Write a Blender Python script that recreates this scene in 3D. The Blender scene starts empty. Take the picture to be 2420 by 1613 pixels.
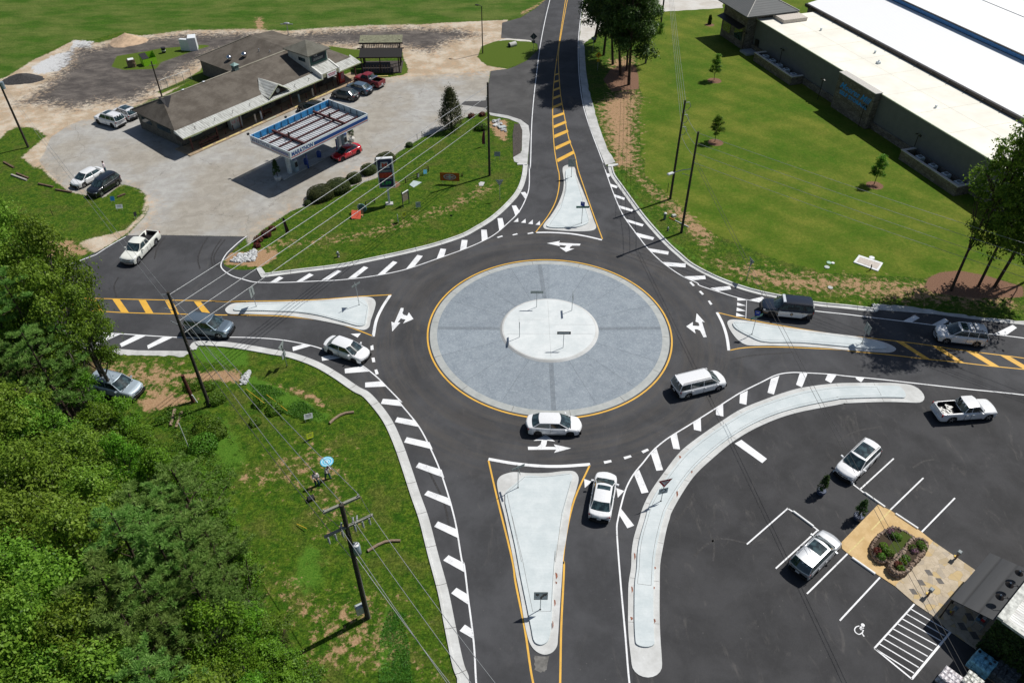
import bpy, bmesh, math, random
import numpy as np
from mathutils import Vector, Matrix
from mathutils.geometry import tessellate_polygon
random.seed(7)
sc = bpy.context.scene
col = sc.collection
R = math.radians
# ------------------------------------------------------------------ camera (drone, 50 m up)
FOC, PITCH, CAMH, CX, CY = 1830.0, R(41.08), 50.0, 1210.0, 806.5
_f = Vector((0, math.cos(PITCH), -math.sin(PITCH)))
_r = Vector((1, 0, 0))
_u = Vector((0, math.sin(PITCH), math.cos(PITCH)))
cam = bpy.data.cameras.new('camera')
cam.sensor_width = 36
cam.lens = FOC / 2420 * 36
cam.clip_end = 6000
cam.clip_start = 0.5
camo = bpy.data.objects.new('camera', cam)
camo.location = (0, 0, CAMH)
camo.rotation_euler = (R(90) - PITCH, 0, 0)
col.objects.link(camo)
sc.camera = camo
sc.render.resolution_x, sc.render.resolution_y = 1024, 682
sc.view_settings.view_transform = 'Standard'
sc.view_settings.look = 'None'
sc.view_settings.exposure = 0
TL = dict(A=(0,0,3.92), B=(600,0,3.92), C=(1200,0,3.92), D=(1820,0,3.92), E=(0,380,4), F=(580,280,4), G=(1100,340,4),
          H=(1832,380,4), I=(0,640,4), J=(500,560,4), K=(1000,600,4), L=(1500,600,4), M=(1832,700,4), N=(0,1000,4),
          O=(480,900,4), P=(1000,940,4), Q=(1400,940,4), R=(1832,980,4), S=(0,1221,4), U=(560,1221,4), V=(1080,1221,4),
          X=(1832,1221,4), Z=(0,0,1))
def W(k, x, y, z=0.0):
    o = TL[k]
    px, py = o[0] + x / o[2], o[1] + y / o[2]
    d = _f + (px - CX) / FOC * _r - (py - CY) / FOC * _u
    t = (z - CAMH) / d.z
    return Vector((d.x * t, d.y * t, z))
def WP(k, pts, z=0.0):
    return [W(k, x, y, z) for x, y in pts]
def proj(P):
    q = Vector(P) - Vector((0, 0, CAMH)); d = q.dot(_f)
    return CX + FOC * q.dot(_r) / d, CY - FOC * q.dot(_u) / d
def zat(base, k, x, y):
    """height on a vertical line over base that is seen at the surveyed position"""
    o = TL[k]; py = o[1] + y / o[2]
    lo, hi = 0.0, 40.0
    for _ in range(40):
        m = (lo + hi) / 2
        if proj((base.x, base.y, m))[1] > py: lo = m
        else: hi = m
    return lo
# ------------------------------------------------------------------ light
SUN_EL, SUN_AZ = R(55.5), R(31.5)          # sun direction, azimuth from +X towards +Y
sd = Vector((math.cos(SUN_AZ) * math.cos(SUN_EL), math.sin(SUN_AZ) * math.cos(SUN_EL), math.sin(SUN_EL)))
sun = bpy.data.lights.new('sun', 'SUN')
sun.energy = 4.6; sun.angle = R(0.5); sun.color = (1.0, 0.965, 0.91)
suno = bpy.data.objects.new('sun', sun)
suno.rotation_euler = (-sd).to_track_quat('-Z', 'Y').to_euler()
suno.location = (40, 30, 80)
col.objects.link(suno)
world = bpy.data.worlds.new('World'); sc.world = world
world.use_nodes = True
wn = world.node_tree; wn.nodes.clear()
sky = wn.nodes.new('ShaderNodeTexSky'); sky.sky_type = 'NISHITA'; sky.sun_disc = False
sky.sun_elevation = SUN_EL; sky.sun_rotation = R(90) - SUN_AZ
bg = wn.nodes.new('ShaderNodeBackground'); bg.inputs[1].default_value = 0.06
wo = wn.nodes.new('ShaderNodeOutputWorld')
wn.links.new(sky.outputs[0], bg.inputs[0]); wn.links.new(bg.outputs[0], wo.inputs[0])
# ------------------------------------------------------------------ materials
def lin(c):
    return tuple(((v / 255) / 12.92 if v / 255 <= 0.04045 else ((v / 255 + 0.055) / 1.055) ** 2.4) for v in c)
MATS = {}
class NT:
    def __init__(s, name):
        s.m = bpy.data.materials.new(name); s.m.use_nodes = True
        s.t = s.m.node_tree; s.n = s.t.nodes; s.b = s.n['Principled BSDF']
    def link(s, a, b): s.t.links.new(a, b)
    def new(s, t, **k):
        n = s.n.new(t)
        for a, v in k.items(): setattr(n, a, v)
        return n
    def coord(s, kind='Object', scale=None):
        c = s.new('ShaderNodeTexCoord').outputs[kind]
        if scale is not None:
            m = s.new('ShaderNodeMapping'); m.inputs['Scale'].default_value = scale
            s.link(c, m.inputs[0]); c = m.outputs[0]
        return c
    def geo(s): return s.new('ShaderNodeNewGeometry').outputs['Position']
    def noise(s, scale, detail=4, rough=0.55, vec=None, dist=0.0):
        n = s.new('ShaderNodeTexNoise'); n.inputs['Scale'].default_value = scale
        n.inputs['Detail'].default_value = detail; n.inputs['Roughness'].default_value = rough
        n.inputs['Distortion'].default_value = dist
        if vec is not None: s.link(vec, n.inputs['Vector'])
        return n.outputs['Fac']
    def voro(s, scale, vec=None, feature='F1', out='Distance'):
        n = s.new('ShaderNodeTexVoronoi', feature=feature); n.inputs['Scale'].default_value = scale
        if vec is not None: s.link(vec, n.inputs['Vector'])
        return n.outputs[out]
    def ramp(s, fac, lo, hi, a=0.0, b=1.0):
        n = s.new('ShaderNodeMapRange', interpolation_type='SMOOTHSTEP')
        for i, v in zip((1, 2, 3, 4), (lo, hi, a, b)): n.inputs[i].default_value = v
        s.link(fac, n.inputs[0]); return n.outputs[0]
    def math(s, op, a, b=None, c=None):
        n = s.new('ShaderNodeMath', operation=op)
        for i, v in enumerate((a, b, c)):
            if v is None: continue
            if isinstance(v, (int, float)): n.inputs[i].default_value = v
            else: s.link(v, n.inputs[i])
        return n.outputs[0]
    def mix(s, fac, a, b, blend='MIX'):
        n = s.new('ShaderNodeMix', data_type='RGBA', blend_type=blend)
        for i, v in ((0, fac), (6, a), (7, b)):
            if isinstance(v, (int, float)): n.inputs[i].default_value = v
            elif isinstance(v, tuple): n.inputs[i].default_value = (*v[:3], 1)
            else: s.link(v, n.inputs[i])
        return n.outputs[2]
    def attr(s, name, out='Fac'):
        n = s.new('ShaderNodeAttribute', attribute_name=name); return n.outputs[out]
    def bump(s, h, strength=0.3, dist=0.05):
        n = s.new('ShaderNodeBump'); n.inputs['Strength'].default_value = strength; n.inputs['Distance'].default_value = dist
        s.link(h, n.inputs['Height']); s.link(n.outputs[0], s.b.inputs['Normal'])
    def base(s, c, rough=0.8, metal=0.0, spec=0.5):
        if isinstance(c, tuple): s.b.inputs['Base Color'].default_value = (*c[:3], 1)
        else: s.link(c, s.b.inputs['Base Color'])
        if isinstance(rough, (int, float)): s.b.inputs['Roughness'].default_value = rough
        else: s.link(rough, s.b.inputs['Roughness'])
        s.b.inputs['Metallic'].default_value = metal
        s.b.inputs['Specular IOR Level'].default_value = spec
def simple(name, c, rough=0.7, metal=0.0, var=0.18, scale=6.0, c2=None, spec=0.4, bump=0.0, world_space=False):
    """plain painted / worn surface with a little mottling"""
    if name in MATS: return MATS[name]
    s = NT(name)
    v = s.geo() if world_space else s.coord('Object')
    n = s.noise(scale, 5, 0.6, v)
    f = s.ramp(n, 0.3, 0.7)
    dark = tuple(x * (1 - var) for x in c); lite = tuple(min(1, x * (1 + var * .6)) for x in c)
    if c2: lite = c2
    s.base(s.mix(f, dark, lite), rough, metal, spec)
    if bump: s.bump(n, bump, 0.02)
    MATS[name] = s.m
    return s.m
def paint(name, c, rough=0.22, metal=0.0, coat=1.0):
    if name in MATS: return MATS[name]
    s = NT(name)
    n = s.noise(9, 5, 0.6, s.coord('Object'))
    c1 = tuple(x * .9 for x in c)
    s.base(s.mix(s.ramp(n, .35, .75), c, c1), rough, metal, 0.5)
    s.b.inputs['Coat Weight'].default_value = coat
    s.b.inputs['Coat Roughness'].default_value = 0.06
    MATS[name] = s.m
    return s.m
# ------------------------------------------------------------------ mesh builder
class MB:
    def __init__(s): s.v = []; s.f = []; s.mi = []; s.sm = []
    def add(s, vs, fs, mi=0, smooth=False):
        o = len(s.v); s.v += [Vector(v) for v in vs]
        for f in fs: s.f.append([i + o for i in f]); s.mi.append(mi); s.sm.append(smooth)
        return s
    def box(s, c, d, rz=0.0, mi=0, rx=0.0, ry=0.0):
        M = Matrix.Translation(Vector(c)) @ Matrix.Rotation(rz, 4, 'Z') @ Matrix.Rotation(ry, 4, 'Y') @ Matrix.Rotation(rx, 4, 'X')
        x, y, z = d[0] / 2, d[1] / 2, d[2] / 2
        vs = [M @ Vector((a * x, b * y, e * z)) for e in (-1, 1) for a, b in ((-1, -1), (1, -1), (1, 1), (-1, 1))]
        return s.add(vs, [(3, 2, 1, 0), (4, 5, 6, 7), (0, 1, 5, 4), (1, 2, 6, 5), (2, 3, 7, 6), (3, 0, 4, 7)], mi)
    def bbox(s, c, d, rz=0.0, mi=0, b=0.02):
        """box with chamfered top edges"""
        x, y = d[0] / 2, d[1] / 2; z0, z1 = -d[2] / 2, d[2] / 2
        M = Matrix.Translation(Vector(c)) @ Matrix.Rotation(rz, 4, 'Z')
        vs = []
        for (zz, k) in ((z0, 0), (z1 - b, 0), (z1, b)):
            vs += [M @ Vector((a * (x - k), e * (y - k), zz)) for a, e in ((-1, -1), (1, -1), (1, 1), (-1, 1))]
        fs = [(3, 2, 1, 0), (8, 9, 10, 11)]
        for l in (0, 4):
            for i in range(4): fs.append((l + i, l + (i + 1) % 4, l + 4 + (i + 1) % 4, l + 4 + i))
        return s.add(vs, fs, mi)
    def prism(s, poly, z0, z1, mi=0, top_mi=None, bottom=False):
        """vertical prism over a (concave allowed) polygon"""
        P = [Vector((p[0], p[1], 0)) for p in poly]; n = len(P)
        area = sum(P[i].x * P[(i + 1) % n].y - P[(i + 1) % n].x * P[i].y for i in range(n))
        if area < 0: P.reverse()
        tri = tessellate_polygon([P])
        o = [(p.x, p.y, z1) for p in P] + [(p.x, p.y, z0) for p in P]
        fs = []
        for t in tri:
            a, b, c = t
            cr = (P[b] - P[a]).cross(P[c] - P[a]).z
            fs.append((a, b, c) if cr > 0 else (a, c, b))
        s.add(o, fs, mi if top_mi is None else top_mi)
        if z1 - z0 > 1e-6:
            s.add(o, [(i, n + i, n + (i + 1) % n, (i + 1) % n) for i in range(n)], mi)
        return s
    def poly(s, pts, mi=0):
        """flat polygon in any plane"""
        pts = [Vector(p) for p in pts]
        return s.add(pts, [tuple(range(len(pts)))], mi)
    def tube(s, p0, p1, r0, r1=None, n=8, mi=0, cap=True, smooth=True):
        r1 = r0 if r1 is None else r1
        return s.path([p0, p1], [r0, r1], n, mi, cap, smooth)
    def path(s, pts, rad, n=8, mi=0, cap=True, smooth=True):
        pts = [Vector(p) for p in pts]
        if isinstance(rad, (int, float)): rad = [rad] * len(pts)
        vs = []; up = None
        for i, p in enumerate(pts):
            d = (pts[min(i + 1, len(pts) - 1)] - pts[max(i - 1, 0)]).normalized()
            if up is None:
                up = Vector((0, 0, 1)) if abs(d.z) < 0.9 else Vector((1, 0, 0))
            a = d.cross(up).normalized(); b = a.cross(d).normalized(); up = b
            for k in range(n):
                t = 2 * math.pi * k / n
                vs.append(p + (a * math.cos(t) + b * math.sin(t)) * rad[i])
        fs = []
        for i in range(len(pts) - 1):
            for k in range(n):
                fs.append((i * n + k, (i + 1) * n + k, (i + 1) * n + (k + 1) % n, i * n + (k + 1) % n))
        s.add(vs, fs, mi, smooth)
        if cap:
            l = (len(pts) - 1) * n
            s.add([vs[i] for i in range(n)], [tuple(range(n))], mi)
            s.add([vs[l + i] for i in range(n)], [tuple(reversed(range(n)))], mi)
        return s
    def cyl(s, c, r, h, n=16, mi=0, r1=None):
        c = Vector(c); return s.tube(c, c + Vector((0, 0, h)), r, r1, n, mi)
    def ball(s, c, r, n=10, m=6, mi=0, jit=0.0, seed=0):
        c = Vector(c); r = Vector(r) if not isinstance(r, (int, float)) else Vector((r, r, r))
        rn = random.Random(seed); vs = [c + Vector((0, 0, r.z))]
        for i in range(1, m):
            t = math.pi * i / m
            for k in range(n):
                a = 2 * math.pi * k / n; j = 1 + jit * (rn.random() - .5) * 2
                vs.append(c + Vector((r.x * math.sin(t) * math.cos(a) * j, r.y * math.sin(t) * math.sin(a) * j, r.z * math.cos(t) * j)))
        vs.append(c - Vector((0, 0, r.z)))
        fs = [(0, 1 + k, 1 + (k + 1) % n) for k in range(n)]
        for i in range(m - 2):
            a = 1 + i * n
            for k in range(n): fs.append((a + k, a + n + k, a + n + (k + 1) % n, a + (k + 1) % n))
        a = 1 + (m - 2) * n; l = len(vs) - 1
        fs += [(a + k, l, a + (k + 1) % n) for k in range(n)]
        return s.add(vs, fs, mi, jit == 0 or jit < .1)
    def xf(s, M):
        s.v = [M @ v for v in s.v]; return s
    def build(s, name, mats, parent=None, org=None, rz=0.0, kind=None, label=None, cat=None, group=None):
        me = bpy.data.meshes.new(name)
        vs = s.v
        if org is not None:
            org = Vector(org)
            vs = [v - org for v in vs]
            if rz: Mi = Matrix.Rotation(-rz, 3, 'Z'); vs = [Mi @ v for v in vs]
        me.from_pydata([tuple(v) for v in vs], [], s.f)
        if not isinstance(mats, (list, tuple)): mats = [mats]
        for m in mats: me.materials.append(m)
        me.polygons.foreach_set('material_index', s.mi)
        me.polygons.foreach_set('use_smooth', s.sm)
        me.update()
        o = bpy.data.objects.new(name, me); col.objects.link(o)
        if parent is not None: o.parent = parent
        elif org is not None: o.location = org; o.rotation_euler.z = rz
        tag(o, label, cat, group, kind)
        return o
def tag(o, label=None, cat=None, group=None, kind=None):
    if label: o['label'] = label
    if cat: o['category'] = cat
    if group: o['group'] = group
    if kind: o['kind'] = kind
    return o
def thing(name, label, cat, loc=(0, 0, 0), rz=0.0, group=None):
    o = bpy.data.objects.new(name, None); col.objects.link(o)
    o.empty_display_size = 0.3
    o.location = loc; o.rotation_euler = (0, 0, rz)
    return tag(o, label, cat, group)
def copy_tree(o, parent=None):
    c = o.copy(); col.objects.link(c)
    if parent is not None: c.parent = parent
    for ch in [x for x in bpy.data.objects if x.parent == o]: copy_tree(ch, c)
    return c
def kids_index():
    d = {}
    for x in bpy.data.objects:
        if x.parent: d.setdefault(x.parent, []).append(x)
    return d
def spline(pts, per=6, closed=False):
    P = [Vector(p) for p in pts]; n = len(P); out = []
    rng = range(n) if closed else range(n - 1)
    for i in rng:
        p0 = P[(i - 1) % n] if (closed or i > 0) else P[0] * 2 - P[1]
        p1, p2 = P[i], P[(i + 1) % n]
        p3 = P[(i + 2) % n] if (closed or i + 2 < n) else P[-1] * 2 - P[-2]
        def tj(ti, a, b): return ti + max(1e-4, (b - a).length) ** 0.5
        t0 = 0; t1 = tj(t0, p0, p1); t2 = tj(t1, p1, p2); t3 = tj(t2, p2, p3)
        for k in range(per):
            t = t1 + (t2 - t1) * k / per
            A1 = p0 * ((t1 - t) / (t1 - t0)) + p1 * ((t - t0) / (t1 - t0))
            A2 = p1 * ((t2 - t) / (t2 - t1)) + p2 * ((t - t1) / (t2 - t1))
            A3 = p2 * ((t3 - t) / (t3 - t2)) + p3 * ((t - t2) / (t3 - t2))
            B1 = A1 * ((t2 - t) / (t2 - t0)) + A2 * ((t - t0) / (t2 - t0))
            B2 = A2 * ((t3 - t) / (t3 - t1)) + A3 * ((t - t1) / (t3 - t1))
            out.append(B1 * ((t2 - t) / (t2 - t1)) + B2 * ((t - t1) / (t2 - t1)))
    if not closed: out.append(P[-1].copy())
    return out
def offset(pts, d):
    """offset an open polyline sideways (positive = left of travel)"""
    out = []
    for i, p in enumerate(pts):
        t = (pts[min(i + 1, len(pts) - 1)] - pts[max(i - 1, 0)]); t.z = 0; t.normalize()
        out.append(p + Vector((-t.y, t.x, 0)) * d)
    return out
def resample(pts, n):
    L = [0]
    for a, b in zip(pts, pts[1:]): L.append(L[-1] + (b - a).length)
    out = []; j = 0
    for i in range(n):
        t = L[-1] * i / (n - 1)
        while j < len(L) - 2 and L[j + 1] < t: j += 1
        k = (t - L[j]) / max(1e-6, L[j + 1] - L[j])
        out.append(pts[j].lerp(pts[j + 1], min(1, max(0, k))))
    return out
def strip(mb, a, b, z, mi=0, z2=None):
    """ribbon between two polylines of equal length"""
    z2 = z if z2 is None else z2
    n = len(a)
    vs = [(p.x, p.y, z) for p in a] + [(p.x, p.y, z2) for p in b]
    s = (a[1] - a[0]).cross(b[0] - a[0]).z
    fs = [((i, i + 1, n + i + 1, n + i) if s > 0 else (i, n + i, n + i + 1, i + 1)) for i in range(n - 1)]
    mb.add(vs, fs, mi)
def line(mb, pts, w, z, mi=0):
    strip(mb, offset(pts, -w / 2), offset(pts, w / 2), z, mi)
def text_mesh(txt, size=1.0, shear=0.0, bold=0.0):
    cu = bpy.data.curves.new('t', 'FONT'); cu.body = txt; cu.size = size; cu.shear = shear; cu.offset = bold
    cu.align_x = 'CENTER'; cu.align_y = 'CENTER'; cu.resolution_u = 2
    ob = bpy.data.objects.new('t', cu); col.objects.link(ob)
    bpy.context.view_layer.update()
    me = bpy.data.meshes.new_from_object(ob.evaluated_get(bpy.context.evaluated_depsgraph_get()))
    vs = [v.co.copy() for v in me.vertices]; fs = [tuple(p.vertices) for p in me.polygons]
    bpy.data.objects.remove(ob); bpy.data.curves.remove(cu); bpy.data.meshes.remove(me)
    return vs, fs
def put_text(mb, txt, size, c, ex, ey, mi=0, shear=0.0, width=None, bold=0.0):
    """text on the plane spanned by ex (reading direction) and ey (up)"""
    vs, fs = text_mesh(txt, size, shear, bold)
    if not vs: return
    k = 1.0
    if width:
        w = max(v.x for v in vs) - min(v.x for v in vs); k = width / w
    ex = Vector(ex).normalized(); ey = Vector(ey).normalized(); c = Vector(c)
    mb.add([c + ex * v.x * k + ey * v.y for v in vs], fs, mi)
# ================================================================== GROUND
def axis(lo, hi, step, far):
    a = list(np.arange(lo, hi + 1e-6, step)); g = step
    l = [a[0]]; r = [a[-1]]
    while r[-1] < far: g *= 1.5; r.append(r[-1] + g)
    g = step
    while l[-1] > -far: g *= 1.5; l.append(l[-1] - g)
    return np.array(l[:0:-1] + a + r[1:])
gx = axis(-116, 116, 0.55, 2600); gy = axis(14, 172, 0.55, 2600)
XX, YY = np.meshgrid(gx, gy); PX = XX.ravel(); PY = YY.ravel()
def sdist(poly):
    """signed distance to polygon, positive inside"""
    P = [(p.x, p.y) for p in poly]; n = len(P)
    d = np.full(PX.shape, 1e9); ins = np.zeros(PX.shape, bool)
    for i in range(n):
        x0, y0 = P[i]; x1, y1 = P[(i + 1) % n]
        ex, ey = x1 - x0, y1 - y0
        L = ex * ex + ey * ey + 1e-9
        t = np.clip(((PX - x0) * ex + (PY - y0) * ey) / L, 0, 1)
        d = np.minimum(d, np.hypot(PX - x0 - t * ex, PY - y0 - t * ey))
        c = ((y0 > PY) != (y1 > PY)) & (PX < (x1 - x0) * (PY - y0) / (y1 - y0 + 1e-12) + x0)
        ins ^= c
    return np.where(ins, d, -d)
def soft(poly, w, amp=1.0): return np.clip(0.5 + sdist(poly) / w, 0, 1) * amp
def mx(*a):
    r = a[0]
    for b in a[1:]: r = np.maximum(r, b)
    return r
lot = WP('E', [(1475,702),(1190,712),(1290,610),(1375,520),(1415,430),(1390,330),(1320,265),(1150,215),(980,350),(850,330),(650,290),(540,190),(430,80),(370,0)]) + \
      WP('A', [(410,1420),(470,1270),(640,1160),(800,1100),(1000,1120),(1240,1000),(1500,900),(2352,600)]) + \
      WP('B', [(400,600),(900,700),(1200,720),(1700,690),(2190,655),(2150,930),(2160,1040),(2040,1058),(1900,1110),(1830,1180),(1560,1270),(1420,1360),(1320,1420)]) + \
      WP('F', [(1250,560),(1000,640),(700,770),(560,830),(440,870),(300,960),(150,1060),(0,1230)]) + WP('E', [(2335,716)])
dirt = WP('A', [(0,740),(100,690),(300,560),(480,480),(690,370),(860,390),(900,440),(640,600),(500,720),(330,880),(300,960),(650,1010),(900,960),(1230,960),(1500,900),(1860,690),(1870,600),(1780,620),(1500,790),(1240,960),(1000,1120),(600,1240),(480,1280),(420,1500),(330,1568),(200,1450),(430,1260),(300,1180),(150,1180),(60,1220),(0,1290)]) + WP('Z', [(-60,330),(-60,190)])
dirt2 = WP('E', [(320,0),(420,110),(520,200),(650,290),(800,330),(1000,330),(1150,230),(1400,300),(1480,380),(1420,440),(1360,540),(1190,700),(900,880),(760,810),(740,760),(1000,700),(1180,650),(1340,500),(1370,320),(1150,215),(900,100),(700,0)])
dirt3 = WP('B', [(1180,730),(1400,690),(1430,640),(1380,520),(1370,430),(1650,480),(1780,380),(2080,330),(1900,270),(1400,262),(1500,232),(1750,212),(2352,185),(2352,355),(2240,385),(2110,430),(2070,530),(2160,610),(2352,640),(2190,660),(1700,700)])
dirt4 = WP('A', [(1040,400),(1100,340),(1180,310),(1330,340),(1300,370),(1100,430)])
dirt5 = WP('A', [(1030,560),(1150,500),(1200,640),(1050,660)])
dkg = WP('A', [(180,960),(330,870),(480,740),(620,610),(670,470),(760,425),(900,445),(1050,400),(1300,370),(1700,318),(2300,305)]) + \
      WP('B', [(270,325),(700,290),(1100,270),(1400,262),(1900,275),(2080,325),(1800,385),(1650,480),(1380,430),(700,410),(300,440)]) + \
      WP('A', [(2000,480),(1650,680),(1240,940),(900,950),(650,1010),(420,960)])
grayg = WP('A', [(290,620),(480,520),(640,470),(690,370),(860,390),(840,450),(700,440),(640,600),(500,670),(330,690)])
isl1 = WP('A', [(1030,620),(1080,520),(1330,480),(1480,450),(1880,415),(1960,425),(1800,470),(1490,580),(1450,640),(1150,650)])
isl2 = WP('B', [(690,425),(990,470),(1010,560),(960,560),(880,540),(700,470)])
isl3 = WP('B', [(1370,480),(1400,600),(1430,680),(1350,690),(1340,480)])
isl4 = WP('B', [(2080,510),(2110,430),(2230,385),(2352,370)]) + WP('C', [(240,390),(280,450),(270,500),(180,560),(60,610),(0,625)]) + WP('B', [(2200,615),(2100,570)])
backg = WP('A', [(1560,800),(1700,740),(1850,650),(1900,560),(1950,600),(2000,700),(1750,770),(1480,880),(1440,850)])
lawn = WP('C', [(1225,400),(1190,620),(1220,820),(1260,900),(1215,1050),(1235,1350),(1245,1568)]) + WP('G', [(1690,0),(1700,300),(2000,560),(2200,760),(2352,850)]) + \
       WP('L', [(1350,60),(2000,250),(2340,330)]) + WP('H', [(0,920),(500,1050),(1400,1110),(1700,1040),(2150,1120),(2352,1190)]) + WP('Z', [(2600,690),(2600,-60),(1560,-60),(1530,0)])
field = WP('Z', [(-400,-200),(1285,-200),(1285,0)]) + WP('C', [(340,0),(250,85),(90,170)]) + WP('B', [(2352,175),(1750,210),(1500,228),(700,280),(260,300)]) + WP('A', [(1340,320),(1100,300),(850,370),(660,370),(430,480),(270,600),(0,735)]) + WP('Z', [(-400,250)])
clay = mx(
    soft(WP('F', [(150,1230),(700,1200),(1200,1110),(1600,1000),(2000,860),(2330,700),(2352,640),(2200,640),(1900,820),(1500,960),(1100,1060),(700,1130),(300,1160)]), 5, .76),
    soft(WP('C', [(800,960),(950,860),(1100,780),(1220,840),(1255,900),(1215,1050),(1230,1400),(1245,1568),(960,1568),(860,1200)]), 5, .80),
    soft(WP('C', [(900,560),(1200,480),(1220,830),(930,830),(950,700)]), 4, .72),
    soft(WP('G', [(1340,0),(1680,0),(1700,300),(1950,480),(2200,700),(2352,900),(2352,1120),(2100,900),(1900,680),(1600,380),(1400,140)]), 4, .66),
    soft(WP('L', [(600,0),(1000,60),(1350,120),(1900,200),(2340,290),(2352,420),(1900,420),(1400,380),(1000,260),(700,120)]), 4, .62),
    soft(WP('H', [(500,1040),(1400,1110),(1700,1040),(2352,1180),(2352,1440),(1900,1420),(1100,1360),(900,1330),(400,1240),(0,1180),(0,1000)]), 4, .62),
    soft(WP('I', [(600,780),(1750,820),(1780,1000),(2250,960),(2270,1060),(1900,1040),(1560,1340),(1300,1350),(1250,1200),(600,1050)]), 4, .58),
    soft(WP('I', [(1600,960),(2200,940),(2290,960),(2270,1070),(2100,1040),(1620,1020)]), 1.2, 1.0),
    soft(WP('I', [(1290,1200),(1560,1130),(1900,1200),(1650,1290),(1420,1340),(1300,1330)]), 1.5, .9),
    soft(WP('J', [(520,1365),(750,1400),(950,1480),(1100,1568),(900,1530),(700,1440)]), .9, .9),
    soft(WP('O', [(600,5),(900,60),(1100,160),(1290,330),(1180,290),(1000,180),(800,70)]), .9, .9),
    soft(WP('O', [(900,560),(1300,500),(1500,1000),(1600,1568),(1000,1568),(850,1100),(200,1100),(150,850),(700,640)]), 4, .44),
    soft(WP('U', [(250,350),(900,700),(1400,600),(1700,1000),(2000,1568),(500,1568),(600,1150),(200,900)]), 4, .50),
    soft(WP('J', [(120,160),(400,120),(640,130),(620,210),(450,290),(120,260)]), .8, .95),
    soft(WP('B', [(2160,1130),(2352,1100),(2352,1330),(2230,1260)]), 1.0, .9), soft(WP('C', [(0,390),(80,400),(120,480),(60,600),(0,620)]), 1.2, .85),
    soft(WP('B', [(0,170),(80,150),(120,270),(0,280)]), 2, .8), soft(WP('C', [(100,120),(340,0),(360,10),(140,150)]), 1.5, .8),
    soft(WP('E', [(700,740),(760,800),(900,880),(400,960),(400,760)]), 1.5, .8),
    soft(WP('G', [(1930,480),(2352,860),(2352,1000),(2050,760)]), 2, .8))
mulch = mx(soft(WP('H', [(1450,1100),(1560,1050),(1740,1035),(1990,1080),(2150,1130),(2352,1190),(2352,1290),(1900,1300),(1500,1250),(1400,1200)]), 1.2, 1),
           soft(WP('C', [(950,640),(1180,600),(1215,700),(1220,830),(960,850),(880,740)]), 1.5, .95))
for k, x, y, r in (('C', 1915, 748, 1.15), ('C', 1925, 1320, 1.1), ('H', 940, 232, 1.1), ('F', 1400, 625, .9), ('C', 1870, 232, .9)):
    c = W(k, x, y); mulch = mx(mulch, np.clip(.5 + (r - np.hypot(PX - c.x, PY - c.y)) / .8, 0, 1))
hedgebed = soft(WP('F', [(560,800),(700,820),(960,680),(1100,560),(1250,470),(1420,400),(1420,320),(1240,440),(1090,540),(940,600),(600,740)]), 1.0, .9)
mulch = mx(mulch, hedgebed)
lush = mx(soft(WP('J', [(340,1280),(500,1360),(700,1450),(960,1568),(560,1568),(330,1400)]), 1.2, 1),
          soft(WP('O', [(400,10),(640,60),(900,140),(1120,300),(1230,330),(1100,400),(800,280),(420,90)]), 1.2, 1),
          soft(WP('U', [(1420,820),(1520,900),(1620,1568),(1330,1568),(1330,1150)]), 1.2, 1),
          soft(WP('U', [(600,200),(850,300),(850,700),(600,800),(480,600)]), 2, .75),
          soft(WP('A', [(0,500),(300,460),(400,470),(280,590),(0,700)]), 3, 1),
          soft(WP('O', [(0,380),(250,300),(500,700),(300,1000),(0,800)]), 3, .7),
          soft(WP('G', [(1380,230),(1440,230),(1900,860),(2352,1180),(2352,1225),(1900,930)]), 1.2, .8),
          soft(WP('I', [(1850,715),(2352,730),(2352,920),(1900,860),(1790,790)]), 1.2, .9))
conc = mx(soft(WP('C', [(705,60),(860,-60),(2000,-200),(1990,76),(1290,118),(870,275),(700,410),(655,430),(680,200)]), .35, 1), soft(WP('B', [(2230,385),(2352,350)]) + WP('C', [(0,355),(220,372),(240,392),(0,372)]), .5, .9))
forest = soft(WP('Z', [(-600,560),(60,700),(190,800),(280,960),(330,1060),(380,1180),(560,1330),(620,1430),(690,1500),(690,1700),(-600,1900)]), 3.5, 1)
W_dirt = mx(np.clip(.5 + (sdist(dkg) + 2.0) / 4, 0, 1), soft(dirt, 2.2), soft(dirt2, 1.5, .9), soft(dirt3, 1.6), soft(dirt4, 1), soft(dirt5, 2, .8))
for k, pts in (('B', [(1060,260),(1130,245),(1240,270),(1150,285),(1070,280)]), ('B', [(515,300),(560,280),(605,300),(560,306)]), ('B', [(870,275),(915,270),(910,285),(870,288)])):
    W_dirt = mx(W_dirt, soft(WP(k, pts), .8))
W_grass = mx(soft(isl1, 1.2), soft(isl2, .8), soft(isl3, .8), soft(isl4, .7), soft(backg, 1.2, .8))
dust = mx(soft(WP('A', [(330,1568),(300,1280),(640,1160),(800,1100),(1000,1120),(1240,1000),(1500,900),(1400,700),(0,800),(0,1568)]) + WP('E', [(650,290),(900,420)]), 9), soft(WP('B', [(900,560),(2300,520),(2200,700),(1700,720),(1200,760),(900,740)]), 7), soft(WP('E', [(1150,200),(1500,380),(1400,640),(1100,712),(1290,600),(1400,440)]), 5), soft(WP('F', [(0,1230),(560,830),(1250,560),(1430,340),(1200,330),(600,700),(0,1000)]), 4, .6))
weights = dict(w_dust=dust, w_lot=soft(lot, 1.6), w_dirt=W_dirt, w_dark=soft(dkg, 9.0), w_pale=soft(grayg, 2.5), w_keep=W_grass,
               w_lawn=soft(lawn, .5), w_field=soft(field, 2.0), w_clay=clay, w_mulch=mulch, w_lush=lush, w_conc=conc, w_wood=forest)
nx, ny = len(gx), len(gy)
ZZ = np.where((np.abs(PX) > 140) | (PY > 190) | (PY < 0), 0.0, 0.0)
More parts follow.
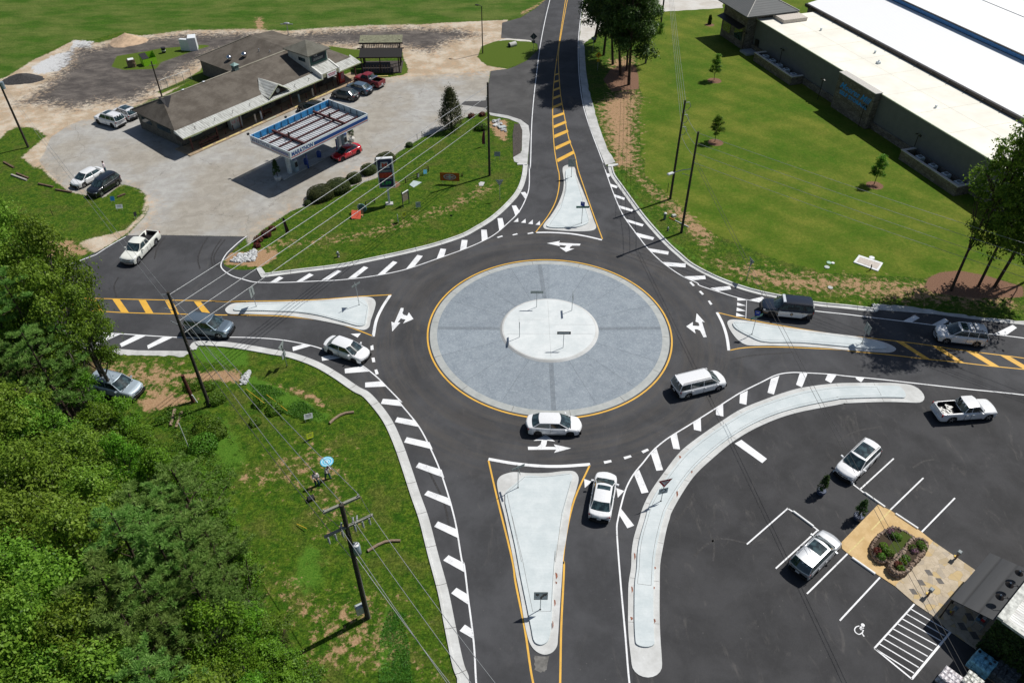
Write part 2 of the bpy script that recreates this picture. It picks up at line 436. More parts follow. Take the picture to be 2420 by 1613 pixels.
gme = bpy.data.meshes.new('ground')
gme.vertices.add(nx * ny)
gme.vertices.foreach_set('co', np.stack([PX, PY, ZZ], 1).astype(np.float32).ravel())
ii = np.arange(nx - 1)[None, :] + np.arange(ny - 1)[:, None] * nx
quads = np.stack([ii, ii + 1, ii + nx + 1, ii + nx], -1).reshape(-1, 4)
gme.loops.add(quads.size); gme.polygons.add(len(quads))
gme.loops.foreach_set('vertex_index', quads.ravel().astype(np.int32))
gme.polygons.foreach_set('loop_start', (np.arange(len(quads)) * 4).astype(np.int32))
gme.update(calc_edges=True)
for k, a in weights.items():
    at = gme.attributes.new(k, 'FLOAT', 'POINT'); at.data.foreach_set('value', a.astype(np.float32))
s = NT('ground')
P = s.geo()
n1 = s.noise(0.35, 6, 0.62, P)       # broad
n2 = s.noise(1.3, 7, 0.68, P, 0.6)   # patches
n3 = s.noise(7.0, 5, 0.7, P)         # tufts
n4 = s.noise(28.0, 3, 0.7, P)        # grain
n5 = s.noise(0.12, 4, 0.55, P)
cl = s.noise(1.5, 9, 0.80, P, .15)
nc = s.noise(3.2, 7, .78, P)
g = s.mix(s.ramp(n2, .34, .66), (.046, .126, .006), (.138, .205, .018))
g = s.mix(s.math('MULTIPLY', s.ramp(n1, .48, .66), .6), g, (.165, .165, .040))
g = s.mix(s.ramp(n3, .36, .66), s.mix(1.0, g, (.42, .46, .36), 'MULTIPLY'), g)
g = s.mix(s.math('MULTIPLY', s.ramp(n4, .45, .7), .5), g, s.mix(1.0, g, (1.7, 1.6, 1.4), 'MULTIPLY'))
g = s.mix(s.ramp(nc, .43, .60), s.mix(1.0, g, (.52, .60, .45), 'MULTIPLY'), g)
g = s.mix(s.math('MULTIPLY', s.ramp(cl, .56, .68), .32), g, (.22, .19, .080))
lg = s.mix(s.ramp(n3, .3, .7), (.034, .110, .007), (.100, .195, .020))
g = s.mix(s.ramp(s.math('ADD', s.attr('w_lush'), s.math('MULTIPLY', s.math('SUBTRACT', n2, .5), 1.2)), .4, .7), g, lg)
fs_ = s.noise(0.8, 7, .7, s.coord('Object', (0.35, 1.0, 1.0)))
fg = s.mix(s.ramp(s.noise(.16, 6, .65, s.coord('Object', (.7, 1.3, 1))), .36, .64), (.054, .132, .007), (.150, .185, .042))
fg = s.mix(s.ramp(fs_, .38, .66), s.mix(1.0, fg, (.74, .80, .70), 'MULTIPLY'), fg)
fg = s.mix(s.math('MULTIPLY', s.ramp(n3, .45, .75), .35), fg, (.15, .155, .05)); fg = s.mix(s.ramp(nc, .42, .60), s.mix(1.0, fg, (.60, .68, .55), 'MULTIPLY'), fg)
g = s.mix(s.ramp(s.math('ADD', s.attr('w_field'), s.math('MULTIPLY', s.math('SUBTRACT', n2, .5), .5)), .42, .58), g, fg)
wv = s.new('ShaderNodeTexWave', wave_type='BANDS', bands_direction='DIAGONAL'); wv.inputs['Scale'].default_value = .11; wv.inputs['Distortion'].default_value = 3.5
wv.inputs['Detail'].default_value = 3; s.link(P, wv.inputs[0])
l = s.mix(s.ramp(s.math('ADD', s.math('MULTIPLY', n5, .45), s.math('ADD', s.math('MULTIPLY', n1, .25), s.math('MULTIPLY', cl, .3))), .38, .64), (.064, .138, .006), (.190, .205, .030))
l = s.mix(s.math('MULTIPLY', s.ramp(wv.outputs['Fac'], .2, .9), .30), l, (.060, .112, .006))
l = s.mix(s.math('MULTIPLY', s.ramp(n3, .4, .75), .40), l, s.mix(1.0, l, (.52, .55, .45), 'MULTIPLY'))
l = s.mix(s.math('MULTIPLY', s.ramp(cl, .56, .68), .40), l, (.17, .155, .045)); l = s.mix(s.ramp(nc, .42, .60), s.mix(1.0, l, (.72, .78, .66), 'MULTIPLY'), l)
g = s.mix(s.ramp(s.math('ADD', s.attr('w_lawn'), s.math('MULTIPLY', s.math('SUBTRACT', n3, .5), .3)), .45, .55), g, l)
clc = s.mix(s.ramp(n3, .3, .7), (.27, .14, .072), (.46, .29, .18))
clc = s.mix(s.math('MULTIPLY', s.ramp(n4, .4, .7), .4), clc, (.62, .42, .28))
clf = s.math('ADD', s.attr('w_clay'), s.math('MULTIPLY', s.math('SUBTRACT', s.math('ADD', s.math('MULTIPLY', cl, .6), s.math('MULTIPLY', n2, .4)), .5), 3.4))
g = s.mix(s.math('MULTIPLY', s.ramp(clf, .44, .72), .85), g, clc)
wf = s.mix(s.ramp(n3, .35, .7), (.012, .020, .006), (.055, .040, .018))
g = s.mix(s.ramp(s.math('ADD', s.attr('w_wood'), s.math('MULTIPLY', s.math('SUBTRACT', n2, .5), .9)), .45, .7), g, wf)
mu = s.mix(s.ramp(s.noise(16, 5, .7, P), .3, .7), (.085, .042, .026), (.30, .175, .115))
g = s.mix(s.ramp(s.math('ADD', s.attr('w_mulch'), s.math('MULTIPLY', s.math('SUBTRACT', n3, .5), .5)), .45, .6), g, mu)
di = s.mix(s.ramp(n1, .4, .62), (.44, .345, .24), (.60, .53, .43))
di = s.mix(s.ramp(n3, .35, .75), s.mix(1.0, di, (.78, .76, .73), 'MULTIPLY'), di)
di = s.mix(s.math('MULTIPLY', s.ramp(n4, .5, .75), .5), di, (.72, .68, .60))
di = s.mix(s.math('MULTIPLY', s.ramp(n2, .50, .66), .5), di, (.56, .35, .21))
g = s.mix(s.ramp(s.math('ADD', s.attr('w_dirt'), s.math('MULTIPLY', s.math('SUBTRACT', cl, .5), .9)), .42, .6), g, di)
pa = s.mix(s.ramp(n3, .3, .7), (.36, .36, .35), (.66, .67, .68))
g = s.mix(s.ramp(s.math('ADD', s.attr('w_pale'), s.math('MULTIPLY', s.math('SUBTRACT', n2, .5), 1.4)), .42, .6), g, pa)
dk = s.mix(s.ramp(s.noise(.5, 8, .72, s.coord('Object', (.6, 1, 1)), .3), .36, .70), (.060, .053, .050), (.150, .132, .118))
dk = s.mix(s.math('MULTIPLY', s.ramp(n4, .5, .8), .5), dk, (.30, .28, .25))
g = s.mix(s.ramp(s.math('ADD', s.attr('w_dark'), s.math('MULTIPLY', s.math('SUBTRACT', cl, .5), 2.2)), .32, .70), g, dk)
lo = s.mix(s.ramp(n5, .40, .60), (.36, .335, .29), (.41, .405, .385))
lo = s.mix(s.ramp(s.noise(.7, 7, .7, P, .5), .35, .68), s.mix(1.0, lo, (.80, .79, .78), 'MULTIPLY'), lo)
lo = s.mix(s.math('MULTIPLY', s.ramp(n3, .45, .8), .4), lo, (.50, .475, .42))
cr = s.new('ShaderNodeTexVoronoi', feature='DISTANCE_TO_EDGE'); cr.inputs['Scale'].default_value = .085
wp = s.new('ShaderNodeVectorMath', operation='ADD'); nn = s.new('ShaderNodeTexNoise'); nn.inputs['Scale'].default_value = .6; nn.inputs['Detail'].default_value = 6
s.link(P, nn.inputs['Vector']); sc3 = s.new('ShaderNodeVectorMath', operation='SCALE'); sc3.inputs['Scale'].default_value = 3.0
s.link(nn.outputs['Color'], sc3.inputs[0]); s.link(P, wp.inputs[0]); s.link(sc3.outputs[0], wp.inputs[1]); s.link(wp.outputs[0], cr.inputs['Vector'])
lo = s.mix(s.math('MULTIPLY', s.ramp(cr.outputs['Distance'], .006, .0), .38), lo, (.09, .08, .07))
lo = s.mix(s.math('MULTIPLY', s.ramp(s.math('ADD', s.attr('w_dust'), s.math('MULTIPLY', s.math('SUBTRACT', n2, .5), 1.6)), .25, .95), .9), lo, di)
strk = s.noise(.9, 6, .7, s.coord('Object', (.35, 2.0, 1)), .5)
lo = s.mix(s.math('MULTIPLY', s.ramp(strk, .50, .74), .35), lo, (.24, .215, .18))
g = s.mix(s.ramp(s.math('ADD', s.attr('w_lot'), s.math('MULTIPLY', s.math('SUBTRACT', n3, .5), .6)), .45, .55), g, lo)
ig = s.mix(s.ramp(n3, .3, .7), (.040, .085, .006), (.11, .15, .02))
g = s.mix(s.ramp(s.math('ADD', s.attr('w_keep'), s.math('MULTIPLY', s.math('SUBTRACT', n3, .5), .8)), .45, .6), g, ig)
cc = s.mix(s.ramp(n1, .35, .65), (.50, .47, .42), (.60, .585, .55))
g = s.mix(s.ramp(s.attr('w_conc'), .45, .55), g, cc)
s.base(g, 0.95, 0, 0.15)
hb = s.math('ADD', s.math('MULTIPLY', n3, .6), s.math('MULTIPLY', n4, .3))
s.bump(hb, 0.55, 0.12)
gme.materials.append(s.m)
ground = bpy.data.objects.new('ground', gme); col.objects.link(ground)
tag(ground, 'grass, bare red clay, gravel yard and mown lawn around the crossing', None, None, 'structure')
# ================================================================== PAVED SURFACES
def asphalt(name, c, polar=False, dirty=0.5):
    s = NT(name); P = s.geo()
    cc = W('K', 1190, 736)
    cc = Vector((3.72, 59.11, 0))
    a = s.noise(.25, 5, .6, P, .4); b = s.noise(1.6, 6, .7, P); f = s.noise(42, 3, .8, P)
    col_ = s.mix(s.ramp(a, .35, .68), tuple(x * .78 for x in c), tuple(x * 1.24 for x in c))
    col_ = s.mix(s.math('MULTIPLY', s.ramp(b, .42, .75), .35), col_, tuple(x * 1.28 for x in c))
    if polar:
        sep = s.new('ShaderNodeSeparateXYZ'); s.link(P, sep.inputs[0])
        dx = s.math('SUBTRACT', sep.outputs[0], cc.x); dy = s.math('SUBTRACT', sep.outputs[1], cc.y)
        rr = s.math('SQRT', s.math('ADD', s.math('MULTIPLY', dx, dx), s.math('MULTIPLY', dy, dy)))
        ang = s.math('ARCTAN2', dy, dx)
        cmb = s.new('ShaderNodeCombineXYZ'); s.link(rr, cmb.inputs[0]); s.link(s.math('MULTIPLY', ang, 1.4), cmb.inputs[1])
        st = s.noise(1.5, 5, .65, cmb.outputs[0], .2)
        inring = s.math('MULTIPLY', s.ramp(rr, 12, 13.2), s.ramp(rr, 21, 17))
        col_ = s.mix(s.math('MULTIPLY', s.math('MULTIPLY', s.ramp(st, .38, .66), inring), .55), col_, (.088, .080, .072))
        band = s.math('MULTIPLY', s.ramp(s.math('ABSOLUTE', s.math('SUBTRACT', rr, 14.3)), 1.3, .2), .35)
        col_ = s.mix(band, col_, (.034, .034, .036))
    ds = s.noise(.8, 7, .72, s.coord('Object', (1.0, .35, 1)), 1.2)
    col_ = s.mix(s.math('MULTIPLY', s.ramp(ds, .54, .78), dirty), col_, (.15, .14, .128))
    pt = s.ramp(s.voro(1.1, P), .045, .02)
    col_ = s.mix(s.math('MULTIPLY', pt, .35), col_, (.25, .24, .22))
    col_ = s.mix(s.ramp(f, .35, .7), s.mix(1.0, col_, (.80, .80, .80), 'MULTIPLY'), s.mix(1.0, col_, (1.2, 1.2, 1.2), 'MULTIPLY'))
    s.base(col_, .86, 0, .3); s.bump(f, .25, .01)
    return s.m
M_road = asphalt('road_asphalt', (.056, .057, .061), True, .24)
M_road2 = asphalt('parking_asphalt', (.044, .044, .046), False, .45)
M_drive = asphalt('driveway_asphalt', (.072, .071, .071), False, .35)
def concrete(name, a, b, streak=True):
    s = NT(name); P = s.geo()
    n = s.noise(.6, 6, .65, P); m = s.noise(6, 5, .7, P); k = s.noise(2.0, 4, .6, s.coord('Object', (.3, 3.0, 1)))
    c = s.mix(s.ramp(n, .32, .68), a, b)
    c = s.mix(s.math('MULTIPLY', s.ramp(m, .4, .75), .22), c, tuple(x * .74 for x in a))
    if streak: c = s.mix(s.math('MULTIPLY', s.ramp(k, .45, .7), .18), c, tuple(x * .82 for x in a))
    s.base(c, .85, 0, .25); s.bump(m, .15, .01)
    return s.m
M_pad = concrete('island_pad_concrete', (.50, .555, .565), (.60, .645, .650))
M_kerb = concrete('kerb_concrete', (.48, .485, .47), (.60, .61, .60))
M_band = concrete('shoulder_concrete', (.38, .385, .37), (.56, .56, .55))
M_joint = simple('joint_dark', (.10, .09, .08), .9)
def worn(name, c, amt=.3, under=(.055, .054, .054)):
    s = NT(name); P = s.geo()
    n = s.noise(11, 7, .85, P); m = s.noise(.9, 4, .6, P)
    f = s.math('MULTIPLY', s.ramp(s.math('ADD', n, s.math('MULTIPLY', m, .35)), .73, .84), amt)
    c0 = s.mix(s.ramp(m, .3, .7), c, tuple(x * .88 for x in c))
    s.base(s.mix(f, c0, under), .6, 0, .4)
    return s.m
M_white = worn('road_paint_white', (.78, .79, .80), .75)
M_yell = worn('road_paint_yellow', (.72, .41, .055), .5)
nwk = spline(WP('G', [(590,195),(588,215),(580,290),(550,400),(500,490),(440,560),(360,640),(250,730),(120,810),(0,875)]) +
             WP('F', [(1800,1210),(1500,1285),(1200,1350),(900,1410),(500,1460),(150,1505)]), 5)
nek = spline(WP('G', [(1345,215),(1370,300),(1440,400),(1540,540),(1650,690),(1760,820),(1900,970),(2000,1060)]) +
             WP('L', [(500,105),(650,190),(800,260),(1000,335),(1200,390),(1400,430),(1700,490),(2000,520),(2270,550)]), 5)
swk = spline(WP('I', [(1780,745),(1820,680),(1880,662),(2100,668)]) + WP('J', [(300,1012),(600,1065),(750,1090),(1000,1175),(1200,1285),(1400,1420)]) +
             WP('O', [(1560,100),(1660,200),(1780,360),(1880,570),(1960,790),(2050,1060)]) + WP("U", [(1810,0),(1900,340),(2000,700),(2070,1040),(2150,1400),(2190,1500),(2195,1568)]) + WP('Z', [(1125,1700)]), 5)
road = WP('Z', [(1296,-110)]) + WP('C', [(355,0),(250,85),(120,165),(0,197)]) + WP('B', [(2300,212),(2290,355),(2352,355)]) + \
       WP('C', [(200,372),(275,410),(280,470),(180,560),(70,615),(0,640)]) + \
       WP('B', [(2195,658),(2150,930),(2110,935),(1950,940),(1920,970),(2140,1000),(2180,1042)]) + WP('C', [(0,1072),(120,1115),(190,1165),(200,1250),(190,1480)]) + \
       nwk + WP('F', [(105,1425)]) + WP('J', [(300,312),(200,305),(120,270),(110,230),(160,170),(300,30),(340,-2)]) + \
       WP('E', [(2335,716),(1475,700),(1190,706),(1060,790),(870,880),(740,945),(385,1040),(0,1060)]) + WP('Z', [(-160,642),(-500,648),(-500,860),(-200,835)]) + \
       WP('I', [(0,700),(600,715),(870,728),(1080,735),(1300,752),(1760,757)]) + swk + WP('Z', [(1500,1760),(2900,1760),(2900,776)]) + \
       WP('M', [(2352,272),(2000,235),(1500,170),(980,130),(960,150)]) + list(reversed(nek)) + WP('G', [(1330,205)]) + \
       WP('C', [(900,1520),(850,1400),(760,1180),(700,950),(668,700),(658,420),(690,60),(705,0)]) + WP('Z', [(1400,-110)])
mb = MB(); mb.prism(road, 0.006, 0.006); mb.build('road', M_road, kind='structure', label='dark new asphalt of the roundabout and its four roads')
gl_out = WP('V', [(1660,1330)]) + WP('V', [(1640,1150),(1650,700),(1670,400),(1690,200)]) + WP('Q', [(400,1300),(450,1150),(530,980),(640,800),(800,590),(1000,430),(1250,270),(1500,140)]) + \
         WP('L', [(1250,1400),(1600,1320),(1950,1290)]) + WP('M', [(600,900),(1000,880),(1330,900)])
lotp = WP('Z', [(1500,1760)]) + gl_out + WP('M', [(1385,830),(1800,872),(2352,930)]) + WP('Z', [(2900,985),(2900,1760)])
mb = MB(); mb.prism(lotp, 0.010, 0.010); mb.build('parking_lot', M_road2, kind='structure', label='dark grey asphalt parking lot at the restaurant')
dv = MB()
dv.prism(WP('C', [(345,5),(250,88),(120,168),(0,200)]) + WP('B', [(2305,214),(2295,352)]) + WP('C', [(0,352),(200,368),(282,410),(300,260),(340,120)]), .010, .010)
dv.prism(WP('C', [(262,480),(180,562),(70,620),(0,645)]) + WP('B', [(2200,662),(2155,930),(2115,937),(1955,943),(1930,968),(2142,998),(2184,1036)]) + WP('C', [(0,1066),(125,1110),(192,1155),(205,1100),(240,800)]), .010, .010)
dv.build('driveway', M_drive, kind='structure', label='grey worn asphalt driveways between store yard and road')
sh = MB()
def jag(pts, amp, per=5, seed=1):
    rn = random.Random(seed); o = []
    for a, b in zip(pts, pts[1:]):
        for k in range(per):
            p = a.lerp(b, k / per); o.append(p + Vector((rn.uniform(-amp, amp), rn.uniform(-amp, amp), 0)))
    o.append(pts[-1]); return o
sh.prism(WP('I', [(560,700),(600,715),(870,728),(1080,735),(1300,752),(1760,757),(1790,770)]) + jag(WP('I', [(1790,772),(1740,810),(1500,800),(1300,795),(1100,790),(870,770),(560,760)]), .12), .012, .03)
sh.prism(WP('M', [(960,150),(980,130),(1500,170),(2000,235),(2352,272)]) + WP('Z', [(2600,780),(2600,765)]) + jag(WP('M', [(2352,238),(1900,195),(1800,180),(1300,105),(960,75)]), .1, 6, 2) + WP('M', [(925,85)]), .012, .05)
sh.prism(WP('C', [(658,420),(668,700),(700,950),(760,1180),(850,1400),(905,1530),(1000,1505)]) + jag(WP('C', [(1000,1505),(905,1350),(830,1130),(785,960),(742,800),(715,560),(705,412)]), .1, 5, 3), .012, .05)
sh.prism(WP('C', [(205,1250),(192,1165),(120,1112),(0,1072)]) + WP('B', [(2180,1045),(2190,1070)]) + WP('C', [(0,1100),(100,1140),(135,1220),(130,1400),(50,1460),(60,1500),(140,1525)]) + WP('G', [(585,195)]), .012, .05)
sh.build('road_shoulder', M_band, kind='structure', label='rough pale concrete shoulders along the road edges')
mbd = MB(); mbd.prism(WP('C', [(60,1150),(110,1150),(135,1210),(130,1350),(120,1420),(50,1460),(45,1250)]), .055, .055)
mbd.build('asphalt_patch', simple('loose_asphalt', (.07, .06, .052), .95, var=.5, scale=8, world_space=True), kind='structure', label='dark loose asphalt beside the pale shoulder')
def kerb(name, inner, side, label, gut=.45, top=.17, h=.14):
    m = MB(); a = inner; b = offset(a, side * gut); c = offset(a, side * (gut + top))
    strip(m, a, b, .034); strip(m, b, b, .034, 0, h)
    strip(m, b, c, h); strip(m, c, c, h, 0, 0.0)
    L = 0
    for i in range(1, len(a)):
        L += (a[i] - a[i - 1]).length
        if L > 3.0:
            L = 0; d = (a[i] - a[i - 1]).normalized() * .018
            m.add([tuple(a[i] - d)[:2] + (.037,), tuple(a[i] + d)[:2] + (.037,), tuple(b[i] + d)[:2] + (.037,), tuple(b[i] - d)[:2] + (.037,)], [(0, 1, 2, 3)], 1)
            m.add([tuple(b[i] - d)[:2] + (h + .003,), tuple(b[i] + d)[:2] + (h + .003,), tuple(c[i] + d)[:2] + (h + .003,), tuple(c[i] - d)[:2] + (h + .003,)], [(0, 1, 2, 3)], 1)
    return m.build(name, [M_kerb, M_joint], kind='structure', label=label)
nwo = [p for p in nwk]
CC = Vector((3.72, 59.11, 0))
def away(a):
    m = a[len(a) // 2]; o = offset(a, 1.0)[len(a) // 2]
    return 1 if (o - CC).length > (m - CC).length else -1
kerb('kerb', nwk, away(nwk), 'concrete kerb curving below the fuel price sign')
kerb('kerb', nek, away(nek), 'concrete kerb curving along the mown lawn')
kerb('kerb', swk, away(swk), 'concrete kerb curving along the grass with two people', .60, .17, .10)
km = MB(); km.prism(WP('F', [(105,1425),(150,1410),(190,1465),(150,1505)]), 0, .12); km.prism(WP('G', [(490,190),(585,190),(585,203),(490,203)]), 0, .12)
km.prism(WP('G', [(1345,222),(1350,200),(1440,192),(1445,205),(1380,222)]), 0, .13); km.prism(WP('M', [(912,80),(935,75),(978,115),(968,145),(940,150)]), 0, .13)
km.build('kerb_end', M_kerb, kind='structure', label='concrete kerb ends')
# ------------------------------------------------------------------ central island
ci = MB(); NS = 128
def ring(m, r0, r1, z0, z1, mi=0, a0=0.0, a1=2 * math.pi, n=NS):
    vs = []
    for i in range(n + 1):
        t = a0 + (a1 - a0) * i / n
        d = Vector((math.cos(t), math.sin(t), 0))
        vs += [tuple(CC + d * r0)[:2] + (z0,), tuple(CC + d * r1)[:2] + (z1,)]
    m.add(vs, [(2 * i, 2 * i + 1, 2 * i + 3, 2 * i + 2) for i in range(n)], mi)
yl = MB(); ring(yl, 12.04, 12.20, .012, .012)
s = NT('truck_apron'); P = s.geo()
tint = s.attr('tint')
n = s.noise(.7, 7, .75, P, .3); m_ = s.noise(5, 6, .75, P); sp = s.noise(18, 4, .8, P)
sep = s.new('ShaderNodeSeparateXYZ'); s.link(P, sep.inputs[0])
dx = s.math('SUBTRACT', sep.outputs[0], CC.x); dy = s.math('SUBTRACT', sep.outputs[1], CC.y)
cmb = s.new('ShaderNodeCombineXYZ'); s.link(s.math('MULTIPLY', s.math('SQRT', s.math('ADD', s.math('MULTIPLY', dx, dx), s.math('MULTIPLY', dy, dy))), .6), cmb.inputs[0]); s.link(s.math('MULTIPLY', s.math('ARCTAN2', dy, dx), 5), cmb.inputs[1])
st = s.noise(1.5, 5, .7, cmb.outputs[0])
c = s.mix(s.ramp(s.math('ADD', s.math('MULTIPLY', n, .6), s.math('MULTIPLY', st, .4)), .34, .68), (.215, .255, .295), (.300, .345, .385))
c = s.mix(s.math('MULTIPLY', s.ramp(m_, .46, .66), .55), c, (.40, .45, .49))
c = s.mix(s.math('MULTIPLY', s.ramp(sp, .55, .72), .7), c, (.60, .64, .67))
br = s.new('ShaderNodeTexBrick'); br.inputs['Scale'].default_value = 4.0; s.link(P, br.inputs['Vector'])
br.inputs['Color1'].default_value = (1, 1, 1, 1); br.inputs['Color2'].default_value = (.88, .88, .88, 1); br.inputs['Mortar'].default_value = (.70, .70, .70, 1); br.inputs['Mortar Size'].default_value = .03
c = s.mix(1.0, c, br.outputs['Color'], 'MULTIPLY')
tv = s.new('ShaderNodeCombineColor');
for i in range(3): s.link(tint, tv.inputs[i])
c = s.mix(1.0, c, tv.outputs[0], 'MULTIPLY')
s.base(c, .8, 0, .3); s.bump(sp, .2, .01)
M_apron = s.m
s = NT('ring_concrete'); P = s.geo(); n = s.noise(1.2, 6, .7, P); sp = s.noise(20, 3, .7, P)
c = s.mix(s.ramp(n, .3, .7), (.335, .355, .345), (.43, .445, .43)); c = s.mix(s.math('MULTIPLY', s.ramp(sp, .45, .7), .3), c, (.30, .31, .30))
s.base(c, .85, 0, .25); M_ring = s.m
ri = thing('central_island', 'round blue-grey stamped concrete roundabout island with a white centre disc', 'traffic island', CC)
ri['kind'] = 'structure'
del ri['category']
g_ = MB(); ring(g_, 11.18, 11.89, .06, .022, 0); ring(g_, 11.89, 11.90, .022, .0, 0)
for k in range(14):
    t = 2 * math.pi * k / 14 + .35; d = Vector((math.cos(t), math.sin(t), 0)); e = Vector((-d.y, d.x, 0)) * .015
    g_.add([CC + d * 11.2 - e + Vector((0, 0, .064)), CC + d * 11.88 - e + Vector((0, 0, .027)), CC + d * 11.88 + e + Vector((0, 0, .027)), CC + d * 11.2 + e + Vector((0, 0, .064))], [(0, 1, 2, 3)], 1)
g_.build('gutter_ring', [M_ring, M_joint], ri, CC)
ap = MB(); tints = []; nsec = 16
SEC = [.97, 1.0, .98, 1.02, .93, .90, .91, .93, 1.02, .98, .96, .93, .99, .96, .98, 1.0]
for k in range(nsec):
    a0 = 2 * math.pi * k / nsec - .04; a1 = a0 + 2 * math.pi / nsec
    ring(ap, 4.9, 11.18, .10, .06, 0, a0, a1, 8); tints += [SEC[k]] * 8
for k in range(4):  # dark closure bands at the quarter points
    t = k * math.pi / 2 + (.02, .06, -.02, .0)[k]; d = Vector((math.cos(t), math.sin(t), 0)); e = Vector((-d.y, d.x, 0)) * .22
    z = Vector((0, 0, 1))
    ap.add([CC + d * 4.95 - e + z * .1035, CC + d * 11.15 - e + z * .0645, CC + d * 11.15 + e + z * .0645, CC + d * 4.95 + e + z * .1035], [(0, 1, 2, 3)], 0); tints.append(.74)
for k in range(nsec):
    if k % 4 == 0: continue
    t = 2 * math.pi * k / nsec - .04; d = Vector((math.cos(t), math.sin(t), 0)); e = Vector((-d.y, d.x, 0)) * .014; z = Vector((0, 0, 1))
    ap.add([CC + d * 4.95 - e + z * .103, CC + d * 11.15 - e + z * .064, CC + d * 11.15 + e + z * .064, CC + d * 4.95 + e + z * .103], [(0, 1, 2, 3)], 0); tints.append(.55)
apo = ap.build('truck_apron', M_apron, ri, CC)
at = apo.data.attributes.new('tint', 'FLOAT', 'FACE'); at.data.foreach_set('value', tints)
kd = MB(); ring(kd, 4.72, 4.90, .25, .12); ring(kd, 4.90, 4.93, .12, .09); ring(kd, 4.58, 4.72, .262, .25)
kd.build('kerb_ring', M_kerb, ri, CC)
dc = MB(); vs = [tuple(CC)[:2] + (.27,)] + [(CC.x + 4.58 * math.cos(2 * math.pi * i / NS), CC.y + 4.58 * math.sin(2 * math.pi * i / NS), .262) for i in range(NS)]
dc.add(vs, [(0, 1 + i, 1 + (i + 1) % NS) for i in range(NS)])
for (a, b) in (((-3.1, 1.3), (0, 1.3)), ((0, 4.4), (0, -4.4)), ((0, .5), (4.4, .5)), ((-4.2, -.9), (4.3, -.9))):
    A = CC + Vector((*a, .271)); B = CC + Vector((*b, .271)); line(dc, [A, B], .02, .272, 1)
dc.build('centre_disc', [concrete('disc_concrete', (.56, .60, .605), (.66, .69, .69)), simple('joint_light', (.36, .37, .37), .9)], ri, CC)
# ------------------------------------------------------------------ splitter islands
def island(outer, inner, label, joint=None):
    t = thing('traffic_island', label, None, sum(outer, Vector()) / len(outer)); t['kind'] = 'structure'
    c = t.location
    o = MB(); O_ = spline(outer, 4, True); o.prism(O_, 0.0, .055, 0)
    o.build('gutter', M_kerb, t, c)
    i = MB(); I_ = spline(inner, 4, True); i.prism(I_, .055, .17, 0)
    i.build('pad', M_pad, t, c)
    if joint:
        j = MB()
        for q in joint: line(j, [Vector((p.x, p.y, 0)) for p in q], .022, .1735)
        j.build('joint', M_joint, t, c)
    return t
S_out = WP('P', [(700,790),(730,742),(800,712),(860,702),(1000,712),(1180,710),(1340,692),(1430,698),(1468,750),(1450,860),(1405,1000),(1375,1180),(1345,1380)]) + \
        WP('V', [(1010,330),(990,600),(970,900),(955,1130),(945,1220),(900,1280),(830,1302),(755,1275),(697,1210),(650,1060),(600,760),(560,560),(520,340),(455,20)]) + WP('P', [(760,1080),(712,900)])
S_in = WP('P', [(775,915),(870,820),(965,748),(1160,752),(1380,724),(1408,742),(1385,850),(1330,1060),(1290,1250),(1240,1560)]) + \
       WP('V', [(940,260),(912,560),(900,850),(885,1080),(850,1190),(790,1215),(735,1190),(700,1050),(660,850),(600,560),(545,260),(485,0)]) + WP('P', [(850,1270)])
island(S_out, S_in, 'long white concrete splitter island below the centre circle with a keep right sign',
       [WP('P', [(790,905),(960,758),(1160,757),(1385,730)]), WP('P', [(1395,800),(1310,1100),(1250,1560)]), WP('V', [(925,330),(905,600),(888,900)]), WP('V', [(520,0),(620,420),(715,905),(888,900)]), WP('P', [(790,905),(930,1560)])])
W_out = WP('J', [(130,690),(150,660),(200,632),(300,622),(600,615),(1000,600),(1300,575),(1450,567),(1520,580),(1550,615),(1542,680),(1505,790),(1490,850),(1460,875),(1420,880),(1300,850),(1100,805),(900,770),(700,745),(500,735),(300,728),(190,730),(150,720)])
W_in = WP('J', [(210,695),(240,655),(400,640),(700,632),(1000,620),(1370,592),(1440,600),(1480,670),(1465,780),(1450,835),(1400,848),(1250,810),(1000,745),(800,718),(600,708),(400,702),(280,705)])
island(W_out, W_in, 'white concrete splitter island at the left with two sign backs on poles', [WP('J', [(300,650),(700,636),(1370,598),(1475,672),(1448,828)]), WP('J', [(700,705),(1000,735),(1250,798),(1400,838),(1448,828)])])
N_out = WP('G', [(918,250),(925,220),(960,203),(1000,205),(1030,225),(1050,300),(1110,450),(1170,600),(1215,730),(1235,790),(1215,815),(1150,828),(1000,828),(850,818),(750,805),(735,780),(750,750),(800,690),(870,580),(920,450),(930,350)])
N_in = WP('G', [(945,300),(958,250),(1000,240),(1025,290),(1075,430),(1130,600),(1165,720),(1155,755),(1080,788),(960,800),(800,797),(768,785),(780,760),(850,660),(920,540),(950,400)])
island(N_out, N_in, 'white concrete splitter island above the centre circle with street name signs', [WP('G', [(965,312),(1038,312),(1165,735),(980,790),(790,785),(900,620),(950,450),(965,312)])])
E_out = WP('L', [(875,650),(890,630),(930,622),(1050,632),(1400,690),(1800,745),(2160,792),(2380,845),(2468,895),(2450,920),(2400,932),(2278,928),(2028,912),(1728,885),(1300,868),(1130,868),(1050,860),(980,820),(920,750),(885,690)])
E_in = WP('L', [(925,665),(945,648),(1100,662),(1400,712),(1800,768),(2200,822),(2350,865),(2380,895),(2250,905),(1960,880),(1560,845),(1200,835),(1090,790),(985,735),(940,700)])
island(E_out, E_in, 'white concrete splitter island at the right beside the police car', [WP('L', [(935,660),(1100,668),(1500,735),(2150,820)]), WP('L', [(935,660),(985,725),(1200,822),(1560,832),(2150,870),(2150,820)])])
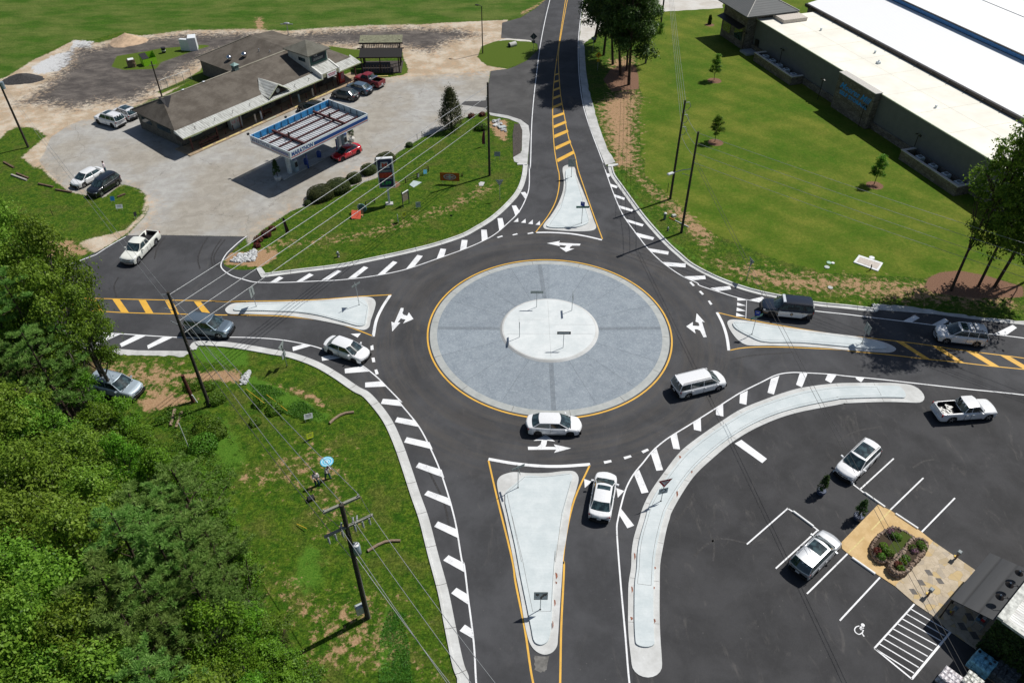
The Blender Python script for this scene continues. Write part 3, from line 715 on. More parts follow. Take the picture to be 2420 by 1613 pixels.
gl = WP('V', [(1650,1390)]) + WP('V', [(1640,1300),(1628,1200),(1617,1050),(1616,850),(1622,620),(1645,480),(1650,330),(1670,200),(1730,0)]) + \
     WP('Q', [(460,1080),(500,980),(560,870),(680,700),(830,510),(970,395),(1200,235),(1400,110)]) + WP('L', [(1260,1365),(1400,1315),(1560,1270),(1900,1225)]) + WP('M', [(800,820),(1100,820),(1240,832)])
gr = WP('V', [(1938,1390)]) + WP('V', [(1932,1280),(1925,1200),(1915,950),(1915,700),(1920,450),(1935,350),(1985,100),(2015,0)]) + \
     WP('Q', [(740,1100),(850,900),(970,730),(1150,560),(1350,400),(1600,260),(1900,150)]) + WP('L', [(2000,1410)]) + WP('M', [(600,1015),(900,1003),(1100,1000),(1330,1008)])
GL = resample(spline(gl, 6), 90); GR = resample(spline(gr, 6), 90)
def mixl(t): return [a.lerp(b, t) for a, b in zip(GL, GR)]
t = thing('traffic_island', 'long curved white concrete divider between roundabout and restaurant parking lot', None, GL[45]); t['kind'] = 'structure'
c0 = t.location.copy()
def capped(a, b, out):
    """closed outline of a band with rounded ends"""
    def cap(p, q, d):
        m = (p + q) / 2; r = (q - p) / 2; o = []
        for k in range(1, 10):
            an = math.pi * k / 10; o.append(m - r * math.cos(an) + d * r.length * out * math.sin(an))
        return o
    d1 = ((a[-1] - a[-3]).normalized() + (b[-1] - b[-3]).normalized()).normalized(); d0 = ((a[0] - a[2]).normalized() + (b[0] - b[2]).normalized()).normalized()
    return a + cap(a[-1], b[-1], d1) + list(reversed(b)) + cap(b[0], a[0], d0)
m = MB(); m.prism(capped(GL, GR, .9), 0, .055); m.build('gutter', M_kerb, t, c0)
a_, b_ = mixl(.2)[3:-2], mixl(.80)[3:-2]
m = MB(); m.prism(capped(a_, b_, .5), .055, .17); m.build('pad', M_pad, t, c0)
m = MB(); line(m, mixl(.28)[12:-6], .02, .1735); line(m, mixl(.72)[12:-6], .02, .1735)
for i in (12, -7): line(m, [GL[i].lerp(GR[i], .28), GL[i].lerp(GR[i], .72)], .02, .1735)
for i in range(6, 88, 7):
    line(m, [GL[i].lerp(GR[i], .015), GL[i].lerp(GR[i], .195)], .02, .0585); line(m, [GL[i].lerp(GR[i], .805), GL[i].lerp(GR[i], .985)], .02, .0585)
m.build('joint', M_joint, t, c0)
# ------------------------------------------------------------------ painted markings
wm, ym = MB(), MB(); ZW = .016
def wl(pts, w=.12, per=5): line(wm, spline(pts, per), w, ZW)
def yln(pts, w=.12, per=5): line(ym, spline(pts, per), w, ZW)
wl(WP('C', [(400,-60),(390,0),(350,170),(300,430),(265,700),(240,920),(222,1150),(207,1568)]) + WP('G', [(605,200),(600,420),(570,520),(500,650),(400,750),(270,860),(150,925),(0,990)]) +
   WP('F', [(1800,1330),(1500,1430),(1200,1490),(900,1525),(600,1540),(400,1548),(200,1550)]) + WP('J', [(400,425),(300,400),(200,370),(120,320),(90,280),(95,240),(140,160),(200,100),(280,30),(335,-8)]))
wl(WP('E', [(1190,716),(1050,795),(905,888)])); wl(WP('E', [(905,888),(640,985),(385,1065),(105,1095),(0,1097)]) + WP('Z', [(-300,660)]))
wl(WP('Z', [(-300,760),(0,772)]) + WP('I', [(500,560),(860,578),(1200,598),(1500,618),(1800,632)]) + WP('J', [(0,948),(300,948),(600,965),(800,995),(1000,1042),(1100,1080),(1250,1135),(1400,1200),(1560,1320),(1650,1410),(1800,1568)]) +
   WP('O', [(1850,190),(2040,430),(2170,680),(2260,900)]) + WP('P', [(300,1150),(375,1560)]) + WP('U', [(2140,430),(2190,800),(2240,1200),(2262,1568)]) + WP('Z', [(1135,1700)]))
wl(WP('C', [(705,-60),(697,0),(660,300),(652,450),(665,750),(700,980),(760,1180),(850,1420),(905,1568)]) + WP('G', [(1300,180),(1350,330),(1420,520),(1500,690),(1640,880),(1700,960),(1850,1110),(2050,1250),(2200,1320)]) +
   WP('L', [(600,290),(800,360),(1000,420),(1200,458),(1450,500),(1700,538),(2000,570),(2200,595)]) + WP('M', [(1200,235),(1490,272),(2010,352),(2352,395)]) + WP('Z', [(2700,840)]))
wl(WP('Z', [(1500,1700)]) + WP('V', [(1630,1568),(1590,1100),(1545,600),(1512,150)]) + WP('Q', [(232,1200),(245,1130),(270,1020),(320,850),(390,720),(480,610),(570,500),(700,390),(900,265),(1100,140),(1310,5)]) +
   WP('L', [(1000,1310),(1200,1210),(1350,1140),(1480,1120),(1600,1122),(1900,1140)]) + WP('M', [(600,745),(1000,785),(1400,830),(1800,875),(2352,932)]) + WP('Z', [(2700,975)]))
yln(WP('C', [(545,-60),(535,0),(490,300),(440,650),(418,900),(420,1200),(435,1400),(465,1568)]) + WP('G', [(885,280),(885,400),(850,550),(780,680),(665,835)]))
yln(WP('C', [(560,-60),(552,0),(507,250),(470,500),(475,700),(490,880),(520,1050),(570,1300),(620,1430),(650,1568)]) + WP('G', [(1110,380),(1200,640),(1295,900)]))
yln(WP('Z', [(-300,690)]) + WP('I', [(0,245),(780,258),(1400,272),(2352,292)]) + WP('J', [(0,608),(600,603),(1000,592),(1400,562),(1700,545)]))
yln(WP('Z', [(-300,722)]) + WP('I', [(0,362),(800,375),(1200,395),(1700,408),(2352,422)]) + WP('J', [(150,738),(300,738),(600,745),(900,770),(1100,800),(1300,850),(1525,935)]))
yln(WP('P', [(618,590),(700,950),(850,1568)]) + WP('V', [(550,600),(640,1050),(720,1568)]) + WP('Z', [(1285,1700)]), .14)
yln(WP('P', [(1575,635),(1430,960),(1350,1300),(1320,1568)]) + WP('V', [(1010,420),(985,1050),(975,1568)]) + WP('Z', [(1321,1700)]), .14)
yln(WP('L', [(790,555),(1000,605),(1400,680),(1800,745),(2100,782)]) + WP('M', [(1100,418),(1400,455),(1700,500),(2000,540),(2352,585)]) + WP('Z', [(2700,895)]))
yln(WP('L', [(900,910),(1000,890),(1130,880),(1400,880),(1700,892),(2000,908)]) + WP('M', [(700,515),(1100,555),(1400,590),(1700,620),(2000,655),(2352,690)]) + WP('Z', [(2700,905)]))
wl(WP('J', [(1690,548),(1620,655),(1560,780),(1528,940)]), .30); wl(WP('P', [(618,577),(850,617),(1100,642),(1300,645),(1578,627)]), .30)
wl(WP('G', [(670,838),(800,837),(1000,850),(1150,875),(1290,908)]), .26); wl(WP('L', [(778,552),(832,660),(870,780),(890,912)]), .28)
def wq(k, *qs):
    for q in qs: wm.prism(WP(k, q), .019, .019)
def yq(k, *qs):
    for q in qs: ym.prism(WP(k, q), .019, .019)
yq('I', [(835,262),(900,264),(968,378),(905,375)], [(1062,268),(1132,270),(1218,392),(1145,388)], [(1310,275),(1378,277),(1452,402),(1380,400)], [(1560,283),(1628,285),(1700,408),(1625,405)], [(1832,290),(1898,292),(1998,412),(1925,411)],
   [(590,260),(655,261),(735,374),(670,372)], [(345,252),(410,253),(490,370),(430,368)], [(100,250),(165,250),(245,366),(185,364)])
yq('C', [(415,905),(488,876),(492,896),(418,925)], [(418,985),(500,952),(504,974),(418,1010)], [(418,1075),(520,1040),(525,1060),(420,1098)], [(425,1165),(538,1118),(545,1140),(428,1190)],
   [(430,1252),(555,1200),(562,1225),(432,1282)], [(440,1360),(580,1298),(588,1322),(445,1390)], [(455,1475),(610,1395),(620,1422),(462,1505)], [(428,755),(480,738),(482,752),(428,770)], [(420,830),(484,806),(486,824),(420,848)], [(435,690),(474,678),(474,690),(434,702)])
yq('M', [(1140,425),(1210,432),(1465,595),(1390,582)], [(1475,465),(1550,475),(1785,628),(1715,615)], [(1795,512),(1890,525),(2120,665),(2030,655)], [(2120,555),(2220,570),(2440,700),(2352,690)])
wq('I', [(895,680),(1060,594),(1140,598),(915,700)], [(1132,688),(1290,606),(1385,610),(1150,720)], [(1392,705),(1540,625),(1635,628),(1400,738)], [(640,668),(800,578),(880,583),(655,685)], [(400,655),(560,568),(640,572),(415,672)], [(160,645),(330,560),(400,563),(175,662)])
wq('J', [(765,1040),(880,1010),(950,1025),(770,1078)], [(1040,1130),(1150,1110),(1250,1138),(1045,1170)], [(1258,1245),(1420,1220),(1490,1270),(1262,1288)], [(1452,1375),(1600,1362),(1645,1412),(1452,1420)])
wq('O', [(1700,168),(1848,180),(1893,240),(1680,215)], [(1835,342),(2000,372),(2045,435),(1812,388)], [(1925,530),(2140,578),(2170,645),(1900,580)], [(2040,770),(2255,838),(2280,915),(2010,815)])
wq('P', [(45,875),(255,950),(277,1028),(10,915)], [(140,1165),(318,1240),(335,1325),(105,1215)])
wq('U', [(2000,360),(2135,430),(2148,520),(1950,410)], [(2075,668),(2172,725),(2188,827),(2025,720)], [(2155,1015),(2215,1055),(2228,1147),(2105,1075)])
wq('G', [(1338,278),(1366,285),(1370,305),(1348,318)], [(1362,375),(1440,402),(1430,422),(1378,405)], [(1398,474),(1508,512),(1500,532),(1418,505)], [(1445,580),(1585,622),(1575,642),(1468,612)], [(1505,706),(1685,762),(1672,782),(1535,740)], [(1596,835),(1785,885),(1770,910),(1632,880)],
   [(1725,986),(1922,1018),(1915,1048),(1765,1022)], [(1868,1116),(2082,1132),(2080,1168),(1908,1155)], [(2068,1253),(2265,1245),(2272,1278),(2130,1290)])
wq('L', [(715,322),(900,303),(912,335),(790,352)], [(1090,432),(1205,405),(1225,415),(1180,458)], [(995,1325),(1068,1290),(1055,1425),(990,1410)], [(768,1455),(835,1418),(838,1535),(768,1520)], [(1288,1178),(1367,1150),(1315,1328),(1255,1310)],
   [(1560,1128),(1634,1128),(1580,1260),(1525,1235)], [(1823,1138),(1907,1145),(1855,1220),(1800,1190)], [(2088,1165),(2170,1172),(2140,1212),(2093,1182)])
wq('M', [(1200,238),(1318,178),(1365,205),(1285,248)], [(1475,272),(1600,208),(1640,235),(1555,284)], [(2075,352),(2245,270),(2285,298),(2180,370)], [(2352,300),(2440,330),(2560,360),(2520,395)])
wq('Q', [(268,1042),(395,1205),(330,1230),(252,1100)], [(393,720),(440,676),(530,890),(465,902)], [(553,528),(606,478),(668,680),(605,688)], [(738,370),(797,332),(828,485),(765,480)], [(953,235),(1024,192),(1028,315),(960,300)],
   [(1345,430),(1408,395),(1650,575),(1605,615)])
wq('J', [(548,432),(640,372),(680,388),(605,432)], [(798,424),(925,343),(965,360),(858,420)], [(1038,408),(1190,312),(1230,325),(1105,404)], [(1288,393),(1440,277),(1482,290),(1362,385)], [(1568,360),(1715,228),(1757,240),(1632,352)],
   [(1838,303),(1945,170),(1997,180),(1912,285)], [(2125,212),(2165,110),(2218,115),(2195,188)])
wq('F', [(2028,1248),(2045,1148),(2100,1150),(2090,1222)])
wq('G', [(155,922),(148,812),(200,812),(210,892)], [(320,825),(303,704),(350,702),(370,785)], [(474,684),(438,585),(478,582),(514,643)], [(565,522),(522,460),(562,455),(584,480)])
wq('G', [(455,738),(498,700),(500,738)], [(525,745),(568,708),(570,748)], [(592,755),(637,717),(637,760)], [(662,765),(703,728),(706,768)], [(295,882),(345,866),(355,876),(308,890)], [(442,858),(488,846),(494,856),(450,866)], [(585,845),(635,834),(645,845),(592,854)])
wq('L', [(970,412),(1058,438),(970,442)], [(968,458),(1052,490),(968,490)], [(965,505),(1050,540),(962,540)], [(960,555),(1045,590),(958,590)], [(515,268),(535,262),(568,298),(550,305)], [(605,355),(625,348),(655,380),(638,388)], [(690,445),(708,440),(735,475),(715,482)])
wq('P', [(1522,765),(1595,790),(1528,850)], [(1825,850),(1900,878),(1840,942)], [(1670,805),(1745,830),(1682,892)], [(1705,598),(1775,585),(1783,605),(1715,622)], [(1893,558),(1960,540),(1972,558),(1905,580)], [(2062,502),(2120,478),(2135,495),(2080,523)])
wq('J', [(1315,915),(1412,910),(1380,950)], [(1190,960),(1290,955),(1255,998)], [(1502,1030),(1528,1020),(1533,1065),(1505,1070)], [(1512,1142),(1540,1138),(1548,1180),(1520,1185)], [(1540,1255),(1565,1250),(1580,1292),(1552,1302)])
line(wm, WP('L', [(1058,440),(1050,610)]), .05, ZW)
ARW = dict(G=[(770,940),(895,918),(880,935),(1088,945),(1080,962),(1010,962),(990,975),(985,990),(1030,990),(950,1022),(888,978),(935,984),(955,963),(885,955),(895,968)],
  J=[(1790,670),(1815,672),(1812,700),(1802,715),(1815,735),(1850,745),(1865,712),(1908,775),(1810,818),(1835,780),(1805,775),(1790,768),(1760,808),(1785,808),(1708,893),(1700,800),(1728,812),(1780,690)],
  L=[(585,560),(662,645),(635,640),(680,785),(650,788),(618,725),(590,712),(565,712),(575,752),(487,685),(550,643),(548,678),(600,682),(612,678),(603,650),(575,640)],
  P=[(990,460),(1080,460),(1110,440),(1120,402),(1042,405),(1160,348),(1248,412),(1172,402),(1165,440),(1155,460),(1250,462),(1235,438),(1398,475),(1238,518),(1258,488),(992,490)])
nm = dict(G='above', J='left of', L='right of', P='below')
for k, q in ARW.items():
    a = MB(); a.prism(WP(k, q), .020, .020); a.build('lane_arrow', M_white, kind='structure', label='white painted lane arrow on the asphalt %s the centre circle' % nm[k])
def wk(k, pts, w=.11): line(wm, WP(k, pts), w, .022)
wk('Q', [(1460,1382),(1850,1040)]); wk('Q', [(1845,1043),(1900,1077)]); wk('Q', [(2080,1208),(2140,1255)]); wk('R', [(400,1090),(5,1450)])
wk('R', [(1120,412),(800,705)]); wk('R', [(735,655),(845,740)]); wk('R', [(1400,595),(1085,900)]); wk('R', [(1698,785),(1385,1105)])
wk('X', [(685,345),(300,725)]); wk('X', [(990,570),(610,978)])
wk('X', [(1315,822),(938,1238)]); wk('X', [(935,1238),(1292,1530)]); wk('X', [(1290,1530),(1660,1082)], .14)
for a, b in (((1280,868),(1645,1082)), ((1240,915),(1600,1122)), ((1198,960),(1565,1168)), ((1155,1008),(1525,1210)), ((1112,1055),(1485,1262)), ((1068,1105),(1440,1315)), ((1025,1150),(1400,1368)), ((985,1198),(1355,1420)), ((942,1242),(1312,1475))):
    wk('X', [a, b], .085)
hm = MB()
hc = W('X', 828, 1020); hm.prism([(hc.x + .13 * math.cos(2 * math.pi * i / 12), hc.y + .13 * math.sin(2 * math.pi * i / 12)) for i in range(12)], .0225, .0225)
line(hm, spline(WP('X', [(795,1028),(765,1038),(750,1062),(758,1088),(790,1108),(818,1095),(826,1085)]), 4), .07, .022)
line(hm, WP('X', [(815,1032),(800,1052),(806,1062),(832,1068),(820,1100),(840,1128)]), .085, .0235); line(hm, WP('X', [(803,1050),(838,1048)]), .06, .025)
hm.build('accessible_symbol', M_white, kind='structure', label='white painted wheelchair symbol in the parking bay beside the hatched zone')
wm.build('road_markings_white', M_white, kind='structure', label='white painted edge lines, hatch bars, yield teeth and parking lines')
for v in yl.v: pass
ym.v_off = 0
o_ = len(ym.v); ym.add(yl.v, yl.f)
ym.build('road_markings_yellow', M_yell, kind='structure', label='yellow painted centre lines, hatch bars and circle line')

tm = MB()
for k, q in (('E', [(1965,722),(1900,830),(1872,930),(1890,1020)]), ('E', [(2130,740),(2050,850),(2022,920),(2040,980),(2075,1010)]), ('E', [(2095,735),(2020,850),(1998,930),(2015,1000)]), ('E', [(1560,720),(1490,820),(1460,930)]), ('E', [(1100,1290),(1080,1180),(1120,1100)]),
          ('Q', [(760,1180),(860,1080),(960,900)]), ('Q', [(1100,1250),(1150,1400),(1140,1540)]), ('Q', [(960,1500),(1060,1400),(1200,1330),(1500,1380)]), ('R', [(600,250),(750,160),(1000,110)]), ('R', [(1300,500),(1400,440),(1500,420)]), ('L', [(900,1000),(1100,960),(1500,930)]), ('P', [(60,700),(200,1000),(260,1300)])):
    line(tm, spline(WP(k, q), 6), .16, .0135)
s = NT('tyre_mark'); n = s.noise(5, 5, .7, s.geo()); s.base(s.mix(s.ramp(n, .45, .62), (.030, .029, .029), (.050, .049, .050)), .7, 0, .3)
tm.build('tyre_marks', s.m, kind='structure', label='dark curved tyre marks on the asphalt')
rs_ = MB()
for k, x, y, w_, h_, z in (('V',940,560,12,34,.062),('V',938,625,9,14,.062),('V',925,815,9,34,.062),('V',906,1030,6,40,.176),('V',1680,375,9,34,.062),('V',1655,690,9,34,.062),('V',1650,962,14,18,.062),('V',1872,485,9,14,.062),('V',1862,672,8,14,.062),('V',1868,985,10,22,.062),('Q',800,910,10,34,.062),('Q',828,562,12,14,.062),('Q',938,700,9,16,.062)):
    rs_.prism([W(k, x - w_, y - h_), W(k, x + w_ * .6, y - h_ * .7), W(k, x + w_, y + h_ * .2), W(k, x - w_ * .3, y + h_)], z, z)
rs_.build('rust_stains', simple('rust_clay', (.26, .10, .06), .9, var=.4, world_space=True), kind='structure', label='rusty clay smears on the concrete kerbs')
rp_ = MB(); rp_.prism(jag(WP('V', [(735,1315),(870,1310),(855,1440),(800,1472),(740,1450),(730,1380),(735,1315)]), .06, 4, 8), .013, .013)
rp_.build('repair_patch', simple('repair_grey', (.16, .155, .145), .9, var=.4, scale=2, world_space=True), kind='structure', label='rough grey concrete patch below the long splitter island')
# ================================================================== VEHICLES
M_glass = None
def mk_glass():
    s = NT('car_glass'); n = s.noise(2.5, 3, .5, s.coord('Object'))
    s.base(s.mix(s.ramp(n, .4, .65), (.012, .022, .026), (.045, .080, .088)), .05, 0, .6)
    s.b.inputs['Coat Weight'].default_value = .6; s.b.inputs['Coat Roughness'].default_value = .03
    return s.m
M_glass = mk_glass()
M_tyre = simple('tyre_rubber', (.018, .018, .019), .9)
M_rim = simple('wheel_alloy', (.42, .43, .45), .35, .7)
M_rimd = simple('wheel_dark', (.05, .05, .055), .4, .6)
M_trim = simple('black_trim', (.016, .016, .018), .6)
M_under = simple('underbody', (.008, .008, .008), .95)
M_chrome = simple('chrome', (.6, .61, .63), .18, 1.0)
M_tail = paint('tail_light', (.35, .01, .012), .15)
M_head = paint('head_light', (.62, .66, .70), .1)
M_amber = paint('amber_light', (.6, .2, .02), .15)
M_plate = simple('number_plate', (.6, .6, .62), .5)
def lerpt(tab, x):
    if x <= tab[0][0]: return tab[0][1]
    for (a, va), (b, vb) in zip(tab, tab[1:]):
        if x <= b:
            t = (x - a) / max(1e-6, b - a); return va + (vb - va) * t
    return tab[-1][1]
def smoothtab(tab, x, w=.10):
    return (lerpt(tab, x - w) + 2 * lerpt(tab, x) + lerpt(tab, x + w)) / 4
KINDS = dict(
 sedan=dict(L=4.85, W=1.84, H=1.46, wb=2.78, wr=.335, top=[(-.5,.78),(-.49,.98),(-.40,1.03),(-.30,1.05),(-.05,.96),(.20,.96),(.24,.94),(.40,.84),(.47,.74),(.495,.62),(.5,.50)],
        gh=[-.405,-.25,.085,.265], zb=.94, rails=False, win=[(-.30,-.08),(-.065,.12)], wheel='alloy'),
 coupe=dict(L=4.55, W=1.80, H=1.38, wb=2.66, wr=.335, top=[(-.5,.78),(-.49,1.00),(-.42,1.04),(-.30,1.04),(-.05,.93),(.20,.93),(.24,.91),(.40,.80),(.47,.70),(.495,.60),(.5,.48)],
        gh=[-.42,-.19,.06,.25], zb=.92, rails=False, win=[(-.28,-.09),(-.075,.11)], wheel='dark'),
 suv=dict(L=4.70, W=1.88, H=1.70, wb=2.74, wr=.365, top=[(-.5,.80),(-.495,1.10),(-.47,1.14),(-.30,1.12),(.20,1.06),(.25,1.04),(.40,.98),(.47,.88),(.495,.70),(.5,.55)],
        gh=[-.485,-.405,.075,.245], zb=1.05, rails=True, win=[(-.43,-.27),(-.255,-.08),(-.065,.10)], wheel='alloy'),
 bigsuv=dict(L=5.0, W=1.98, H=1.82, wb=2.95, wr=.385, top=[(-.5,.85),(-.495,1.16),(-.47,1.20),(-.30,1.18),(.20,1.13),(.26,1.12),(.42,1.08),(.48,.98),(.497,.80),(.5,.6)],
        gh=[-.487,-.425,.10,.235], zb=1.12, rails=True, win=[(-.445,-.29),(-.275,-.09),(-.075,.12)], wheel='alloy'),
 minivan=dict(L=5.15, W=1.96, H=1.75, wb=3.08, wr=.345, top=[(-.5,.80),(-.495,1.08),(-.47,1.12),(-.30,1.10),(.20,1.04),(.28,1.02),(.40,.92),(.47,.80),(.495,.66),(.5,.5)],
        gh=[-.49,-.435,.13,.30], zb=1.03, rails=True, win=[(-.455,-.27),(-.255,-.02),(-.005,.165)], wheel='alloy'),
 pickup=dict(L=5.5, W=1.92, H=1.80, wb=3.45, wr=.385, top=[(-.5,1.12),(-.495,1.16),(-.13,1.16),(-.10,1.16),(.20,1.12),(.26,1.11),(.42,1.06),(.48,.96),(.497,.80),(.5,.6)],
        gh=[-.125,-.075,.115,.225], zb=1.12, rails=False, win=[(-.095,-.005),(.01,.12)], wheel='alloy', bed=(-.485,-.135)),
)
def make_vehicle(kind, name, label, cat, body, rear, front, k, group=None, L=None, W_=None, H=None, roof=None, sunroof=0, trim=None, door_panel=None,
                 bumper=None, rack=False, zc=.7, wheel=None, center=None, sealed=False, stowed=False):
    K = KINDS[kind]
    A = W(k, *rear, zc); B = W(k, *front, zc)
    d = B - A; d.z = 0; ang = math.atan2(d.y, d.x)
    c = (A + B) / 2; c.z = 0
    L = L or K['L']; Wd = W_ or K['W']; Ht = H or K['H']
    sc_len = d.length
    VLOG.append((name, round(sc_len, 2), L))
    z0 = .03 if not lotz else .03
    t = thing(name, label, cat, (c.x, c.y, .016), ang, group)
    hw = Wd / 2; wr = K['wr']; wx = K['wb'] / 2 / K['L'] * L
    wxs = (-wx - .03 * L * 0, wx)
    if kind in ('pickup',): wxs = (-wx + .02 * L, wx + .035 * L)
    elif kind == 'minivan': wxs = (-wx + .0 * L, wx)
    sill = .24 if kind in ('sedan', 'coupe') else .30
    hz = Ht / K['H']
    rnd_ = {'sedan': .20, 'coupe': .22, 'suv': .16, 'bigsuv': .12, 'minivan': .16, 'pickup': .10}[kind]; wf_ = {'sedan': .42, 'coupe': .45, 'suv': .34, 'bigsuv': .24, 'minivan': .36, 'pickup': .22}[kind]
    def plan(x):  # half width in plan, rounded corners
        u = abs(x) / (L / 2); p = 5.5 if x > 0 else 8.0
        k_ = max(0, (u - (.66 if x > 0 else .74)) / .34)
        return hw * (1 - .03 * u * u) * (1 - rnd_ * min(1, k_) ** 2.2)
    def warp(v):
        u = min(1, abs(v.x) / (L / 2)); return Vector((v.x - (1 if v.x > 0 else -1) * (wf_ if v.x > 0 else wf_ * .75) * (v.y / hw) ** 2 * u ** 7, v.y, v.z))
    def warped(q):
        q.v = [warp(v) for v in q.v]; return q
    xs = set([round(-L / 2 + L * i / 84, 4) for i in range(85)])
    for w_ in wxs:
        for i in range(25): xs.add(round(w_ - (wr + .07) + (2 * wr + .14) * i / 24, 4))
    bed = K.get('bed')
    if bed:
        for bx in bed: xs.add(round(bx * L - .002, 4)); xs.add(round(bx * L + .002, 4))
    xs = sorted(xs); ra = wr + .055
    rings = []
    for x in xs:
        zt = smoothtab([(a * L, b) for a, b in K['top']], x, .05) * hz
        h = plan(x)
        zlo = sill
        for w_ in wxs:
            q = ra * ra - (x - w_) ** 2
            if q > 0: zlo = max(zlo, wr + math.sqrt(q))
        endk = max(0, (abs(x) / (L / 2) - .93) / .07)
        zlo = zlo if zlo > sill else sill + endk * .06
        zm = max(zlo + .02, .62 * hz); zs = max(zm + .02, zt - .16)
        inb = bed and bed[0] * L < x < bed[1] * L
        pts = [(0, zlo * .98 if False else zlo), (h * .97, zlo), (h * 1.0, zm), (h * .985, zs), (h * .93, zt - .035)]
        if inb: pts += [(h * .90, zt), (h * .80, zt), (h * .80, .62), (0, .62)]
        else: pts += [(h * .86, zt), (h * .78, zt + .008), (h * .4, zt + .022), (0, zt + .028)]
        rings.append([Vector((x, y, z)) for y, z in pts])
    m = MB(); nr = 9
    vs = []
    for rg in rings: vs += rg + [Vector((p.x, -p.y, p.z)) for p in rg]
    fs = []
    for i in range(len(xs) - 1):
        for k_ in range(1, nr - 1):
            a, b = i * 2 * nr + k_, (i + 1) * 2 * nr + k_
            fs.append((a, b, b + 1, a + 1)); fs.append((a + nr, a + nr + 1, b + nr + 1, b + nr))
    m.add(vs, fs, 0, True)
    for i, rev in ((0, False), (len(xs) - 1, True)):
        o = i * 2 * nr; loop = [o + k_ for k_ in range(1, nr)] + [o + nr + k_ for k_ in range(nr - 2, 0, -1)]
        if not rev: loop = loop[::-1]
        m.add([vs[q] for q in loop], [tuple(range(len(loop)))], 0)
    if not K.get('bed'): m.v = [warp(v) for v in m.v]
    else: m.v = [warp(v) if v.x > 0 else v for v in m.v]
    g = [q * L for q in K['gh']]; zb = K['zb'] * hz; zr = Ht
    hb = hw * .90; ht = hw * (.70 if kind in ('sedan', 'coupe') else .76)
    def side(x, tt, sgn, off=0.0):
        y = hb + (ht - hb) * tt; z = zb + (zr - .05 - zb) * tt
        n = Vector((0, zr - zb, hb - ht)).normalized()
        p = Vector((x, y, z)) + n * off
        return Vector((p.x, sgn * p.y, p.z))
    cb = MB(); N = 10
    cols = []
    for i in range(N + 1):
        u = i / N; x = g[1] + (g[2] - g[1]) * u
        crown = .035 * (1 - (2 * u - 1) ** 2)
        cols.append([Vector((x + .14 * (1 - y * y) * (u ** 3) - .10 * (1 - y * y) * ((1 - u) ** 3), y * ht, zr - .05 + .05 * (1 - abs(y) ** 2.5) + crown * (1 - y * y * .5))) for y in (-1, -.85, -.5, 0, .5, .85, 1)])
    vs = [p for q in cols for p in q]; fs = []
    for i in range(N):
        for j in range(6): fs.append((i * 7 + j, (i + 1) * 7 + j, (i + 1) * 7 + j + 1, i * 7 + j + 1))
    rm = MB(); rm.add(vs, fs, 0, True)
    for (xb, xt) in ((g[3], g[2]), (g[0], g[1])):
        top = cols[-1] if xb > 0 or xb == g[3] else cols[0]
        if xb == g[0]: top = cols[0]
        bot = [Vector((xb + (.20 if xb == g[3] else -.12) * (1 - (q.y / ht) ** 2), q.y / ht * hb, zb - .02)) for q in top]
        v2 = bot + top; f2 = [((j, j + 1, 7 + j + 1, 7 + j) if xb == g[3] else (j, 7 + j, 8 + j, j + 1)) for j in range(6)]
        m.add(v2, f2, 0, True)
    for sgn in (1, -1):
        q = [side(g[0], 0, sgn), side(g[3], 0, sgn), side(g[2], 1, sgn), side(g[1], 1, sgn)]
        q[0].z -= .02; q[1].z -= .02
        m.add(q, [(0, 1, 2, 3) if sgn < 0 else (3, 2, 1, 0)], 0)
    m.build('body', body, t)
    rm.build('roof', roof or body, t)
    ub = MB(); ub.box((0, 0, .34), (L * .96, Wd * .80, .30)); ub.build('underbody', M_under, t)
    def screen(nm, xb, xt, topcols, front):
        inset = .10; v = []
        M_ = 6
        for i in range(M_ + 1):
            yy = -1 + 2 * i / M_
            yt = yy * ht * .95; yb_ = yy * hb * .94
            cz = zr - .05 + .05 * (1 - abs(yy * .9) ** 2.5)
            bulge = (.20 if front else -.12) * (1 - yy * yy)
            P0 = Vector((xb + bulge, yb_, zb - .02)); P1 = Vector((xt + bulge * .65, yt, cz))
            lo = P0.lerp(P1, .05 if front else (.12 if kind in ('sedan', 'coupe') else .10)); hi = P0.lerp(P1, .97)
            n = Vector((abs(zr - zb) * (1 if front else -1), 0, abs(xt - xb))).normalized() * .014
            v += [lo + n, hi + n]
        f = [((2 * i, 2 * i + 2, 2 * i + 3, 2 * i + 1) if front else (2 * i, 2 * i + 1, 2 * i + 3, 2 * i + 2)) for i in range(M_)]
        q = MB(); q.add(v, f, 0, True); q.build(nm, M_glass, t)
    screen('windshield', g[3], g[2], cols[-1], True)
    screen('rear_window', g[0], g[1], cols[0], False)
    for sgn in (1, -1):
        for (xa, xb_) in K['win']:
            xa, xb_ = xa * L, xb_ * L
            def clampx(x, tt):
                lo = g[0] + (g[1] - g[0]) * tt + .06; hi = g[3] + (g[2] - g[3]) * tt - .07
                return min(max(x, lo), hi)
            lo_t, hi_t = .12, .90
            isf = (xb_ == max(w_[1] for w_ in K['win']) * L); isr = (xa == min(w_[0] for w_ in K['win']) * L)
            x1b = clampx(xb_ + (9 if isf else 0), lo_t); x1t = clampx(xb_ + (9 if isf else 0), hi_t)
            x0b = clampx(xa - (9 if isr else 0), lo_t) + (.10 if isr and kind in ('sedan', 'coupe') else 0); x0t = clampx(xa - (9 if isr else 0), hi_t)
            q = MB(); q.add([side(x0b, lo_t, sgn, .010), side(x1b, lo_t, sgn, .010), side(x1t, hi_t, sgn, .010), side(x0t, hi_t, sgn, .010)], [(0, 1, 2, 3) if sgn < 0 else (3, 2, 1, 0)])
            q.build('side_window', M_glass, t)
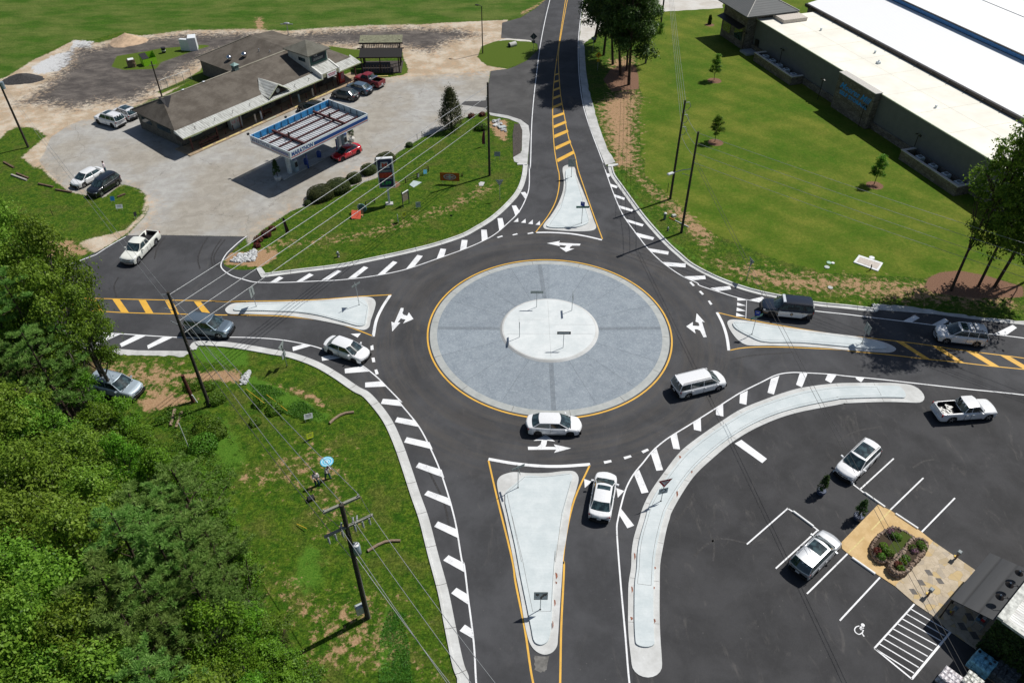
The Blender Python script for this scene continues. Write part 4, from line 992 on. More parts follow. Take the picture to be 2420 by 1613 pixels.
    for w_ in wxs:
        for sgn in (1, -1):
            y0 = sgn * (hw - .045)
            q = MB(); nn = 22
            prof = [(wr * .66, 0), (wr * .94, 0), (wr, .035), (wr, .19), (wr * .9, .22)]
            vv = []
            for (r_, dep) in prof:
                for i in range(nn):
                    a = 2 * math.pi * i / nn; vv.append((w_ + r_ * math.cos(a), y0 - sgn * dep, wr + r_ * math.sin(a)))
            ff = []
            for j in range(len(prof) - 1):
                for i in range(nn): ff.append((j * nn + i, j * nn + (i + 1) % nn, (j + 1) * nn + (i + 1) % nn, (j + 1) * nn + i))
            q.add(vv, ff, 0, False); wo_ = q.build('wheel', M_tyre, t)
            q = MB(); rr_ = wr * .66; rim = []
            q.add([(w_ + rr_ * math.cos(2 * math.pi * i / nn), y0 - sgn * .045, wr + rr_ * math.sin(2 * math.pi * i / nn)) for i in range(nn)], [tuple(range(nn))], 1)
            for s_ in range(5):
                a = 2 * math.pi * s_ / 5 + .3
                e = Vector((math.cos(a), 0, math.sin(a))); pp = Vector((-e.z, 0, e.x)) * .035
                c_ = Vector((w_, y0 - sgn * .012, wr)); q.add([c_ - pp, c_ + e * rr_ - pp * 1.3, c_ + e * rr_ + pp * 1.3, c_ + pp], [(0, 1, 2, 3)], 0)
            q.build('rim', [M_rimd if (wheel or K['wheel']) == 'dark' else M_rim, M_trim], wo_)
    bed = K.get('bed')
    def patch(nm, pts, mat, par=t):
        q = MB(); q.add(pts, [tuple(range(len(pts)))]); return q.build(nm, mat, par)
    zf = smoothtab([(a * L, b) for a, b in K['top']], L * .47, .05) * hz
    for sgn in (1, -1):
        x = L * .5
        q = MB(); yy = plan(L * .455)
        q.box((L * .462, sgn * yy * .80, zf - .10), (.24, yy * .34, .12), ry=.25, rz=-sgn * .22); (warped(q) if 1 else q).build('headlight', M_head, t)
        zt_ = (K['top'][1][1] - .10) * hz; yr = plan(-L * .48)
        q = MB(); q.box((-L * .489, sgn * yr * .86, zt_ - .06), (.10, yr * .30, .16 if kind in ('sedan', 'coupe') else .26), rz=sgn * .15); (q if bed else warped(q)).build('tail_light', M_tail, t)
        q = MB(); xm = g[3] - .28; q.box((xm - .02, sgn * (hw * .99 + .10), zb + .04), (.13, .20, .13), rz=sgn * .2); q.tube((xm, sgn * hw * .86, zb), (xm, sgn * (hw + .04), zb + .02), .025)
        q.build('mirror', body if cat != 'pickup truck' else (trim or body), t)
        for xx in (K['win'][-1][0] * L + .12, (K['win'][-2][0] * L + .12) if len(K['win']) > 1 else 0):
            q = MB(); q.box((xx, sgn * (hw + .003), zb - .13), (.17, .03, .03)); q.build('door_handle', trim or body, t)
    def bar(x, z, w_, dx, dz, nm, mt):
        q = MB(); n_ = 10
        for i in range(n_): q.box((x, -w_ / 2 + w_ * (i + .5) / n_, z), (dx, w_ / n_ * 1.02, dz))
        (q if (bed and x < 0) else warped(q)).build(nm, mt, t)
    bar(L * .490, zf - .18, plan(L * .45) * 1.0, .06, .14, 'grille', M_trim)
    bar(L * .494, .42, plan(L * .45) * 1.6, .07, .14, 'front_bumper', bumper or M_trim); bar(-L * .494, .40, plan(-L * .45) * 1.6, .06, .12, 'rear_bumper', bumper or M_trim)
    q = MB(); q.box((-L * .5 - .005, 0, .66 if kind not in ('sedan', 'coupe') else .72), (.02, .32, .16)); q.build('number_plate', M_plate, t)
    for sgn in (1, -1):
        for (xa, xb_) in K['win']:
            for xx in (xa * L - .02,):
                if kind == 'pickup' and xx < bed[1] * L: continue
                q = MB(); q.box((xx, sgn * (hw * .994), .66 * hz), (.014, .035, .60 * hz)); q.build('door_seam', M_trim, t)
        q = MB(); q.box((0, sgn * hw * .975, .34), (L * .44, .05, .07)); q.build('sill_trim', M_trim, t)
    q = MB()
    xs_ = g[3] + .02
    q.box((xs_ + .07, 0, zb - .005), (.10, hb * 1.7, .03))
    q.build('cowl', M_trim, t)
    if sunroof:
        q = MB(); x0, x1 = g[2] - .10, g[2] - .10 - sunroof
        def rz_(x, y): u = (x - g[1]) / (g[2] - g[1]); return zr - .05 + .05 * (1 - abs(y / ht) ** 2.5) + .035 * (1 - (2 * u - 1) ** 2) * (1 - (y / ht) ** 2 * .5) + .012
        v = []; f = []; n1_, n2_ = 6, 6; wv_ = ht * .80
        for i in range(n1_ + 1):
            for j in range(n2_ + 1):
                x = x0 + (x1 - x0) * i / n1_; y = -wv_ + 2 * wv_ * j / n2_; v.append((x, y, rz_(x, y)))
        for i in range(n1_):
            for j in range(n2_): a = i * (n2_ + 1) + j; f.append((a, a + 1, a + n2_ + 2, a + n2_ + 1))
        q.add(v, f, 0, True); q.build('sunroof', M_glass, t)
    if K['rails'] or rack:
        for sgn in (1, -1):
            q = MB(); y = sgn * ht * .90
            q.path([(g[1] + .12, y, zr - .01), (g[1] + .2, y, zr + .055), (g[2] - .15, y, zr + .055), (g[2] - .05, y, zr - .0)], .022, 6); q.build('roof_rail', trim or M_trim, t)
    if rack:
        for xx in (g[1] + .45, g[1] + 1.1):
            q = MB(); q.box((xx, 0, zr + .10), (.07, ht * 1.7, .035)); q.build('roof_rack_bar', M_trim, t)
    if bed:
        q = MB(); x0, x1 = bed[0] * L, bed[1] * L; h = hw * .80
        q.box(((x0 + x1) / 2, 0, .635), (x1 - x0 - .02, h * 1.98, .03))
        for sgn in (1, -1): q.box(((x0 + x1) / 2, sgn * (h - .012), .88), (x1 - x0 - .02, .02, .46))
        for x in (x0 + .012, x1 - .012): q.box((x, 0, .88), (.02, h * 1.96, .46))
        for i in range(9): q.box(((x0 + x1) / 2, -h * .8 + h * 1.6 * i / 8, .655), (x1 - x0 - .05, .03, .012))
        q.build('truck_bed', M_trim if body is not M_red else M_trim, t)
        q = MB(); q.box((-L * .5 + .022, 0, .90), (.05, hw * 1.56, .50)); q.build('tailgate', body, t)
        q = MB(); q.box((-L * .505, 0, .50), (.16, hw * 1.7, .15)); q.build('step_bumper', bumper or M_chrome, t)
    if door_panel:
        for sgn in (1, -1):
            q = MB(); x0, x1 = K['win'][0][1] * L + .05, K['win'][-1][1] * L + .32
            y = hw * 1.0 + .008
            pts = [(x0 + .1, y, .40), (x1, y, .40), (x1 + .02, y, 1.04), (x0 - .45, y * .995, 1.04), (x0 - .35, y, .75)]
            pts = [Vector((a, sgn * b, c_)) for a, b, c_ in pts]
            q.add(pts, [tuple(range(5)) if sgn < 0 else tuple(reversed(range(5)))]); dp = q.build('door_panel', door_panel, t)
            q = MB(); cx_ = (x0 + x1) / 2 - .1
            n_ = 6; sh_ = [(-.14, .14), (-.14, -.04), (-.06, -.15), (.06, -.15), (.14, -.04), (.14, .14), (0, .19)]
            q.add([(cx_ + a * sgn, sgn * (y + .008), .74 + b) for a, b in sh_], [tuple(range(7)) if sgn > 0 else tuple(reversed(range(7)))], 0)
            q.add([(cx_ + a * .55 * sgn, sgn * (y + .014), .74 + b * .55) for a, b in sh_], [tuple(range(7)) if sgn > 0 else tuple(reversed(range(7)))], 1)
            q.build('emblem', [simple('emblem_dark', (.05, .04, .04), .5), simple('emblem_gold', (.45, .33, .22), .5)], dp)
    return t
VLOG = []; lotz = False
P_white = paint('white_car_paint', (.78, .79, .80), .25)
P_cream = paint('cream_car_paint', (.76, .77, .70), .25)
P_black = paint('black_car_paint', (.008, .009, .012), .12)
P_police = paint('police_black_paint', (.012, .017, .028), .15)
P_bluegrey = paint('blue_grey_metallic', (.16, .21, .26), .42, .55, .15)
P_silver = paint('silver_metallic', (.46, .48, .50), .42, .5, .15)
P_silver2 = paint('silver_blue_metallic', (.42, .50, .56), .42, .4, .15)
P_grey = paint('dark_grey_metallic', (.085, .095, .10), .42, .5, .15)
P_blue2 = paint('slate_blue_metallic', (.12, .18, .25), .42, .5, .15)
P_red = paint('bright_red_paint', (.55, .006, .018), .2)
M_red = paint('dark_red_paint', (.20, .012, .018), .35, coat=.5)
P_dark = paint('charcoal_paint', (.02, .023, .025), .2)
v1 = make_vehicle('bigsuv', 'suv', 'white suv with black glass roof panel parked nose to the gravel, left of the store', 'suv', P_white, (1120,1125), (905,1065), 'A', sunroof=.8, L=4.9, zc=.9, wheel='dark')
make_vehicle('suv', 'suv', 'white suv with dark tinted roof parked against the end wall of the store', 'suv', P_white, (1235,1060), (1070,1000), 'A', sunroof=1.5, L=4.4, H=1.6, zc=.9, wheel='dark')
make_vehicle('sedan', 'sedan', 'white sedan parked on the gravel beside the black suv', 'sedan', P_white, (945,85), (700,215), 'E', L=4.6, wheel='alloy')
make_vehicle('suv', 'suv', 'shiny black suv parked on the gravel edge beside the white sedan', 'suv', P_black, (1090,150), (860,295), 'E', L=4.6, zc=.8, wheel='alloy')
make_vehicle('pickup', 'pickup_truck', 'cream white crew cab pickup with an empty dark bed leaving the store driveway', 'pickup truck', P_cream, (1420,700), (1215,910), 'E', zc=.9, L=5.7, bumper=M_chrome)
make_vehicle('suv', 'suv', 'blue-grey metallic suv driving behind the utility pole on the left road', 'suv', P_bluegrey, (1770,480), (2175,535), 'I', zc=.9, L=4.9, W_=1.95, H=1.75, trim=M_chrome)
make_vehicle('suv', 'suv', 'silver suv parked on the red dirt half hidden by the tree crowns', 'suv', P_silver2, (890,1020), (1305,1120), 'I', zc=.9, L=4.9, W_=1.95, H=1.75, trim=M_chrome)
make_vehicle('sedan', 'sedan', 'white sedan entering the circle from the left road over the hatch bars', 'sedan', P_white, (1085,985), (1475,1125), 'J', L=4.8, wheel='dark')
make_vehicle('sedan', 'sedan', 'white sedan driving in the circle just below the centre island', 'sedan', P_white, (983,240), (1490,250), 'P', L=4.9, wheel='dark', trim=M_chrome)
make_vehicle('minivan', 'minivan', 'white minivan in the circle at the right of the centre island', 'minivan', P_white, (385,1265), (835,1155), 'L', zc=.8, L=5.15)
make_vehicle('sedan', 'sedan', 'white sedan with a black sunroof waiting at the yield teeth', 'sedan', P_white, (1668,1105), (1733,730), 'P', L=4.85, sunroof=.42, trim=M_chrome)
pol = make_vehicle('bigsuv', 'police_car', 'black and white police suv with a white light bar on its roof', 'police car', P_police, (1685,520), (1200,475), 'L', zc=.95, L=5.2, W_=2.0, H=1.9, trim=M_trim, door_panel=paint('police_white', (.62, .66, .70), .3), wheel='dark')
q = MB(); q.bbox((.50, 0, 1.97), (.30, 1.30, .11), b=.04); q.build('light_bar', M_head, pol)
q = MB(); q.box((2.60, 0, .62), (.10, 1.2, .40)); q.box((2.58, 0, .88), (.06, 1.0, .05)); q.build('push_bar', M_trim, pol)
rk = make_vehicle('suv', 'suv', 'white suv with a loaded roof rack passing the yellow hatch bars', 'suv', P_white, (1990,370), (1530,320), 'M', zc=.95, L=4.75, H=1.78, rack=True, sunroof=.55, bumper=paint('grey_bumper', (.4, .42, .44), .4))
for xx, w_ in ((-1.2, .75), (-.55, .5)):
    q = MB(); q.bbox((xx, .05, 1.93), (w_ * .7, 1.0, .12), b=.03, rz=.1); q.build('roof_load', P_white, rk)
tc = make_vehicle('pickup', 'pickup_truck', 'white pickup with tools and scrap in its bed in the restaurant parking lot', 'pickup truck', P_white, (1550,1075), (2050,1040), 'M', zc=.85, L=5.3, W_=1.86, H=1.72, bumper=P_white)
rn = random.Random(3)
q = MB()
for i in range(26): q.box((-1.6 + rn.uniform(-.75, .35), rn.uniform(-.5, .5), .70 + rn.uniform(0, .12)), (rn.uniform(.1, .7), rn.uniform(.04, .22), rn.uniform(.04, .12)), rn.uniform(0, 3))
q.build('cargo', simple('scrap_metal', (.45, .45, .44), .4, .4, var=.6, scale=5), tc)
make_vehicle('suv', 'suv', 'white crossover with a long black panoramic roof parked nose to the wheel stop', 'suv', P_white, (915,300), (645,560), 'R', zc=.8, L=4.7, W_=1.86, H=1.64, sunroof=1.55, trim=M_trim, wheel='dark')
make_vehicle('suv', 'suv', 'silver crossover with a glass sunroof parked beside the tan paved walk', 'suv', P_silver, (235,1450), (540,1150), 'R', zc=.8, L=4.75, W_=1.88, H=1.62, sunroof=1.0, trim=M_chrome, wheel='dark')
make_vehicle('coupe', 'car', 'bright red coupe parked at the fuel canopy', 'car', P_red, (1060,270), (845,365), 'F', L=4.5, zc=.6)
grp = 'cars parked facing the store front'
make_vehicle('sedan', 'sedan', 'dark grey hatch-backed car, nearest the fuel canopy of the cars facing the store', 'sedan', P_grey, (930,880), (760,845), 'B', L=4.5, zc=.8, H=1.5)
make_vehicle('sedan', 'sedan', 'slate blue sedan between the dark grey car and the dark red pickup', 'sedan', P_blue2, (1060,825), (885,785), 'B', L=4.6, zc=.8)
rp = make_vehicle('pickup', 'pickup_truck', 'dark red pickup with a silver toolbox in its bed parked by the deck', 'pickup truck', M_red, (1175,760), (955,705), 'B', L=5.2, zc=.9, bumper=M_chrome)
q = MB(); q.bbox((-.95, 0, 1.22), (.48, 1.7, .28), b=.03); q.build('toolbox', M_chrome, rp)
make_vehicle('suv', 'car', 'black car mostly hidden behind the blue canopy of the fuel station', 'car', P_dark, (600,1000), (470,975), 'B', L=4.5, zc=.8, H=1.55)
# ================================================================== BUILDINGS
def shingles(name, a, b):
    s = NT(name); O_ = s.coord('Object')
    n = s.noise(.5, 5, .6, O_); m = s.noise(9, 5, .75, O_); k = s.noise(3, 5, .7, s.coord('Object', (.5, 3, 3)))
    c = s.mix(s.ramp(n, .35, .65), a, b); c = s.mix(s.math('MULTIPLY', s.ramp(m, .4, .7), .35), c, tuple(x * .6 for x in a))
    c = s.mix(s.math('MULTIPLY', s.ramp(k, .48, .72), .35), c, tuple(min(1, x * 1.5) for x in b))
    s.base(c, .95, 0, .1); s.bump(m, .4, .02); return s.m
M_shing = shingles('roof_shingles', (.095, .082, .068), (.145, .128, .108))
M_shing2 = shingles('tower_shingles', (.12, .115, .095), (.17, .165, .14))
def ribbed(name, a, b, rib=14.0, axis_=0, stain=(.10, .09, .07), amt=.6, rough=.55, metal=.0, dk=.45):
    s = NT(name); O_ = s.coord('Object')
    sep = s.new('ShaderNodeSeparateXYZ'); s.link(O_, sep.inputs[0])
    w = s.math('ABSOLUTE', s.math('SINE', s.math('MULTIPLY', sep.outputs[axis_], rib)))
    n = s.noise(1.4, 6, .7, s.coord('Object', (3, .5, 1) if axis_ == 0 else (.5, 3, 1)))
    c = s.mix(s.ramp(w, .0, .45), tuple(x * dk for x in a), a)
    c = s.mix(s.math('MULTIPLY', s.ramp(n, .42, .7), amt), c, stain)
    c = s.mix(s.math('MULTIPLY', s.ramp(s.noise(.4, 3, .5, O_), .4, .6), .4), c, b)
    s.base(c, rough, metal, .4); s.bump(w, .4, .03); return s.m
M_tin = ribbed('porch_tin', (.50, .51, .48), (.42, .43, .40), 9, 0, (.14, .135, .11), .75)
M_canopy = ribbed('canopy_deck', (.58, .60, .62), (.42, .45, .48), 12, 1, (.22, .20, .18), .6)
M_whroof = ribbed('white_metal_roof', (.86, .87, .87), (.84, .84, .84), 7.0, 0, (.80, .80, .79), .1, dk=.9)
M_whroof2 = ribbed('restaurant_white_roof', (.72, .73, .70), (.60, .60, .58), 16, 0, (.22, .20, .19), .6)
M_membrane = simple('roof_membrane', (.80, .775, .68), .8, var=.10, scale=.25)
M_seam = ribbed('grey_standing_seam', (.13, .135, .135), (.10, .11, .11), 6.5, 0, (.08, .08, .08), .3, .75, .0)
M_blockw = simple('store_wall', (.13, .125, .105), .9, var=.3, scale=3)
M_greenw = simple('green_panel', (.028, .085, .075), .7, var=.25, scale=3)
M_creamw = simple('cream_siding', (.50, .50, .45), .8, var=.15, scale=3)
M_dwood = simple('dark_wood', (.035, .026, .022), .9, var=.4, scale=8)
M_rwood = simple('red_brown_post', (.085, .035, .028), .85, var=.4, scale=8)
M_tanw = simple('tan_wood', (.30, .22, .14), .9, var=.4, scale=8)
M_porchf = simple('porch_slab', (.34, .26, .17), .9, var=.25, scale=1.5)
M_stucco = simple('storage_stucco', (.17, .17, .165), .9, var=.08, scale=1)
def stone(name, a, b, sc_=2.2):
    s = NT(name); O_ = s.coord('Object')
    v = s.voro(sc_, s.coord('Object', (1, 1, 2)), 'F1', 'Color'); e = s.voro(sc_, s.coord('Object', (1, 1, 2)), 'DISTANCE_TO_EDGE')
    sp = s.new('ShaderNodeSeparateColor'); s.link(v, sp.inputs[0])
    c = s.mix(sp.outputs[0], a, b); c = s.mix(s.ramp(e, .05, .0), c, tuple(x * .4 for x in a))
    s.base(c, .95, 0, .1); s.bump(e, .5, .05); return s.m
M_stone = stone('stone_veneer', (.15, .125, .10), (.24, .21, .18), 1.6)
M_coping = simple('pale_coping', (.52, .50, .46), .8)
M_gutter = simple('dark_bronze', (.022, .018, .017), .5)
M_blueshade = simple('blue_shade_step', (.03, .17, .42), .5, var=.3)  # blue of a wall step in shadow, set as its base colour
M_signblue = simple('sign_blue', (.04, .30, .80), .5)
M_win = M_glass
M_ac = simple('ac_grey_blue', (.62, .68, .72), .5, .2)
M_marblue = paint('station_blue', (.012, .055, .28), .4)
M_marred = paint('station_red', (.45, .015, .02), .4)
M_fascia = simple('fascia_white', (.70, .76, .80), .45, var=.05, scale=2)
M_tarp = simple('fascia_back_blue', (.035, .24, .52), .6, var=.25, scale=2)
M_palebl = simple('fascia_inner_pale', (.36, .47, .52), .6, var=.2, scale=1.5)
M_beam = simple('rust_beam', (.075, .022, .022), .8, var=.5, scale=4)
M_yblock = simple('yellow_stop', (.70, .58, .20), .8, var=.2, scale=4)
M_wblock = simple('white_stop', (.74, .75, .74), .7, var=.12, scale=4)
# ------------------------------------------------------------- store
SO = (-43.47, 95.60, 0); SR = R(53.18)
st = thing('store', 'long dark shingled store with rusty tin porch roof and a square green tower', 'store building', SO, SR)
ux = Vector((math.cos(SR), math.sin(SR), 0)); vx = Vector((-ux.y, ux.x, 0))
def SL(u_, v_, z=0.0): return Vector(SO) + ux * u_ + vx * v_ + Vector((0, 0, z))
m = MB(); m.box((14.9, 7.8, 1.45), (28.2, 9.6, 2.9)); m.box((25.4, 17.1, 1.4), (14.6, 9.2, 2.8)); m.build('wall', M_blockw, st)
m = MB()   # main roof and rear wing with hips and valleys
def face(mm, pts, mi=0):
    pts = [Vector(p) for p in pts]; n = (pts[1] - pts[0]).cross(pts[2] - pts[0])
    if n.z < 0: pts.reverse()
    mm.add(pts, [tuple(range(len(pts)))], mi)
zr_, ze, zp = 5.1, 2.8, 3.2
face(m, [(-.3, 1.75, zp), (32.2, 1.75, zp), (27.2, 8, zr_), (2.6, 8, zr_)])
face(m, [(-.3, 1.75, zp), (2.6, 8, zr_), (.4, 13.3, ze)])
face(m, [(.4, 13.3, ze), (2.6, 8, zr_), (25.4, 8, zr_), (17.7, 13.3, ze)])
face(m, [(17.5, 13.2, ze), (25.4, 8, zr_), (25.4, 17.3, 5.2), (17.5, 22.1, ze)])
face(m, [(17.5, 22.1, ze), (25.4, 17.3, 5.2), (33.2, 22.1, ze)])
face(m, [(33.2, 22.1, ze), (25.4, 17.3, 5.2), (25.4, 8, zr_), (27.2, 8, zr_), (33.2, 13, ze)])
face(m, [(32.2, 1.75, zp), (33.2, 13, ze), (27.2, 8, zr_)])
m.build('roof', M_shing, st)
m = MB()
face(m, [(-.5, -.1, 2.68), (24.3, -.1, 2.68), (24.3, 1.9, 3.24), (-.35, 1.9, 3.24)])
face(m, [(-.5, -.1, 2.68), (-.35, 1.9, 3.24), (-.45, 1.9, 2.9)])
face(m, [(28.0, -.1, 2.68), (32.5, -.1, 2.68), (31.9, 1.9, 3.24), (28.0, 1.9, 3.24)])
face(m, [(32.5, -.1, 2.68), (33.6, 3.6, 2.75), (31.9, 1.9, 3.24)])
m.build('porch_roof', M_tin, st)
m = MB(); m.box((11.9, -.12, 2.62), (24.8, .06, .16)); m.build('fascia_board', simple('mossy_fascia', (.34, .37, .20), .9, var=.3), st)
m = MB(); m.box((30.2, -.12, 2.62), (4.6, .06, .16)); m.build('fascia_board', MATS['mossy_fascia'], st)
rid = MB(); rid.box((14, 8, 5.12), (22.8, .28, .05)); rid.build('ridge_cap', shingles('ridge_shingles', (.22, .20, .16), (.28, .26, .21)), st)
rid = MB(); rid.path([(17.5, 22.1, 2.83), (25.4, 17.3, 5.24)], .09, 5); rid.build('ridge_cap', MATS.get('rc', bpy.data.materials['ridge_shingles']), st)
rid = MB(); rid.path([(17.6, 13.25, 2.83), (25.4, 8.05, 5.14)], .09, 5); rid.build('ridge_cap', bpy.data.materials['ridge_shingles'], st)
rid = MB(); rid.path([(.4, 13.3, 2.82), (2.6, 8, 5.13)], .08, 5); rid.build('ridge_cap', bpy.data.materials['ridge_shingles'], st)
m = MB(); m.box((25.85, 4.35, 4.6), (3.7, 4.7, 2.6)); m.build('tower', M_creamw, st)
m = MB()
for q in ([(23.5, 1.5), (28.1, 1.5)], [(28.1, 1.5), (28.1, 7.1)], [(28.1, 7.1), (23.5, 7.1)], [(23.5, 7.1), (23.5, 1.5)]):
    face(m, [(*q[0], 5.95), (*q[1], 5.95), (25.8, 4.3, 7.15)])
m.box((25.8, 4.3, 5.88), (4.6, 5.6, .12)); m.build('tower_roof', M_shing2, st)
m = MB(); m.box((25.85, 1.975, 4.95), (3.3, .06, 1.5)); m.build('tower_front_panel', M_greenw, st)
m = MB(); m.box((25.85, 1.93, 5.1), (2.7, .04, 1.05)); sg = m.build('tower_sign', simple('navy_sign', (.012, .022, .035), .6), st)
m = MB(); put_text(m, 'THE', .36, (25.3, 1.895, 5.42), (1, 0, 0), (0, 0, 1), 0, 0, .7)
m.build('lettering', simple('pale_lettering', (.55, .57, .55), .7), sg)
m = MB(); rn = random.Random(5)
for i in range(5):
    x = 24.85 + i * .38; m.path([(x, 1.895, 4.78), (x + .08, 1.895, 5.16), (x + .19, 1.895, 4.80), (x + .28, 1.895, 5.14)], .04, 5)
m.build('lettering', MATS['pale_lettering'], sg)
m = MB(); m.box((23.985, 3.6, 4.9), (.05, 1.5, .55)); m.build('tower_window', M_win, st)
m = MB(); face(m, [(24.45, 0, 3.28), (27.75, 0, 3.28), (27.75, 2.0, 4.0), (24.45, 2.0, 4.0)]); m.build('entry_roof', M_tin, st)
for x in (24.33, 27.87):
    m = MB(); m.add([(x - .11, -.1, 2.5), (x + .11, -.1, 2.5), (x + .11, 2.1, 2.9), (x - .11, 2.1, 2.9), (x - .11, -.1, 3.38), (x + .11, -.1, 3.38), (x + .11, 2.1, 4.15), (x - .11, 2.1, 4.15)],
               [(4, 5, 6, 7), (0, 1, 5, 4), (1, 2, 6, 5), (2, 3, 7, 6), (3, 0, 4, 7)]); m.build('entry_side_wall', simple('white_trim', (.66, .66, .62), .7), st)
m = MB(); m.box((26.1, -.06, 2.98), (3.3, .08, .5)); m.build('entry_fascia', simple('yellow_grey_board', (.30, .30, .20), .8), st)
m = MB(); m.box((26.2, -.16, 2.85), (1.9, .06, .72)); sg = m.build('store_sign', simple('white_sign', (.72, .72, .74), .6), st)
m = MB(); m.box((26.2, -.198, 2.98), (1.5, .01, .10)); m.build('sign_line', simple('sign_red', (.45, .04, .08), .6), sg)
m = MB(); m.box((26.2, -.198, 2.74), (1.2, .01, .08)); m.build('sign_line', MATS['sign_red'], sg)
m = MB(); face(m, [(14.3, .2, 2.95), (16.3, .2, 4.35), (16.3, 4.6, 4.35), (14.3, 2.2, 3.25)]); face(m, [(18.3, .2, 2.95), (16.3, .2, 4.35), (16.3, 4.6, 4.35), (18.3, 2.2, 3.25)]); m.build('dormer_roof', M_tin, st)
m = MB(); m.add([(14.7, .55, 2.95), (17.9, .55, 2.95), (16.3, .55, 4.1)], [(0, 1, 2)]); m.build('dormer_front', M_dwood, st)
m = MB(); m.tube((16.3, .52, 3.45), (16.3, .46, 3.45), .33, .33, 16); m.build('round_sign', simple('grey_sign', (.33, .35, .33), .7), st)
for q in ([(14.3, .15, 2.97), (16.3, .15, 4.4)], [(18.3, .15, 2.97), (16.3, .15, 4.4)]):
    m = MB(); m.path(q, .07, 5); m.build('barge_board', simple('pale_moss_board', (.42, .45, .32), .8), st)
m = MB(); m.box((16.4, 1.6, .06), (33.2, 3.4, .12)); m.build('porch_floor', M_porchf, st)
for x in (1.1, 5.3, 9.3, 13.2, 18.6, 23.4, 28.2, 32.0):
    m = MB(); m.box((x, 1.0, 1.35), (.16, .16, 2.8)); m.build('porch_post', M_rwood, st)
for i, (x, w_) in enumerate(((3.3, 1.6), (6.9, 1.2), (11.2, 1.8), (15.6, 1.6), (20.6, 1.5), (22.4, 1.0), (30, 1.4))):
    m = MB(); m.box((x, 2.97, 1.35), (w_, .05, 1.3)); m.build('window', M_win, st)
for x in (8.8, 17.7, 26.1):
    m = MB(); m.box((x, 2.97, 1.15), (1.1, .05, 2.1)); m.build('door', simple('store_door', (.05, .04, .035), .5), st)
for x in (13.9, 15.6):
    m = MB(); m.box((x + 1.2, 2.9, 1.7), (.9, .04, .8)); f_ = m.build('poster', simple('poster_red', (.35, .02, .03), .6), st)
    m = MB(); m.box((x + 1.2, 2.875, 1.7), (.65, .02, .55)); m.build('poster_sheet', simple('poster_sheet', (.35, .33, .3), .7), f_)
m = MB(); m.box((2.2, 1.02, 2.15), (1.7, .05, .62)); m.build('hanging_sign', simple('pale_green_sign', (.32, .48, .38), .7), st)
m = MB(); m.box((-.02, 1.4, 2.0), (.04, 2.0, .8)); m.build('side_opening', M_trim, st)
m = MB(); m.box((.77, 6.5, 1.75), (.05, 3.0, .7)); m.build('side_window', M_win, st)
m = MB(); m.box((.75, 10.5, 1.75), (.05, 2.2, .7)); m.build('side_window', M_win, st)
for k, x, y in (('A', 2110, 488), ('A', 2255, 485)):
    p = W(k, x, y, 4.6); q = p - Vector(SO); u_, v_ = q.dot(ux), q.dot(vx)
    m = MB(); zz = 5.15 - (25.4 - u_) * .30; m.cyl((u_, v_, zz - .1), .16, .35, 12); m.ball((u_, v_, zz + .42), (.46, .46, .42), 14, 8); m.build('turbine_vent', M_chrome, st)
for u_, v_ in ((23.0, 12.5), (23.6, 10.6)):
    m = MB(); m.cyl((u_, v_, 4.2), .08, .65, 8); m.build('vent_pipe', simple('galvanised', (.5, .52, .54), .4, .5), st)
for x in (6, 9.5):
    m = MB(); m.ball((x, 8, 5.17), (.32, .18, .08), 8, 5); m.build('ridge_vent', MATS['galvanised'] if 'galvanised' in MATS else M_chrome, st)
m = MB(); m.box((15.2, 8.1, 5.35), (.75, .75, .9)); cu = m.build('cupola', simple('cupola_green', (.12, .17, .16), .7), st)
m = MB()
for q in ([(-.5, -.5), (.5, -.5)], [(.5, -.5), (.5, .5)], [(.5, .5), (-.5, .5)], [(-.5, .5), (-.5, -.5)]): face(m, [(15.2 + q[0][0], 8.1 + q[0][1], 5.8), (15.2 + q[1][0], 8.1 + q[1][1], 5.8), (15.2, 8.1, 6.15)])
m.build('cupola_roof', simple('cupola_top', (.20, .32, .30), .6), cu)
m = MB(); face(m, [(2.05, 5.9, 4.50), (2.35, 8.4, 5.2), (3.9, 7.6, 5.2)]); m.add([(1.9, 5.6, 4.35), (3.7, 6.6, 4.62), (2.3, 7.9, 5.18)], [(0, 1, 2)]); m.build('gable_vent', M_trim, st)
for x in (2.0, 5.2, 8.2, 11.2, 19.5, 22.2):
    m = MB(); m.path([(x, .6, 2.9), (x, .6, 3.3), (x + .12, .45, 3.32)], .03, 5); m.build('roof_hook', M_trim, st)
TL['a3'] = (440, 60, 5.348); TL['a4'] = (640, 60, 6.909)
grp = 'yellow wheel stops in front of the store porch'
stops = [((275,1540),0), ((440,1468),0), ((610,1390),0), ((765,1322),0), ((905,1255),0), ((1430,1020),0), ((1605,935),0), ((1715,890),0), ((1830,838),0)]
base_ = None
names_ord = ['first', 'second', 'third', 'fourth', 'fifth', 'sixth', 'seventh', 'eighth', 'ninth']
for i, (p, _) in enumerate(stops):
    c_ = W('a3', *p)
    lab = 'yellow concrete wheel stop before the store porch, %s from its left end' % names_ord[i]
    if base_ is None:
        m = MB(); m.bbox((0, 0, .07), (1.75, .16, .14), b=.03); base_ = m.build('wheel_stop', M_yblock); base_.location = c_; base_.rotation_euler.z = SR
        tag(base_, lab, 'wheel stop', grp)
    else:
        o = base_.copy(); col.objects.link(o); o.location = c_; tag(o, lab, 'wheel stop', grp)
m = MB(); m.bbox((0, 0, .07), (1.75, .16, .14), b=.03); o = m.build('wheel_stop', simple('mint_stop', (.40, .52, .42), .8)); o.location = W('a3', 1078, 1182); o.rotation_euler.z = SR
tag(o, 'pale green wheel stop among the yellow ones before the store porch', 'wheel stop')
